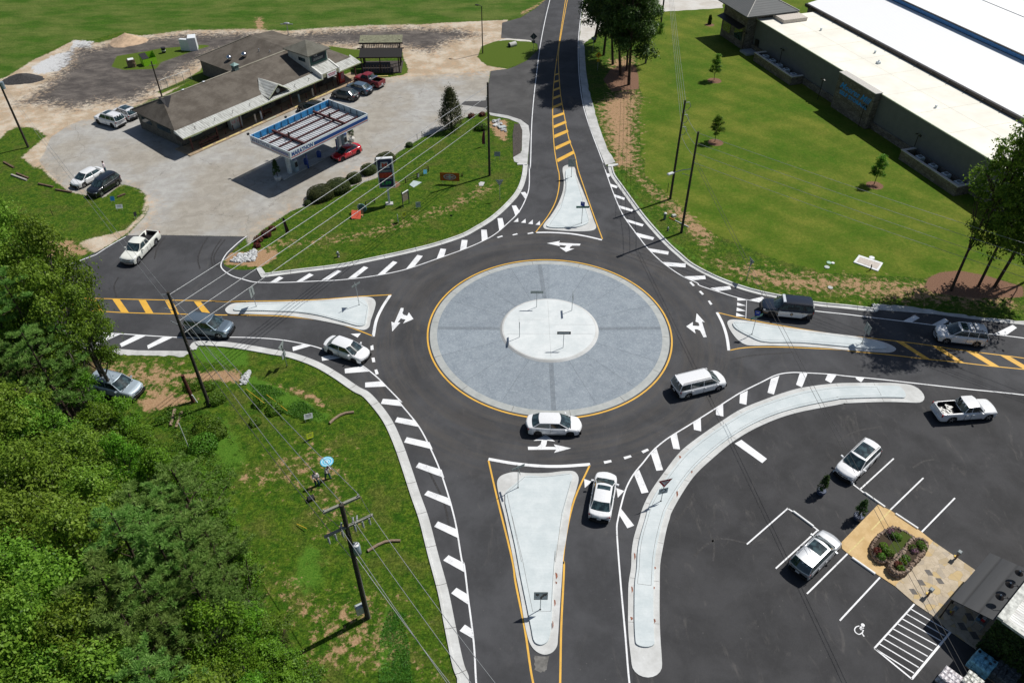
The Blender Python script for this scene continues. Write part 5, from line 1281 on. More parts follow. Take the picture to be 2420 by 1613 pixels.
m = MB(); m.bbox((0, 0, .07), (1.75, .16, .14), b=.03); o = m.build('wheel_stop', M_yblock); o.location = W('a4', 1825, 838); o.rotation_euler.z = R(5)
tag(o, 'yellow wheel stop beside the dark open pavilion', 'wheel stop')
bb = None
for i, p in enumerate([(200,1530),(295,1475),(400,1430),(505,1385),(603,1340),(700,1300),(1080,1125),(1215,1100),(1305,1065),(1525,930),(1690,855),(1785,820),(1862,780)]):
    c_ = W('a3', *p)
    if bb is None:
        m = MB(); m.box((0, 0, .45), (.11, .11, .9)); bb = m.build('bollard', M_rwood); bb.location = c_; o = bb
    else: o = bb.copy(); col.objects.link(o); o.location = c_
    tag(o, 'short dark red wooden post along the front of the store porch', 'bollard', 'short wooden posts along the store porch')
orn = [((885,1225), (.55, .50, .45), 'white and red pillar ornament left of the ice chest gap on the store porch'), ((960,1190), (.62, .66, .72), 'bulky white ornament with blue cap on the store porch'),
       ((1335,1010), (.50, .42, .38), 'white and red pillar ornament right of the red poster on the store porch'), ((1435,975), (.30, .42, .46), 'pale blue slim ornament in front of the store porch'), ((1607,900), (.5, .48, .44), 'beige slim ornament between dark posts on the store porch')]
for p, c_, lab in orn:
    t = thing('porch_ornament', lab, 'ornament', W('a3', *p)); mt = simple('orn_%d' % p[0], c_, .6, var=.3)
    m = MB(); m.path([(0, 0, 0), (0, 0, .3), (0, 0, .8), (0, 0, 1.0)], [.2, .16, .12, .15], 12); m.build('pedestal', mt, t)
    m = MB(); m.ball((0, 0, 1.15), (.15, .15, .17), 12, 8); m.build('top', mt, t)
t = thing('ice_freezer', 'pale blue-grey ice freezer with red lettering on the store porch', 'freezer', SL(9.0, 1.9), SR)
m = MB(); m.bbox((0, 0, .95), (1.9, .8, 1.7), b=.05); m.build('cabinet', simple('freezer_body', (.33, .38, .40), .5), t)
m = MB(); put_text(m, 'ICE', .5, (-.45, -.415, 1.15), (1, 0, 0), (0, 0, 1), 0, 0, .6); m.build('lettering', MATS['sign_red'], t)
m = MB(); put_text(m, 'ICE', .5, (.45, -.415, 1.15), (1, 0, 0), (0, 0, 1), 0, 0, .6); m.build('lettering', MATS['sign_red'], t)
for lab, pos, w_ in (('long dark brown bench near the left end of the store porch', SL(3.6, .7), 3.0), ('dark brown bench at the middle of the store porch', W('a3', 1035, 1140), 1.5)):
    t = thing('bench', lab, 'bench', pos, SR)
    m = MB(); m.box((0, 0, .45), (w_, .35, .06)); m.build('seat', M_rwood, t)
    m = MB(); m.box((0, .18, .75), (w_, .05, .25)); m.build('backrest', M_rwood, t)
    for x in (-w_ / 2 + .1, w_ / 2 - .1):
        m = MB(); m.box((x, 0, .21), (.07, .32, .42)); m.build('leg', M_rwood, t)
dk_ = thing('porch_railing', 'brown wooden railing of the deck beside the parked red pickup', 'railing', SL(30.2, -.9), SR)
for i in range(8):
    m = MB(); m.box((-1.8 + i * .7, 0, .5), (.07, .07, 1.0)); m.build('baluster', M_rwood, dk_)
for z in (.2, .6, .97):
    m = MB(); m.box((.65, 0, z), (5.2, .06, .07)); m.build('rail', M_rwood, dk_)
t = thing('vending_machine', 'red vending machine on the store deck right of the entrance', 'vending machine', SL(29.2, 1.5, .12), SR)
m = MB(); m.bbox((0, 0, .9), (1.0, .8, 1.8), b=.03); m.build('cabinet', M_marred, t)
m = MB(); m.box((.1, -.41, 1.1), (.6, .03, .9)); m.build('display_panel', simple('vend_panel', (.45, .25, .28), .4), t)
TL['p'] = (640, 60, 6.909)
pv = thing('pavilion', 'dark open timber pavilion with a mossy shed roof and vines right of the store', 'pavilion', (-21.4, 125.6, 0), R(2))
def PB(nm, c, d, mat=M_dwood, rz=0):
    m = MB(); m.box(c, d, rz); return m.build(nm, mat, pv)
for x in (-3.0, 3.0):
    for y, h_ in ((-1.6, 2.6), (2.4, 3.9), (1.0, 3.4)): PB('post', (x, y, h_ / 2), (.18, .18, h_))
PB('post', (0, -1.6, 1.2), (.15, .15, 2.4))
m = MB(); face(m, [(-3.5, 1.6, 3.72), (3.5, 1.6, 3.72), (3.5, 4.0, 4.1), (-3.5, 4.0, 4.1)]); m.build('roof', simple('mossy_roof', (.20, .20, .13), .9, var=.35, scale=3), pv)
PB('beam', (0, 1.6, 3.6), (7.2, .14, .2)); PB('beam', (0, 1.0, 3.0), (7.6, .12, .16)); PB('beam', (0, -1.6, 2.5), (7.4, .12, .2)); PB('beam', (0, 2.4, 2.4), (6.4, .1, .14))
m = MB()
for i in range(22): m.box((-3 + i * .285, 1.9, 2.9), (.12, .05, 1.1))
m.build('slat_screen', simple('grey_board', (.16, .15, .13), .9, var=.4), pv); MATS['grey_board'] = bpy.data.materials['grey_board']
m = MB()
for i in range(14): m.box((-2.9 + i * .45, -1.6, .7), (.08, .06, 1.2))
m.build('railing', simple('weathered_rail', (.20, .14, .10), .9, var=.4), pv)
PB('floor', (0, .6, .06), (6.6, 5.0, .12), simple('pavilion_floor', (.06, .05, .045), .9))
m = MB(); face(m, [(-3.3, -1.8, 2.62), (3.6, -1.8, 2.62), (3.6, .9, 3.1), (-3.3, .9, 3.1)]); m.build('lower_roof', simple('black_tarp', (.012, .011, .010), .8), pv)
for i in range(7): PB('picture_frame', (-2.5 + i * .8, 1.35, 1.9), (.5, .05, .42), M_tanw)
# ------------------------------------------------------------- fuel canopy
cn = thing('fuel_canopy', 'open-topped fuel station canopy with white and blue MARATHON fascia', 'canopy', SL(9.1, -14.8), SR)
hu, hv = 6.7, 3.75
m = MB(); m.box((0, 0, 4.42), (13.0, 7.1, .08)); m.build('deck', M_canopy, cn)
m = MB(); m.box((0, 0, 4.34), (13.2, 7.3, .06)); m.build('shade_panel', simple('shade_panel_dark', (.03, .035, .04), .9), cn)  # dark panel added under the deck to absorb bounce and deepen the shadow below
m = MB()
for x in np.arange(-6.3, 6.4, .42): m.box((float(x), 0, 4.49), (.07, 7.0, .07))
m.build('deck_ribs', simple('deck_rib', (.40, .42, .44), .6), cn)
for (c_, d, nm, mi) in (((0, -hv, 4.8), (2 * hu, .07, 1.05), 'fascia', 0), ((0, hv, 4.8), (2 * hu, .07, 1.05), 'fascia', 0), ((-hu, 0, 4.8), (.07, 2 * hv - .08, 1.05), 'fascia', 0), ((hu, 0, 4.8), (.07, 2 * hv - .08, 1.05), 'fascia', 0)):
    m = MB(); m.box(c_, d); f_ = m.build(nm, M_fascia, cn)
    if c_[1] == -hv:
        q = MB(); q.box((1.9, -hv - .045, 4.86), (9.4, .02, .40)); q.build('blue_band', M_marblue, f_)
        q = MB(); q.box((0, -hv - .045, 4.50), (13.2, .02, .07)); q.build('red_band', M_marred, f_)
        q = MB(); put_text(q, 'MARATHON', .74, (-4.75, -hv - .05, 4.86), (1, 0, 0), (0, 0, 1), 0, .12, 3.5, .02); q.build('lettering', M_marblue, f_)
    elif c_[0] == -hu:
        q = MB(); q.box((-hu - .045, -1.9, 4.84), (.02, 3.2, .34)); q.build('blue_band', M_marblue, f_)
        q = MB(); q.box((-hu - .045, 0, 4.50), (.02, 7.2, .07)); q.build('red_band', M_marred, f_)
        q = MB(); put_text(q, 'MARATHON', .70, (-hu - .05, 1.75, 4.88), (0, -1, 0), (0, 0, 1), 0, .12, 3.4, .02); q.build('lettering', M_marblue, f_)
m = MB(); m.box((0, hv - .055, 4.86), (2 * hu - .12, .03, .80)); m.build('fascia_back', M_tarp, cn)
m = MB(); m.box((hu - .055, 0, 4.86), (.03, 2 * hv - .2, .80)); m.build('fascia_back', M_palebl, cn)
for i in range(12):
    x = -6.2 + i * 1.13; m = MB(); m.path([(x, hv - .12, 5.25), (x, hv - .12, 4.5), (x, hv - .7, 4.5)], .035, 5); m.build('fascia_bracket', M_dwood, cn)
for i in range(6):
    y = -3 + i * 1.2; m = MB(); m.path([(hu - .12, y, 5.25), (hu - .12, y, 4.5)], .035, 5); m.build('fascia_bracket', M_dwood, cn)
for y in (-2.2, -.5, 1.3, 2.9):
    m = MB(); m.box((0, y, 4.62), (12.6, .14, .14)); m.build('purlin', M_beam, cn)
for x in (-3.4, 3.6):
    m = MB(); m.box((x, 0, 4.78), (.26, 6.9, .24)); m.build('cross_beam', M_beam, cn)
    m = MB(); m.cyl((x, .2, 4.85), .12, .6, 10); m.build('column_stub', M_dwood, cn)
for x, y in ((-4.4, .2), (4.5, .2)):
    m = MB(); m.box((x, y, 2.15), (.42, .42, 4.3)); m.build('column', simple('canopy_column', (.60, .66, .68), .5), cn)
m = MB(); m.box((.1, .2, .07), (12.2, 1.3, .13)); m.build('pump_island', M_band, cn)
for i, (x, lab) in enumerate(((-3.5, 'blue and white fuel pump at the left end under the canopy'), (5.3, 'blue and white fuel pump beside the red coupe'))):
    t = thing('fuel_pump', lab, 'fuel pump', SL(9.1 + x, -14.6, .13), SR, 'fuel pumps under the canopy')
    m = MB(); m.bbox((0, 0, .85), (.55, .9, 1.7), b=.05); m.build('cabinet', M_palebl, t)
    for sgn in (-1, 1):
        m = MB(); m.box((0, sgn * .46, 1.0), (.42, .03, .7)); m.build('display', M_trim, t)
    m = MB(); m.box((0, 0, 1.78), (.62, 1.0, .16)); m.build('top_sign', M_marblue, t)
    m = MB(); m.path([(.29, .2, 1.5), (.5, .25, 1.2), (.5, .25, .5), (.3, .2, .6)], .03, 6); m.build('hose', M_trim, t)
for x, lab in ((-1.9, 'blue bollard with a white sign left of the trash bins under the canopy'), (3.4, 'blue bollard beside the right canopy column')):
    m = MB(); m.cyl((0, 0, 0), .11, 2.0, 12); o = m.build('bollard', M_marblue); o.location = SL(9.1 + x, -15.3); tag(o, lab, 'bollard')
for k, x, y, lab in (('F', 578, 440, 'blue trash bin under the canopy nearest its left column'), ('F', 700, 370, 'blue trash bin under the middle of the canopy')):
    t = thing('trash_bin', lab, 'trash bin', W(k, x, y)); m = MB(); m.path([(0, 0, 0), (0, 0, .85)], [.28, .33], 14); m.build('drum', M_marblue, t)
    m = MB(); m.ball((0, 0, .86), (.34, .34, .2), 14, 7); m.build('lid', M_marblue, t)
for i, (x, y, r_) in enumerate(((-6.6, 4.1, 0), (6.3, 4.2, 1), (-.5, 4.05, 0))):
    t = thing('floodlight', ('small black floodlight on the rear left canopy edge', 'small black floodlight at the rear right canopy corner', 'small black floodlight at the middle of the rear canopy edge')[i], 'floodlight', SL(9.1 + x, -14.8 + y, 5.1), SR)
    m = MB(); m.tube((0, -.25, 0), (0, 0, .15), .03); m.build('arm', M_trim, t); m = MB(); m.box((0, .05, .22), (.28, .2, .24)); m.build('head', M_trim, t)
# ------------------------------------------------------------- storage building
TO = (42.62, 130.48, 0); TR = R(-71.58)
sb = thing('storage_building', 'huge low self storage building with flat pale roof and white metal roofs behind', 'storage building', TO, TR)
m = MB(); m.box((33, 5.8, 2.5), (74, 11.4, 5.0)); m.build('wall', M_stucco, sb)
m = MB(); m.box((33, 5.78, 5.03), (74.1, 11.3, .06)); m.build('flat_roof', M_membrane, sb)
m = MB()
for i in range(12): m.box((-2 + i * 6.1, 5.8, 5.063), (.07, 11.2, .006))
m.box((33, 5.9, 5.063), (73, .07, .005)); m.build('roof_seam', simple('seam_beige', (.62, .585, .49), .8), sb)
for x, y in ((4, 7), (15, 9), (34, 4), (48, 8)):
    m = MB(); m.cyl((x, y, 5.05), .16, .4, 10); m.build('roof_vent', M_ac, sb)
m = MB(); m.box((33, .06, 5.05), (74.1, .16, .14)); m.build('coping', simple('light_coping', (.60, .62, .50), .7), sb)
m = MB(); m.box((24, -.5, 2.6), (8, 1.0, 5.2)); m.build('stone_front', M_stone, sb)
m = MB(); m.box((24, -.48, 5.25), (8.2, 1.25, .12)); m.build('stone_coping', M_coping, sb)
for a, b in ((-4, 19.9), (28.1, 70)):
    m = MB(); m.box(((a + b) / 2, -.06, .5), (b - a, .14, 1.0)); m.build('stone_base', M_stone, sb)
m = MB(); m.box((33, 11.62, 5.35), (80, .45, .5)); m.build('gutter', M_gutter, sb)
for i in range(22):
    m = MB(); m.box((-5 + i * 3.3, 11.3, 5.42), (.12, .5, .1)); m.build('gutter_bracket', M_gutter, sb)
m = MB(); face(m, [(-7, 11.8, 5.55), (73, 11.8, 5.55), (73, 22.4, 7.4), (-7, 22.4, 7.4)]); m.build('metal_roof', M_whroof, sb)
m = MB(); m.box((33, 17.0, 2.7), (79, 10.4, 5.4)); m.build('rear_wall', M_stucco, sb)
m = MB(); m.box((33, 22.5, 7.72), (80, .16, .5)); m.build('blue_shade_step', M_blueshade, sb)  # wall step between the roofs; its blue shade is put into the colour
m = MB(); m.box((33, 22.42, 8.12), (80, .3, .10)); m.build('ridge_flashing', M_gutter, sb)
m = MB(); face(m, [(-7, 22.6, 8.1), (73, 22.6, 8.1), (73, 33.4, 8.7), (-7, 33.4, 8.7)]); m.build('metal_roof', M_whroof, sb)
m = MB(); m.box((33, 33.4, 8.72), (80, .12, .08)); m.build('ridge_cap', simple('grey_flashing', (.30, .31, .32), .5), sb)
m = MB(); face(m, [(-7, 33.45, 8.7), (73, 33.45, 8.7), (73, 60, 7.5), (-7, 60, 7.5)]); m.build('metal_roof', M_whroof, sb)
m = MB(); m.box((33, 41, 3.7), (79, 36, 7.2)); m.build('rear_wall', M_stucco, sb)
p = W('D', 1000, 590, 5.05) - Vector(TO); tu = Vector((math.cos(TR), math.sin(TR), 0)); tv_ = Vector((-tu.y, tu.x, 0))
m = MB(); m.box((p.dot(tu), p.dot(tv_), 5.2), (.5, .5, .3)); m.cyl((p.dot(tu), p.dot(tv_), 5.3), .1, .3, 8); m.build('roof_vent', M_ac, sb)
def TLp(u_, v_, z=0): return Vector(TO) + tu * u_ + tv_ * v_ + Vector((0, 0, z))
sg = thing('building_sign', 'blue Moores Mill SELF STORAGE letters on the stone wall', 'sign', TLp(24, -1.04, 3.3), TR)
m = MB(); put_text(m, "Moores Mill", 1.25, (0, 0, .45), (1, 0, 0), (0, 0, 1), 0, .45, 6.9, .02); m.build('script_lettering', M_signblue, sg)
m = MB(); put_text(m, 'SELF STORAGE', .72, (.1, 0, -.55), (1, 0, 0), (0, 0, 1), 0, 0, 6.2, .03); m.build('block_lettering', M_signblue, sg)
m = MB(); m.box((-8.0, 2.4, 2.9), (7.6, 8.0, 5.8)); m.build('tower', M_stone, sb)
m = MB()
E1 = [(-12.9, -2.6), (-3.1, -2.6), (-3.1, 7.5), (-12.9, 7.5)]
for i in range(4): face(m, [(*E1[i], 5.95), (*E1[(i + 1) % 4], 5.95), (-8, 2.4, 8.3)])
m.box((-8, 2.45, 5.87), (9.8, 10.1, .16)); m.build('tower_roof', M_seam, sb)
for i in range(4):
    m = MB(); m.path([(*E1[i], 5.98), (-8, 2.4, 8.33)], .07, 5); m.build('hip_cap', M_coping, sb)
m = MB(); m.add([(-11.8, -1.62, 3.9), (-4.4, -1.62, 3.9), (-4.4, -2.9, 3.5), (-11.8, -2.9, 3.5)], [(0, 1, 2, 3)]); m.build('awning', M_gutter, sb)
for x in (-10, -6.2):
    m = MB(); m.box((x, -1.63, 2.2), (2.4, .08, 1.9)); m.build('window', M_win, sb)
    for dx_ in (-.8, 0, .8):
        pass
m = MB(); m.box((-2.2, 5.2, 5.3), (3.2, 4.6, .7)); m.build('upper_wall', simple('pale_stucco', (.55, .50, .44), .9), sb)
m = MB(); m.box((-2.6, -.08, 1.1), (1.0, .08, 2.1)); m.build('door', M_gutter, sb)
m = MB(); m.box((-2.6, -1.3, .15), (2.2, 2.2, .3)); m.build('door_landing', simple('landing_concrete', (.35, .37, .38), .8), sb)
for (u0, u1, lab) in ((.6, 11.4, 'long low stone wall hiding air conditioning units near the stone tower'), (36.9, 47.2, 'long low stone wall hiding air conditioning units at the right end of the storage wall')):
    t = thing('enclosure_wall', lab, 'wall', TLp((u0 + u1) / 2, -1.3), TR); w_ = u1 - u0
    m = MB(); m.box((0, -.95, .65), (w_, .3, 1.3)); m.box((-w_ / 2 + .15, .1, .65), (.3, 1.8, 1.3)); m.box((w_ / 2 - .15, .1, .65), (.3, 1.8, 1.3)); m.build('wall', M_stone, t)
    m = MB(); m.box((0, -.95, 1.34), (w_ + .15, .42, .08)); m.build('coping', M_coping, t)
    m = MB(); m.box((-w_ / 2 + .15, .17, 1.34), (.42, 1.75, .08)); m.build('coping', M_coping, t)
    m = MB(); m.box((w_ / 2 - .15, .17, 1.34), (.42, 1.75, .08)); m.build('coping', M_coping, t)
acg = 'air conditioning units behind the stone walls'
ac0 = None; orda = ['first', 'second', 'third', 'fourth', 'fifth', 'sixth']
for enc, us in (('far', [1.9, 3.9, 5.9, 7.9, 9.9]), ('right-hand', [39.0, 41.4, 43.8, 46.0])):
    for i, u_ in enumerate(us):
        lab = 'grey air conditioning unit, %s from the left behind the %s stone wall' % (orda[i], enc)
        if ac0 is None:
            ac0 = thing('air_conditioner', lab, 'air conditioner', TLp(u_, -1.05), TR, acg)
            m = MB(); m.bbox((0, 0, .6), (.9, .9, 1.2), b=.05); m.build('casing', M_ac, ac0)
            m = MB(); m.cyl((0, 0, 1.2), .28, .03, 16); m.build('fan_grille', simple('fan_grey', (.16, .18, .19), .6), ac0)
        else:
            o = copy_tree(ac0); o.location = TLp(u_, -1.05); o['label'] = lab
wl0 = None
for i, (k, x, y) in enumerate((('C', 2280, 460), ('D', 190, 612), ('D', 560, 905), ('D', 965, 1150), ('D', 1465, 1420))):
    c_ = W(k, x, y); q = c_ - Vector(TO); c_ = TLp(q.dot(tu), min(q.dot(tv_), -1.25) if i not in (2, 3) else -1.4)
    if i in (0, 1, 4): c_ = TLp(q.dot(tu) + (.3 if i == 1 else 0), -2.0 if i == 0 else -.35)
    lab = 'black wall floodlight post, %s from the left along the storage wall' % orda[i]
    if wl0 is None:
        wl0 = thing('light_post', lab, 'light post', c_, TR, 'black floodlight posts along the storage wall')
        m = MB(); m.tube((0, 0, 0), (0, 0, 3.1), .05); m.build('pole', M_gutter, wl0)
        for sgn in (-1, 1):
            m = MB(); m.box((sgn * .32, 0, 3.15), (.3, .2, .16), ry=sgn * .4); m.build('lamp_head', M_gutter, wl0)
    else: o = copy_tree(wl0); o.location = c_; o['label'] = lab
# ------------------------------------------------------------- restaurant corner
RO = Vector((31.35, 25.95, 0)); RR = R(39.7)
rb = thing('restaurant', 'low restaurant building with white ribbed roof and dark awning at the lower right corner', 'restaurant', RO, RR)
m = MB(); m.box((9, -7, 1.9), (18, 14, 3.8)); m.build('wall', simple('restaurant_wall', (.025, .025, .022), .9, var=.3), rb)
m = MB(); face(m, [(.15, -.45, 3.86), (18, -.45, 3.86), (18, -14, 4.3), (.15, -14, 4.3)]); m.build('roof', M_whroof2, rb)
m = MB(); m.box((9, -.2, 3.92), (18.3, .55, .22)); m.build('parapet', simple('dirty_coping', (.55, .56, .52), .8, var=.4, scale=3), rb)
m = MB(); m.box((-.05, -7, 3.92), (.35, 13.4, .2)); m.build('parapet', MATS['dirty_coping'], rb)
m = MB(); m.add([(.1, 2.7, 2.42), (5.75, 2.7, 2.42), (5.75, .06, 3.22), (.1, .06, 3.22), (.1, 2.7, 2.36), (5.75, 2.7, 2.36), (5.75, .06, 3.16), (.1, .06, 3.16)], [(3, 2, 1, 0), (4, 5, 6, 7), (0, 1, 5, 4), (1, 2, 6, 5), (2, 3, 7, 6), (3, 0, 4, 7)])
m.build('awning', ribbed('awning_dark', (.045, .047, .050), (.04, .042, .045), 3.2, 1, (.03, .03, .03), .3), rb)
for x in (.2, 1.9, 3.8, 5.65):
    m = MB(); m.tube((x, 2.6, 0), (x, 2.6, 2.4), .05); m.build('awning_post', M_gutter, rb)
for i, x in enumerate((1.6, 3.0, 4.4)):
    t = thing('wall_lamp', 'round black gooseneck lamp over the dark awning, %s from the corner' % orda[i], 'lamp', RO + Matrix.Rotation(RR, 3, 'Z') @ Vector((x, 0, 3.6)), RR, 'gooseneck lamps over the dark awning')
    m = MB(); m.path([(0, .05, .25), (0, .3, .55), (0, .6, .45), (0, .62, .3)], .025, 6); m.build('arm', M_gutter, t)
    m = MB(); m.path([(0, .62, .38), (0, .62, .30), (0, .62, .12)], [.06, .12, .27], 14); m.build('lamp_shade', M_gutter, t)
    m = MB(); m.ball((0, .62, .34), .08, 10, 6); m.build('cap', M_chrome, t)
# ------------------------------------------------------------- tan walk, stone paving, planter
def rough_conc(name, a, b, c2=None):
    s = NT(name); P = s.geo(); n = s.noise(.8, 6, .65, P); m_ = s.noise(7, 5, .7, P)
    c = s.mix(s.ramp(n, .35, .65), a, b); c = s.mix(s.math('MULTIPLY', s.ramp(m_, .45, .75), .25), c, tuple(x * .65 for x in a))
    s.base(c, .85, 0, .25); return s.m
m = MB(); m.prism(WP('X', [(970,-115),(1090,-60),(1385,145),(1490,230),(1130,655),(940,530),(690,350),(630,300),(625,240)]), .0, .05)
m.build('tan_walkway', rough_conc('tan_concrete', (.50, .34, .155), (.60, .43, .22)), kind='structure', label='tan concrete walkway between the parking bays')
s = NT('flagstone'); P = s.geo(); br = s.voro(1.9, P, 'DISTANCE_TO_EDGE'); vc = s.voro(1.9, P, 'F1', 'Color'); sp = s.new('ShaderNodeSeparateColor'); s.link(vc, sp.inputs[0])
n = s.noise(1.5, 6, .7, P); c = s.mix(s.ramp(n, .35, .65), (.42, .35, .25), (.52, .44, .33)); c = s.mix(s.math('MULTIPLY', s.ramp(sp.outputs[0], .80, .86), .55), c, (.50, .35, .12)); c = s.mix(s.math('MULTIPLY', s.ramp(sp.outputs[1], .84, .90), .35), c, (.26, .24, .22))
c = s.mix(s.ramp(br, .025, .0), c, (.30, .25, .19)); s.base(c, .85, 0, .25)
m = MB(); m.prism(WP('X', [(1490,230),(1870,490),(2240,760),(2000,1330),(1880,1240),(1655,1085),(1475,925),(1320,820),(1130,655)]), .0, .05)
m.build('stone_paving', s.m, kind='structure', label='mottled flagstone paving leading to the dark awning')
m = MB()
for x, y in ((1305,705),(1380,620),(1450,525),(1555,605),(1640,900)):
    d = [W('X', x + a, y + b) for a, b in ((-45, -25), (5, -25), (45, 30), (-8, 28))]; m.prism(d, .053, .053)
for x, y in ((1840,945),(1770,1035),(1885,1120)):
    d = [W('X', x + a, y + b) for a, b in ((-55, -35), (5, -35), (50, 40), (-15, 35))]; m.prism(d, .053, .053)
m.build('paving_diamonds', simple('dark_diamond', (.13, .12, .11), .85, world_space=True), kind='structure', label='dark diamond inlays in the stone paving')
m = MB()
for a, b in (((1090, -65), (905, 130)), ((840, 195), (690, 340))): line(m, WP('X', [a, b]), .1, .055)
m.build('faded_line', simple('faded_yellow', (.62, .50, .22), .8, world_space=True), kind='structure', label='faded yellow parking lines on the tan walkway')
M_rock = stone('planter_rock', (.20, .14, .105), (.38, .30, .235), 3.2)
def rockwall(t, poly, zt, r, seed, base=None):
    rn = random.Random(seed); P = resample(poly + [poly[0]], max(8, int(sum((a - b).length for a, b in zip(poly, poly[1:] + [poly[0]])) / (r * 1.25))))
    lv = max(1, int(zt / (r * 1.3)))
    m = MB()
    for l in range(lv):
        for i, p in enumerate(P[:-1]):
            p2 = p.lerp(P[i + 1], .5) if l % 2 else p
            m.ball(Vector((p2.x, p2.y, (l + .5) * zt / lv)) + Vector((rn.uniform(-.03, .03), rn.uniform(-.03, .03), rn.uniform(-.02, .03))), (r * rn.uniform(.8, 1.2), r * rn.uniform(.8, 1.2), zt / lv * .62), 7, 5, 0, .18, rn.random())
    return m.build('stone_edging', M_rock, t, t.location)
pl1 = spline(WP('X', [(1060,140),(1110,122),(1190,152),(1282,212),(1290,225),(1200,330),(1110,400),(1090,450),(1020,440),(960,430),(905,350),(915,280),(970,195)], .0), 4, True)
t = thing('planter_bed', 'rounded stone edged flower bed with a square of lawn on the tan walkway', 'planter bed', sum(pl1, Vector()) / len(pl1))
rockwall(t, pl1, .42, .17, 2)
m = MB(); m.prism(pl1, .05, .34); m.build('soil', simple('planter_soil', (.05, .035, .02), .95), t, t.location)
m = MB(); m.prism(WP('X', [(1190,150),(1280,212),(1120,395),(1040,330)]), .34, .40); m.build('turf', simple('planter_turf', (.05, .075, .006), .95, var=.5, scale=30), t, t.location)
pl2 = spline(WP('X', [(1300,215),(1360,200),(1425,228),(1435,275),(1385,350),(1300,440),(1230,515),(1160,530),(1105,500),(1090,450),(1150,400),(1230,300)], .55), 4, True)
pl2 = [Vector((p.x, p.y, 0)) for p in pl2]
t2 = thing('planter_bed', 'long raised stone walled flower bed beside the flagstone paving', 'planter bed', sum(pl2, Vector()) / len(pl2))
rockwall(t2, pl2, .62, .17, 4)
m = MB(); m.prism(pl2, .05, .52); m.build('soil', MATS['planter_soil'], t2, t2.location)
PLANTERS = (t, t2, pl1, pl2)
# ================================================================== VEGETATION
def leafmat(name, dark, mid, light, trans=.30, rough=.5):
    s = NT(name)
    v = s.attr('lv'); oi = s.new('ShaderNodeObjectInfo').outputs['Random']
    n = s.noise(.9, 3, .6, s.coord('Object'))
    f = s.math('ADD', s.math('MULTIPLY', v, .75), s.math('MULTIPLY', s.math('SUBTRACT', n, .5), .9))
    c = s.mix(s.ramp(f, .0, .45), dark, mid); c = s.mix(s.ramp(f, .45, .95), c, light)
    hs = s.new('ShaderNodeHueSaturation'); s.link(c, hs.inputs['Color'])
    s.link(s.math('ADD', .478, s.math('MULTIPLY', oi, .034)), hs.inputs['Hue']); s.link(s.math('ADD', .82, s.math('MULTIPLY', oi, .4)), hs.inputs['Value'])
    s.base(hs.outputs[0], rough, 0, .28)
    tr = s.new('ShaderNodeBsdfTranslucent'); s.link(hs.outputs[0], tr.inputs[0])
    mx_ = s.new('ShaderNodeMixShader'); mx_.inputs[0].default_value = trans
    out = s.n['Material Output']; s.link(s.b.outputs[0], mx_.inputs[1]); s.link(tr.outputs[0], mx_.inputs[2]); s.link(mx_.outputs[0], out.inputs[0])
    return s.m
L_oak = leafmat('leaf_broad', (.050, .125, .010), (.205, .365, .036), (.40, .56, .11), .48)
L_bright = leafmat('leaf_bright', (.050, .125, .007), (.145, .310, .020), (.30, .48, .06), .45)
L_pine = leafmat('needle_pine', (.065, .145, .028), (.190, .345, .070), (.35, .50, .15), .4, .6)
L_dark = leafmat('leaf_dark', (.014, .036, .005), (.042, .095, .014), (.105, .180, .032), .2)
L_gum = leafmat('leaf_gum', (.022, .055, .007), (.070, .145, .020), (.17, .27, .045), .15)
L_hedge = leafmat('leaf_hedge', (.020, .034, .005), (.050, .072, .012), (.090, .112, .024), .1, .6)
L_jun = leafmat('leaf_juniper', (.025, .033, .010), (.060, .070, .022), (.115, .115, .045), .1, .7)
L_red = leafmat('leaf_red', (.05, .012, .008), (.14, .03, .022), (.28, .09, .06), .2)
L_weed = leafmat('leaf_weed', (.032, .095, .007), (.105, .225, .020), (.20, .36, .045), .42)
L_flower = leafmat('leaf_flower', (.05, .12, .03), (.22, .10, .16), (.55, .42, .52), .3)
def barkmat(name, a, b):
    s = NT(name); n = s.noise(6, 5, .7, s.coord('Object', (3, 3, .6))); s.base(s.mix(s.ramp(n, .3, .7), a, b), .95, 0, .1); s.bump(n, .5, .03); return s.m
B_brown = barkmat('bark_brown', (.035, .024, .018), (.10, .075, .058)); B_grey = barkmat('bark_grey', (.06, .055, .05), (.17, .15, .13))
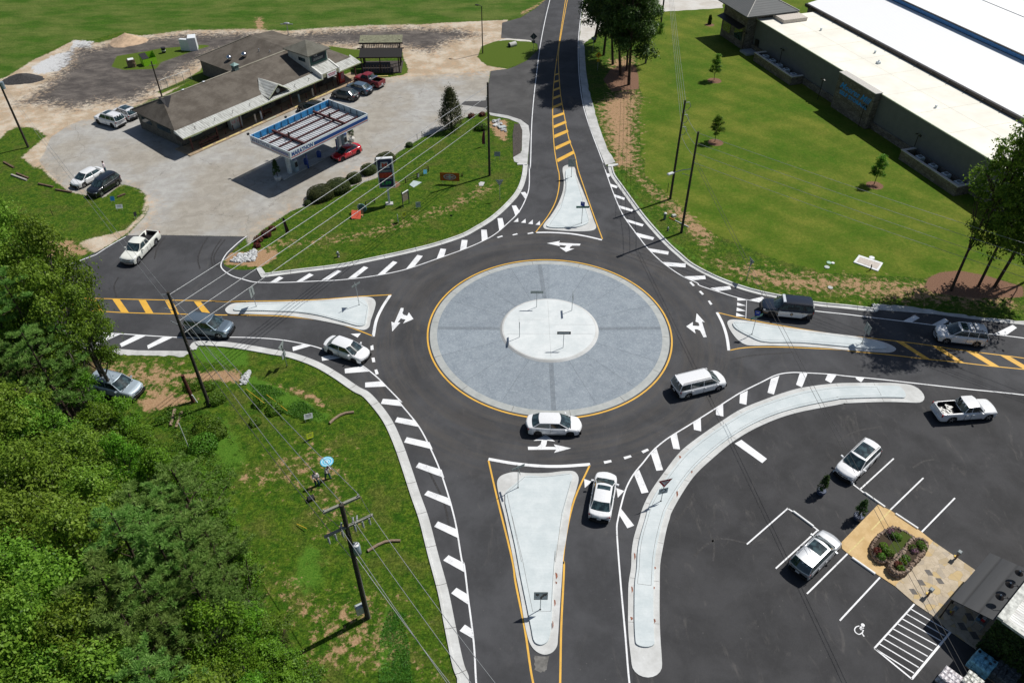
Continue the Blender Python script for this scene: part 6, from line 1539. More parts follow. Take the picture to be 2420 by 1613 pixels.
class Leaves:
    def __init__(s, seed): s.v = []; s.lv = []; s.rn = np.random.RandomState(seed)
    def scatter(s, centres, norms, size, val, up=.5, aspect=.6):
        """one leaf spray (a bent quad) per centre"""
        rn = s.rn; n = len(centres)
        d = rn.normal(size=(n, 3)); d /= np.linalg.norm(d, axis=1)[:, None]
        nn = norms * .7 + np.array([0, 0, up]) + rn.normal(size=(n, 3)) * .55; nn /= np.linalg.norm(nn, axis=1)[:, None]
        a = np.cross(nn, d); a /= np.linalg.norm(a, axis=1)[:, None] + 1e-9; b = np.cross(nn, a)
        sz = size * rn.uniform(.6, 1.35, n)[:, None]
        a = a * sz * .5; b = b * sz * .5 * aspect
        q = np.stack([centres - a, centres + b * rn.uniform(.6, 1.2, (n, 1)), centres + a, centres - b * rn.uniform(.6, 1.2, (n, 1))], 1)
        s.v.append(q); s.lv.append(np.clip(val + rn.uniform(-.25, .25, n), 0, 1))
    def mesh(s, name, mat):
        v = np.concatenate(s.v).reshape(-1, 3).astype(np.float32); lv = np.concatenate(s.lv).astype(np.float32); n = len(lv)
        me = bpy.data.meshes.new(name); me.vertices.add(4 * n); me.vertices.foreach_set('co', v.ravel())
        me.loops.add(4 * n); me.polygons.add(n); me.loops.foreach_set('vertex_index', np.arange(4 * n, dtype=np.int32)); me.polygons.foreach_set('loop_start', (np.arange(n) * 4).astype(np.int32))
        me.update(calc_edges=True); at = me.attributes.new('lv', 'FLOAT', 'FACE'); at.data.foreach_set('value', lv); me.materials.append(mat)
        return me
def crown_mesh(name, mat, seed, lobes, n, size, z0, z1, clump=.42, shell=.75, aspect=.6):
    """lobes: (x, y, z, rx, ry, rz); leaves gather in clumps near each lobe's surface"""
    rn = np.random.RandomState(seed); L = Leaves(seed + 1); tot = sum(l[3] * l[4] + l[3] * l[5] for l in lobes)
    for l in lobes:
        k = max(6, int(n * (l[3] * l[4] + l[3] * l[5]) / tot / 34))
        d = rn.normal(size=(k, 3)); d[:, 2] = d[:, 2] * .9 + .25; d /= np.linalg.norm(d, axis=1)[:, None]
        r = 1 - (1 - shell) * rn.rand(k) ** 1.0 * 2.2; r = np.clip(r, .12, 1.08)
        c = np.array(l[:3]) + d * r[:, None] * np.array(l[3:6])
        for j in range(k):
            m_ = 34; cs = clump * rn.uniform(.55, 1.4); pts = c[j] + rn.normal(size=(m_, 3)) * np.array([cs, cs, cs * .55]) * .6
            pts[:, 2] -= (np.hypot(pts[:, 0] - c[j, 0], pts[:, 1] - c[j, 1]) ** 2) * .25 / max(cs, .1)
            hz_ = (c[j, 2] - z0) / max(.1, z1 - z0)
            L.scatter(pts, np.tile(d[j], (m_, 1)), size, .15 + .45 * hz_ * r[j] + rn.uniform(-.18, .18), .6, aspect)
    return L.mesh(name, mat)
def limb(m, p0, p1, r0, r1, rn, seg=4, bend=.25):
    p0, p1 = Vector(p0), Vector(p1); d = p1 - p0; o = Vector((rn.uniform(-1, 1), rn.uniform(-1, 1), rn.uniform(-.3, .6))) * d.length * bend * .5
    pts = []; rr = []
    for i in range(seg + 1):
        t = i / seg; pts.append(p0 + d * t + o * math.sin(math.pi * t)); rr.append(r0 + (r1 - r0) * t)
    m.path(pts, rr, 6, 0, False); return pts
def broad_variant(seed, h, r, mat, n, size, lean=(0, 0), open_=.0, trunk_r=.22, z_low=.32, lobes_n=9, clump=.42, shell=.75):
    rn = random.Random(seed); m = MB()
    top = Vector((lean[0], lean[1], h * .86)); tr = limb(m, (0, 0, -.1), top, trunk_r, trunk_r * .25, rn, 7, .10)
    lobes = []
    for i in range(lobes_n):
        a = 2.4 * i + rn.uniform(-.4, .4); t = (i + .5) / lobes_n
        zz = h * (z_low + .12 + (1 - z_low - .22) * t); rr = r * (math.sin(math.pi * min(1, .25 + .75 * t)) ** .6) * rn.uniform(.45, .75)
        base = tr[min(len(tr) - 1, int(2 + t * 4.5))]
        c = Vector((base.x + rr * math.cos(a), base.y + rr * math.sin(a), zz + rn.uniform(-.3, .3)))
        lr = r * rn.uniform(.36, .56) * (1 - .3 * t)
        lobes.append((c.x, c.y, c.z, lr, lr, lr * .78))
        pts = limb(m, base, c, trunk_r * .42 * (1 - .5 * t), .03, rn, 4, .3)
        for q in range(3):
            limb(m, pts[2 + q % 2], c + Vector((rn.uniform(-1, 1), rn.uniform(-1, 1), rn.uniform(-.2, .8))) * lr * .8, .045, .012, rn, 3, .3)
    lobes.append((top.x, top.y, h * .88, r * .42, r * .42, h * .12))
    return m, crown_mesh('crown', mat, seed, lobes, n, size, h * z_low, h, clump, shell)
def pine_variant(seed, h, r, n_br=26, mat=None):
    rn = random.Random(seed); rs = np.random.RandomState(seed); m = MB(); L = Leaves(seed)
    tr = limb(m, (0, 0, -.1), (rn.uniform(-.3, .3), rn.uniform(-.3, .3), h), .20, .04, rn, 8, .04)
    for i in range(n_br):
        t = .42 + .57 * (i + .5) / n_br; k = t * 8; b = tr[int(k)].lerp(tr[min(8, int(k) + 1)], k - int(k)); a = 2.4 * i + rn.uniform(-.5, .5)
        ln = r * (1.1 - (t - .42) * 1.25) * rn.uniform(.65, 1.15)
        e = b + Vector((math.cos(a) * ln, math.sin(a) * ln, ln * rn.uniform(.05, .4)))
        pts = limb(m, b, e, .055 * (1.3 - t), .014, rn, 4, .2)
        cs = []
        for q in range(7):
            f = .35 + .65 * q / 6; kk = f * 4; p = pts[int(min(3, kk))].lerp(pts[min(4, int(min(3, kk)) + 1)], kk - int(min(3, kk)))
            cs.append(p + Vector((rn.uniform(-.4, .4), rn.uniform(-.4, .4), rn.uniform(.0, .3))) * (ln * .30))
        for c in cs:
            nn = 46; d = rs.normal(size=(nn, 3)); d[:, 2] = np.abs(d[:, 2]) * .8 + .1; d /= np.linalg.norm(d, axis=1)[:, None]
            ln_ = rs.uniform(.22, .42, nn)[:, None]; c_ = np.array(c)
            w = np.cross(d, rs.normal(size=(nn, 3))); w /= np.linalg.norm(w, axis=1)[:, None]; w *= .028
            q_ = np.stack([c_ + d * .02 - w, c_ + d * ln_ * .6 - w * .8, c_ + d * ln_, c_ + d * .02 + w], 1)
            L.v.append(q_); L.lv.append(np.clip(rs.uniform(.2, .8, nn) + (t - .7) * .5, 0, 1))
    return m, L.mesh('crown', mat or L_pine)
class Proto:
    def __init__(s, mk, bark):
        s.mb, s.cr = mk; me = bpy.data.meshes.new('trunk'); me.from_pydata([tuple(v) for v in s.mb.v], [], s.mb.f); me.materials.append(bark)
        me.polygons.foreach_set('use_smooth', [True] * len(s.mb.f)); s.tr = me
    def put(s, name, label, cat, loc, rz, sc_, group=None, crown='crown'):
        t = thing(name, label, cat, loc, rz, group)
        if isinstance(sc_, (int, float)): sc_ = (sc_, sc_, sc_)
        t.scale = sc_
        for nm, me in (('trunk', s.tr), (crown, s.cr)):
            o = bpy.data.objects.new(nm, me); col.objects.link(o); o.parent = t
        return t
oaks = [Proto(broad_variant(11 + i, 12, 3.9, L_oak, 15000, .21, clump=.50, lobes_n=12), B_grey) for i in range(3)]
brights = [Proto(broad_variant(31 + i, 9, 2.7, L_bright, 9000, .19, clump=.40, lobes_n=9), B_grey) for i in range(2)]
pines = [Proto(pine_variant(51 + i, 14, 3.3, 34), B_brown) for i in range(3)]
rn = random.Random(99)
FG = 'trees of the wood at the lower left'
def plant_at(px, py, zc, proto, hc, name, label, cat='tree', grp=FG, s_=1.0, rz=None):
    """proto crown centre height hc; the crown is seen at the surveyed position"""
    z = zc; p = W('Z', px, py, z); k = z / hc * 1.0
    t = proto.put(name, label, cat, (p.x, p.y, 0), rn.uniform(0, 6.28) if rz is None else rz, (s_ * rn.uniform(.92, 1.1),) * 2 + (k,), grp)
    return t
T_oak = 'broad-leaved tree in full green leaf in the dense wood at the lower left'
T_bright = 'young tree with fresh light green leaves at the lower left'
T_pine = 'tall pine with tufted needles and bare brown branches rising from the lower left wood'
edge = [(30,600,13.2,0,'dark leafy tree at the far upper left corner of the wood, beyond the left road'),
        (128,650,13.0,1,'dark leafy tree hanging over the left driveway, rightmost at the top of the wood'),
        (5,700,12.6,2,'broad dark crown at the left picture edge over the left road'),
        (118,745,12.0,0,'leafy tree covering the left end of the yellow hatch bars'),
        (-15,800,10.5,1,T_oak), (20,1010,9.5,2,T_oak)]
for px, py, z, v, lab in edge: plant_at(px, py, z, oaks[v], 8.2, 'broadleaf_tree', lab, s_=.88)
for px, py, z, v, lab in ((60,775,12.0,0,'light green pine over the left road, topmost pine at the left edge'), (110,880,10.5,1,'pine with long bare branches beside the parked silver suv'), (20,900,10.5,2,'pine at the left edge level with the silver suv')):
    plant_at(px, py, z, pines[v], 10.0, 'pine_tree', lab, s_=.95)
for px, py, z, v, s_, lab in ((208,790,7.0,0,.80,'slim light green tree at the end of the white hatch bars'), (235,1010,5.5,1,.85,'light green tree in front of the parked silver suv'), (290,985,4.6,0,.75,'small light green tree at the nose of the silver suv'), (190,920,6,1,.7,'light green sapling between the pine and the silver suv')):
    plant_at(px, py, z, brights[v], 6.2, 'broadleaf_tree', lab, s_=s_)
wood = [(90,1040,9,'o'),(200,1090,8,'o'),(300,1100,7,'b'),(385,1130,6.5,'b'),(20,1130,9,'o'),(120,1160,9.5,'o'),(240,1200,8.5,'o'),(350,1230,8,'p'),(405,1220,7.5,'p'),(445,1190,7,'p'),
        (0,1250,9.5,'o'),(100,1280,10,'o'),(200,1310,9.5,'o'),(310,1330,9.5,'p'),(400,1340,9,'p'),(445,1310,8.5,'p'),(500,1300,6.5,'p'),(60,1380,10,'o'),(160,1420,10,'o'),(270,1440,9.5,'p'),(370,1450,9,'p'),
        (460,1420,8.5,'p'),(515,1400,7,'p'),(0,1480,10,'o'),(100,1510,10.5,'o'),(210,1530,9.5,'o'),(320,1540,9,'p'),(420,1530,8,'p'),(500,1500,7,'b'),(580,1480,4.5,'b'),(30,1600,10,'o'),(150,1620,10,'o'),
        (270,1640,9.5,'o'),(380,1620,8.5,'p'),(480,1590,6.5,'b'),(560,1570,5,'b'),(640,1560,4,'b'),(600,1640,4.5,'b'),(680,1620,3.5,'b'),(500,1680,7,'o'),(400,1710,8,'o'),(280,1740,9,'o'),(160,1740,10,'o'),(40,1740,10,'o'),
        (520,1240,4.0,'b'),(560,1350,4.2,'b'),(450,1120,3.6,'b'),(340,1050,4.5,'b'),(395,1180,4.5,'b'),(620,1500,3.2,'b'),(-80,1180,9,'o'),(-80,1350,10,'o'),(-80,1520,10,'o'),(-70,1020,9,'o'),(-90,880,10,'o'),(-90,720,12,'o')]
for i, (px, py, z, k) in enumerate(wood):
    if k == 'o': plant_at(px + rn.uniform(-14, 14), py + rn.uniform(-14, 14), z * rn.uniform(.9, 1.05), oaks[i % 3], 8.2, 'broadleaf_tree', T_oak, s_=rn.uniform(.72, .95))
    elif k == 'p': plant_at(px + rn.uniform(-14, 14), py + rn.uniform(-14, 14), z * rn.uniform(1.0, 1.15), pines[i % 3], 10.0, 'pine_tree', T_pine, 'tree', 'pines of the wood at the lower left', s_=rn.uniform(.75, .95))
    else: plant_at(px, py, z * rn.uniform(.9, 1.1), brights[i % 2], 6.2, 'broadleaf_tree', T_bright, 'tree', 'light green young trees along the edge of the wood', s_=rn.uniform(.62, .8))
for (b, tp, lab) in (((163,1052),(120,940),'bare leaning dark pine trunk standing in front of the wood'), ((596,1461),(581,1320),'thin bare dead trunk with twigs at the right edge of the wood')):
    B_ = W('Z', *b); h_ = zat(B_, 'Z', *tp)
    m = MB(); T_ = W('Z', tp[0], tp[1], h_); m.path([B_, B_.lerp(T_, .5) + Vector((.1, 0, 0)), T_], [.16 if b[0] < 200 else .06, .13 if b[0] < 200 else .045, .10 if b[0] < 200 else .03], 8)
    t = thing('bare_trunk', lab, 'tree', B_); m.build('trunk', B_brown, t, B_)
    m = MB()
    for q in range(5):
        p = B_.lerp(T_, .5 + .1 * q); m.path([p, p + Vector((rn.uniform(-.8, .8), rn.uniform(-.8, .8), .3))], [.03, .01], 4)
    if b[0] > 200: m.build('branches', B_brown, t, B_); t.children[-1]['kind'] = 'stuff'
slim = Proto(broad_variant(71, 14, 2.9, L_oak, 5500, .24, (1.0, .8), 0, .14, .40, 9, .40, .8), B_brown)
tall = Proto(broad_variant(75, 24, 4.8, L_oak, 17000, .30, (-2.0, -2.6), 0, .17, .12, 26, .5), B_brown)
slim2 = Proto(broad_variant(73, 13, 3.9, L_oak, 17000, .22, (.3, .5), 0, .27, .26, 11, .5), B_brown)
slim.put('broadleaf_tree', 'slender leaning tree, leftmost on the right-hand mulch bed', 'tree', W('H', 1662, 1226), 0, (1.1, 1.1, 1.4), 'trees on the right-hand mulch bed')
tall.put('broadleaf_tree', 'leafy tree in the middle of the right-hand mulch bed', 'tree', W('H', 1920, 1185), 0, (.9, .9, 1.0), 'trees on the right-hand mulch bed')
tall.put('broadleaf_tree', 'stout-trunked tree, rightmost on the right-hand mulch bed', 'tree', W('H', 2075, 1185), 0.25, (1.1, 1.1, 1.12), 'trees on the right-hand mulch bed')
slim.put('broadleaf_tree', 'tall thin-crowned tree with branches hanging over the white roof at the right edge', 'tree', W('Z', 2452, 650), 2.5, (1.3, 1.3, 1.45), None)
gum = [Proto(broad_variant(81 + i, 22, 4.2, L_gum, 30000, .31, (-.8, -.6), 0, .26, .15, 22, .6), B_brown) for i in range(2)]
for x, y, i, s_, lab in ((18.5,119.2,0,.95,'dark green tree beside the upper road, the one standing nearest the circle'), (17.6,123.0,1,.95,'dark green tree beside the upper road, second from the circle'), (18.8,125,0,.75,'dark green tree at the lawn side of the clump beside the upper road'),
        (16.8,127.5,1,.85,'dark green tree in the middle of the clump beside the upper road'), (15.6,131.5,0,.95,'dark green tree beside the upper road, second from the far end of the clump'), (14.5,137.5,1,1.0,'dark green tree farthest up the road in the clump')):
    gum[i].put('broadleaf_tree', lab, 'tree', (x, y, 0), 1.3 * i + x, (s_, s_, .98), 'dark trees beside the upper road')
brights[0].put('broadleaf_tree', 'light green tree behind the dark trees beside the upper road', 'tree', (22.3, 128, 0), 1, (.85, .85, 1.25))
yng = [Proto(broad_variant(91 + i, 4.3, .95, L_bright, 5200, .13, (0, 0), 0, .05, .20, 13, .22), B_brown) for i in range(2)]
for i, (k, x, y, lab, hh) in enumerate((('C',1912,742,'young lawn tree on a mulch ring nearest the stone tower',1.0), ('C',1918,1312,'young lawn tree on a mulch ring beside the utility poles',.95), ('H',932,226,'young lawn tree on a mulch ring nearest the right-hand air conditioning wall',.98))):
    yng[i % 2].put('young_tree', lab, 'tree', W(k, x, y), i * 1.7, (1, 1, hh), 'young trees on the mown lawn')
def cone_shrub(seed, h, r, mat, n, size, bark=B_brown, z0=.12):
    rs = np.random.RandomState(seed); L = Leaves(seed); k = n // 22
    t = rs.rand(k) ** .8; rr = r * (1 - t) ** .75 * (.72 + .28 * rs.rand(k)) * (1 - .55 * np.exp(-t * 12)); a = rs.rand(k) * 6.283
    c = np.stack([rr * np.cos(a), rr * np.sin(a), h * (z0 + (1 - z0) * t)], 1)
    for j in range(k):
        p = c[j] + rs.normal(size=(22, 3)) * np.array([.13, .13, .16]) * r
        L.scatter(p, np.tile([math.cos(a[j]), math.sin(a[j]), .2], (22, 1)), size, .3 + .3 * rs.rand(), .5, .5)
    m = MB(); m.path([(0, 0, -.05), (0, 0, h * .9)], [.09 * r, .02], 6, 0, False)
    return m, L.mesh('crown', mat)
jp = Proto(cone_shrub(5, 5.7, 2.0, L_jun, 8000, .22), B_brown)
jp.put('juniper_tree', 'dark conical evergreen standing at the corner of the store lot', 'tree', W('B', 1832, 1192), 0, 1)
pc = Proto(cone_shrub(6, 1.7, .45, L_dark, 1500, .12, z0=.1), B_brown)
for (k, x, y, s_, lab, pm, pl) in (('R', 425, 745, 1.05, 'conical shrub in a blue pot between the white crossover and the parking bays', (.03, .05, .10), 'pot'), ('R', 775, 985, 1.1, 'conical shrub in a blue pot at the corner of the tan walkway', (.03, .05, .10), 'pot'),
                         ('F', 312, 585, 1.35, 'conical evergreen in a white round pot at the left end of the fuel canopy', (.62, .62, .60), 'pot'), ('F', 1008, 215, 1.2, 'bushy plant in a white pot behind the red coupe', (.62, .60, .56), 'pot')):
    t = pc.put('potted_shrub', lab, 'potted plant', W(k, x, y), x, s_)
    for c_ in t.children: c_.location = (0, 0, .42)
    m = MB(); m.path([(0, 0, 0), (0, 0, .12), (0, 0, .42), (0, 0, .46)], [.22, .30, .36, .33], 16); m.build('pot', simple('pot_%d' % int(x), pm, .5), t)
def hedge_mesh(seed, rx, ry, rz, mat, n, size=.12):
    rs = np.random.RandomState(seed); d = rs.normal(size=(n, 3)); d[:, 2] = np.abs(d[:, 2]) * 1.1 - .25; d /= np.linalg.norm(d, axis=1)[:, None]
    sh_ = np.sign(d) * np.abs(d) ** .8; c = sh_ * np.array([rx, ry, rz]) * (1 + rs.uniform(-.07, .03, n)[:, None]); c[:, 2] += rz * .30
    c[:, 2] = np.maximum(c[:, 2], .03)
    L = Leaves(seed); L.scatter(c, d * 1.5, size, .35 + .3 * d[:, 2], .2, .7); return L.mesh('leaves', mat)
def bush(name, label, cat, loc, rx, ry, rz, mat, rot=0, n=None, size=.12, group=None, core=True):
    t = thing(name, label, cat, loc, rot, group); n = n or int(900 * (rx * ry + rx * rz + ry * rz))
    o = bpy.data.objects.new('leaves', hedge_mesh(hash(label) % 9999 if False else int(abs(loc[0] * 37 + loc[1] * 11)) % 9999, rx, ry, rz, mat, n, size)); col.objects.link(o); o.parent = t
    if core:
        m = MB(); m.ball((0, 0, rz * .28), (rx * .93, ry * .93, rz * .93), 18, 10); m.build('inner_core', simple('shrub_core', (.010, .016, .003), .95), t)  # solid near-black ball filling the inside of the leaf shell
    return t
hr = R(38)
for k, x, y, rx, ry, rz, lab in (('F', 715, 745, 1.65, 1.45, 1.15, 'large clipped round hedge, lower left of the row below the fuel canopy'), ('F', 880, 680, 1.55, 1.35, 1.15, 'large clipped hedge merging with the leftmost one below the fuel canopy'),
                             ('F', 1030, 590, .95, .85, .85, 'middle clipped round hedge below the fuel canopy'), ('F', 972, 598, .48, .45, .5, 'smallest clipped ball hedge, squeezed between bigger ones'),
                             ('F', 1168, 512, 1.05, .95, .90, 'clipped round hedge just left of the fuel price sign'), ('F', 1325, 415, 1.40, 1.05, 1.0, 'clipped oval hedge behind the fuel price sign, rightmost of the row')):
    bush('hedge', lab, 'hedge', W(k, x, y), rx, ry, rz, L_hedge, hr, None, .11, 'clipped hedges below the fuel canopy')
for k, x, y, r_, mat, lab in (('F', 590, 812, .5, L_dark, 'small dark shrub left of the clipped hedges'), ('F', 1550, 262, .55, L_dark, 'small dark shrub right of the clipped hedges at the lot edge'),
                        ('F', 255, 1050, .45, L_red, 'reddish shrub, topmost of the red shrubs by the white rocks'), ('F', 200, 1105, .65, L_red, 'largest reddish shrub by the white rocks'), ('F', 125, 1155, .55, L_red, 'reddish shrub just above the pink one by the white rocks'), ('F', 112, 1210, .45, L_red, 'reddish shrub nearest the white rocks'),
                        ('B', 2015, 1085, .55, L_red, 'reddish shrub on the grass at the juniper side of the drain inlet'), ('B', 2115, 1070, .5, L_red, 'reddish shrub close to the utility pole by the upper kerb'), ('B', 2105, 1195, .95, L_bright, 'bright green round shrub beside the utility pole'),
                        ('C', 1868, 225, .35, L_dark, 'narrow dark shrub at the corner of the stone tower'),
                        ('I', 1835, 1095, .75, L_weed, 'leafy weed bush between the red stump and the utility pole'), ('I', 1985, 1100, .55, L_weed, 'leafy weed bush right of the left utility pole'), ('I', 2060, 1215, .8, L_weed, 'low weed bush at the foot of the left utility pole'),
                        ('O', 120, 190, .75, L_weed, 'weed bush on the slope right of the left utility pole'), ('O', 690, 270, .8, L_weed, 'weed bush beside the yellow stake on the slope'), ('O', 540, 220, .6, L_weed, 'weed bush between the two yellow stakes'),
                        ('O', 150, 510, .7, L_weed, 'round weed bush on the slope below the left utility pole'), ('O', 50, 440, 1.1, L_weed, 'wide weed bush at the wood edge below the left pole'), ('O', 10, 640, 1.2, L_weed, 'wide weed bush at the wood edge left of the two people'),
                        ('N', 1960, 190, .9, L_weed, 'weed bush beside the white stake'), ('N', 2070, 80, .7, L_weed, 'weed bush above the white stake'), ('O', 500, 400, .5, L_weed, 'small weed bush under the wires')):
    sd_ = bush('shrub', lab, 'shrub', W(k, x, y), r_, r_ * .9, r_ * .8, mat, x, int(520 * r_ * r_ + 160), .16 if mat is L_weed else .13, None, mat not in (L_weed,))
    if 'narrow' in lab: sd_.scale = (1, 1, 4.5)
for ti, (tt, polyk) in enumerate(((PLANTERS[0], [(1120,175),(1160,195),(1090,150),(1040,320),(1020,280),(1080,350),(960,330),(1000,380)]), (PLANTERS[1], [(1370,265),(1390,300),(1310,330),(1290,300),(1200,430),(1230,400),(1160,460),(1180,490)]))):
    for j, (x, y) in enumerate(polyk):
        p = W('X', x, y, .45); mat = (L_weed, L_weed, L_flower, L_weed, L_bright, L_weed, L_red)[j % 7]
        o = bpy.data.objects.new('flowering_plant', hedge_mesh(300 + j + ti * 20, .30, .28, .26, mat, 260, .10)); col.objects.link(o); o.parent = tt; o.location = p - tt.location
def tufts(name, poly_px, n, size, mat, label, seed, h=.25, cat='grass'):
    rs = np.random.RandomState(seed); P = [W('Z', x, y) for x, y in poly_px]; xs = [p.x for p in P]; ys = [p.y for p in P]
    c = np.stack([rs.uniform(min(xs), max(xs), n * 3), rs.uniform(min(ys), max(ys), n * 3), np.zeros(n * 3)], 1)
    ins = np.zeros(len(c), bool); Pn = [(p.x, p.y) for p in P]
    for i in range(len(Pn)):
        x0, y0 = Pn[i]; x1, y1 = Pn[(i + 1) % len(Pn)]
        cc_ = ((y0 > c[:, 1]) != (y1 > c[:, 1])) & (c[:, 0] < (x1 - x0) * (c[:, 1] - y0) / (y1 - y0 + 1e-12) + x0); ins ^= cc_
    c = c[ins][:n]; fld = np.sin(c[:, 0] * 1.3 + 2 * np.sin(c[:, 1] * .7)) + np.sin(c[:, 1] * 1.1 + 1.7 * np.sin(c[:, 0] * .5)); c = c[fld + rs.uniform(-1, 1, len(c)) > -.3]
    c[:, 2] = rs.uniform(.02, h, len(c)); L = Leaves(seed); L.scatter(c, np.tile([0, 0, .6], (len(c), 1)) + rs.normal(size=(len(c), 3)) * .6, size, .4, .3, .5)
    o = bpy.data.objects.new(name, L.mesh(name, mat)); col.objects.link(o); tag(o, label, cat, None, 'stuff'); return o
tufts('undergrowth', [(320,1040),(400,960),(520,980),(560,1060),(540,1200),(600,1380),(650,1480),(700,1613),(560,1613),(520,1400),(440,1250),(360,1150)], 26000, .16, L_weed, 'low leafy undergrowth along the edge of the wood', 41, .45, 'undergrowth')
tufts('tall_grass', [(590,905),(640,912),(720,950),(770,985),(760,1010),(680,980),(600,945)], 9000, .11, leafmat('grass_lush', (.036, .125, .010), (.090, .215, .024), (.16, .31, .045), .4), 'lush dark green strip of grass below the left kerb', 42, .18)
tufts('tall_grass', [(920,1440),(960,1450),(975,1613),(895,1613),(895,1520)], 7000, .10, bpy.data.materials['grass_lush'], 'lush bright strip of grass left of the lower road', 43, .18)
# ================================================================== POLES, WIRES, SIGNS, PEOPLE
M_pole = barkmat('pole_wood', (.030, .026, .022), (.085, .075, .062))
M_polet = barkmat('pole_wood_light', (.16, .16, .13), (.30, .30, .25))
M_wire = simple('aluminium_wire', (.30, .31, .32), .45, .5)
M_wired = simple('dark_wire', (.05, .05, .05), .6)
M_galv = simple('galvanised_steel', (.40, .43, .44), .45, .5)
M_signbk = simple('sign_back', (.30, .34, .33), .6, .2)
M_signw = simple('sign_white', (.70, .72, .73), .5)
M_signk = simple('sign_black', (.012, .014, .018), .5)
M_concr = simple('insulator_grey', (.36, .37, .38), .5)
def pole(name, label, k, x, y, top, r=.16, rt=.11, mat=M_pole, cat='utility pole', group='utility poles around the roundabout'):
    B_ = W(k, x, y); h = zat(B_, *top) if isinstance(top, tuple) else top
    t = thing(name, label, cat, B_, 0, group)
    m = MB(); m.path([(0, 0, -.1), (0, 0, h * .5), (0, 0, h)], [r, (r + rt) / 2, rt], 12); m.build('pole', mat, t)
    t['height_m'] = h
    del t['height_m']
    HT[label] = h
    return t, B_, h
HT = {}
p1, b1, h1 = pole('utility_pole', 'dark utility pole in front of the blue-grey suv on the left road', 'I', 1980, 1275, ('I', 1625, 200))
p2, b2, h2 = pole('utility_pole', 'nearest utility pole with two crossarms and a grey meter box at its foot', 'U', 1238, 950, ('O', 1310, 1165), .19, .14)
p3, b3, h3 = pole('utility_pole', 'utility pole carrying the street light arm at the right of the circle', 'G', 2040, 840, ('C', 1787, 1220))
p4, b4, h4 = pole('utility_pole', 'utility pole with looping wires just behind the street light pole', 'G', 1935, 520, ('C', 1660, 930))
p5, b5, h5 = pole('utility_pole', 'utility pole on the grass left of the upper road', 'G', 228, 300, ('B', 2150, 765))
p6, b6, h6 = pole('utility_pole', 'utility pole with a transformer at the upper left picture edge', 'A', 262, 1365, 10.6)
p8, b8, h8 = pole('utility_pole', 'utility pole on the lawn beside the dark trees at the top', 'C', 1408, 312, 12.7)
p7, b7, h7 = pole('light_pole', 'thin dark light pole at the edge of the dirt yard', 'B', 2120, 495, ('B', 2122, 60), .10, .07, M_gutter, 'light pole', None)
m = MB(); m.path([(0, 0, h7), (-.5, .2, h7 + .15)], .04, 6); m.build('arm', M_gutter, p7)
m = MB(); m.box((-.75, .3, h7 + .12), (.6, .28, .14), 2.7); m.build('lamp_head', M_gutter, p7)
p9, b9, h9 = pole('utility_pole', 'thin dark pole rising behind the store roof', 'A', 1500, 893, ('A', 1408, 570), .12, .09, M_pole, 'utility pole', None)
m = MB(); m.box((0, 0, h9 - .6), (.9, .08, .08)); m.build('crossarm', M_polet, p9)
p6r = W('I', 1830, 1235); t = thing('pole_stub', 'short leaning red-brown pole stub left of the dark utility pole', 'pole stub', p6r)
m = MB(); hs_ = 3.1; T_ = W('I', 1722, 985, hs_) - p6r; m.path([(0, 0, 0), T_], [.17, .15], 12); m.build('pole', simple('red_brown_stub', (.09, .028, .02), .9, var=.4), t)
m = MB(); m.box((.25, -.1, .5), (.10, .06, 1.0), ry=-.2); m.build('marker_strip', M_signw, t)
# ---- far pole with crossarm at the top (behind the store)
t = thing('antenna', 'small metal aerial with a crossbar on the far side of the store roof', 'antenna', W('B', 322, 325))
m = MB(); m.tube((0, 0, 0), (0, 0, 1.9), .07); m.build('mast', M_galv, t)
m = MB(); m.box((0, 0, 1.9), (2.2, .12, .12)); m.build('crossbar', M_galv, t)
m = MB(); m.ball((0, 0, 2.05), (.6, .3, .15), 10, 6); m.build('dish', M_galv, t)
# ---- street light on p3
za = zat(b3, 'G', 2165, 235)
tip = W('G', 1945, 278, za + .35) - b3
m = MB(); m.path([(0, 0, za), Vector((0, 0, za + .2)).lerp(tip, .5), tip], .045, 8); m.build('light_arm', M_galv, p3)
m = MB(); m.path([(0, 0, za - .9), Vector((0, 0, za - .6)).lerp(tip, .45)], .03, 6); m.build('arm_brace', M_galv, p3)
dv_ = tip.normalized(); m = MB(); m.bbox(tip + Vector((dv_.x, dv_.y, 0)) * .25, (.75, .34, .17), math.atan2(dv_.y, dv_.x), b=.05); m.build('lamp_head', simple('lamp_white', (.62, .64, .66), .4), p3)
# ---- crossarms, insulators and transformer on the nearest pole
def to_l(b, k, x, y, z): return W(k, x, y, z) - b
A1a, A1b = to_l(b2, 'O', 1130, 1245, h2 - .12), to_l(b2, 'O', 1480, 1090, h2 - .12)
z2 = zat(b2, 'O', 1345, 1370); A2a, A2b = to_l(b2, 'O', 1145, 1475, z2), to_l(b2, 'O', 1605, 1262, z2)
def arm(t, a, b, w_=.12, nm='crossarm', mat=M_polet):
    d = b - a; m = MB(); m.box((a + b) / 2, (d.length, w_, w_), math.atan2(d.y, d.x), 0); m.build(nm, mat, t)
A1b.z = A1a.z; A2b.z = A2a.z
arm(p2, A1a, A1b, .16); arm(p2, A2a, A2b, .15)
for f in (.08, .22, .36, .62, .78, .92):
    q = A2a.lerp(A2b, f); m = MB(); m.path([q + Vector((0, -.1, -.05)), q + Vector((0, -.12, -.35)), q + Vector((.03, -.15, -.62))], [.05, .075, .05], 8); m.build('insulator', M_concr, p2)
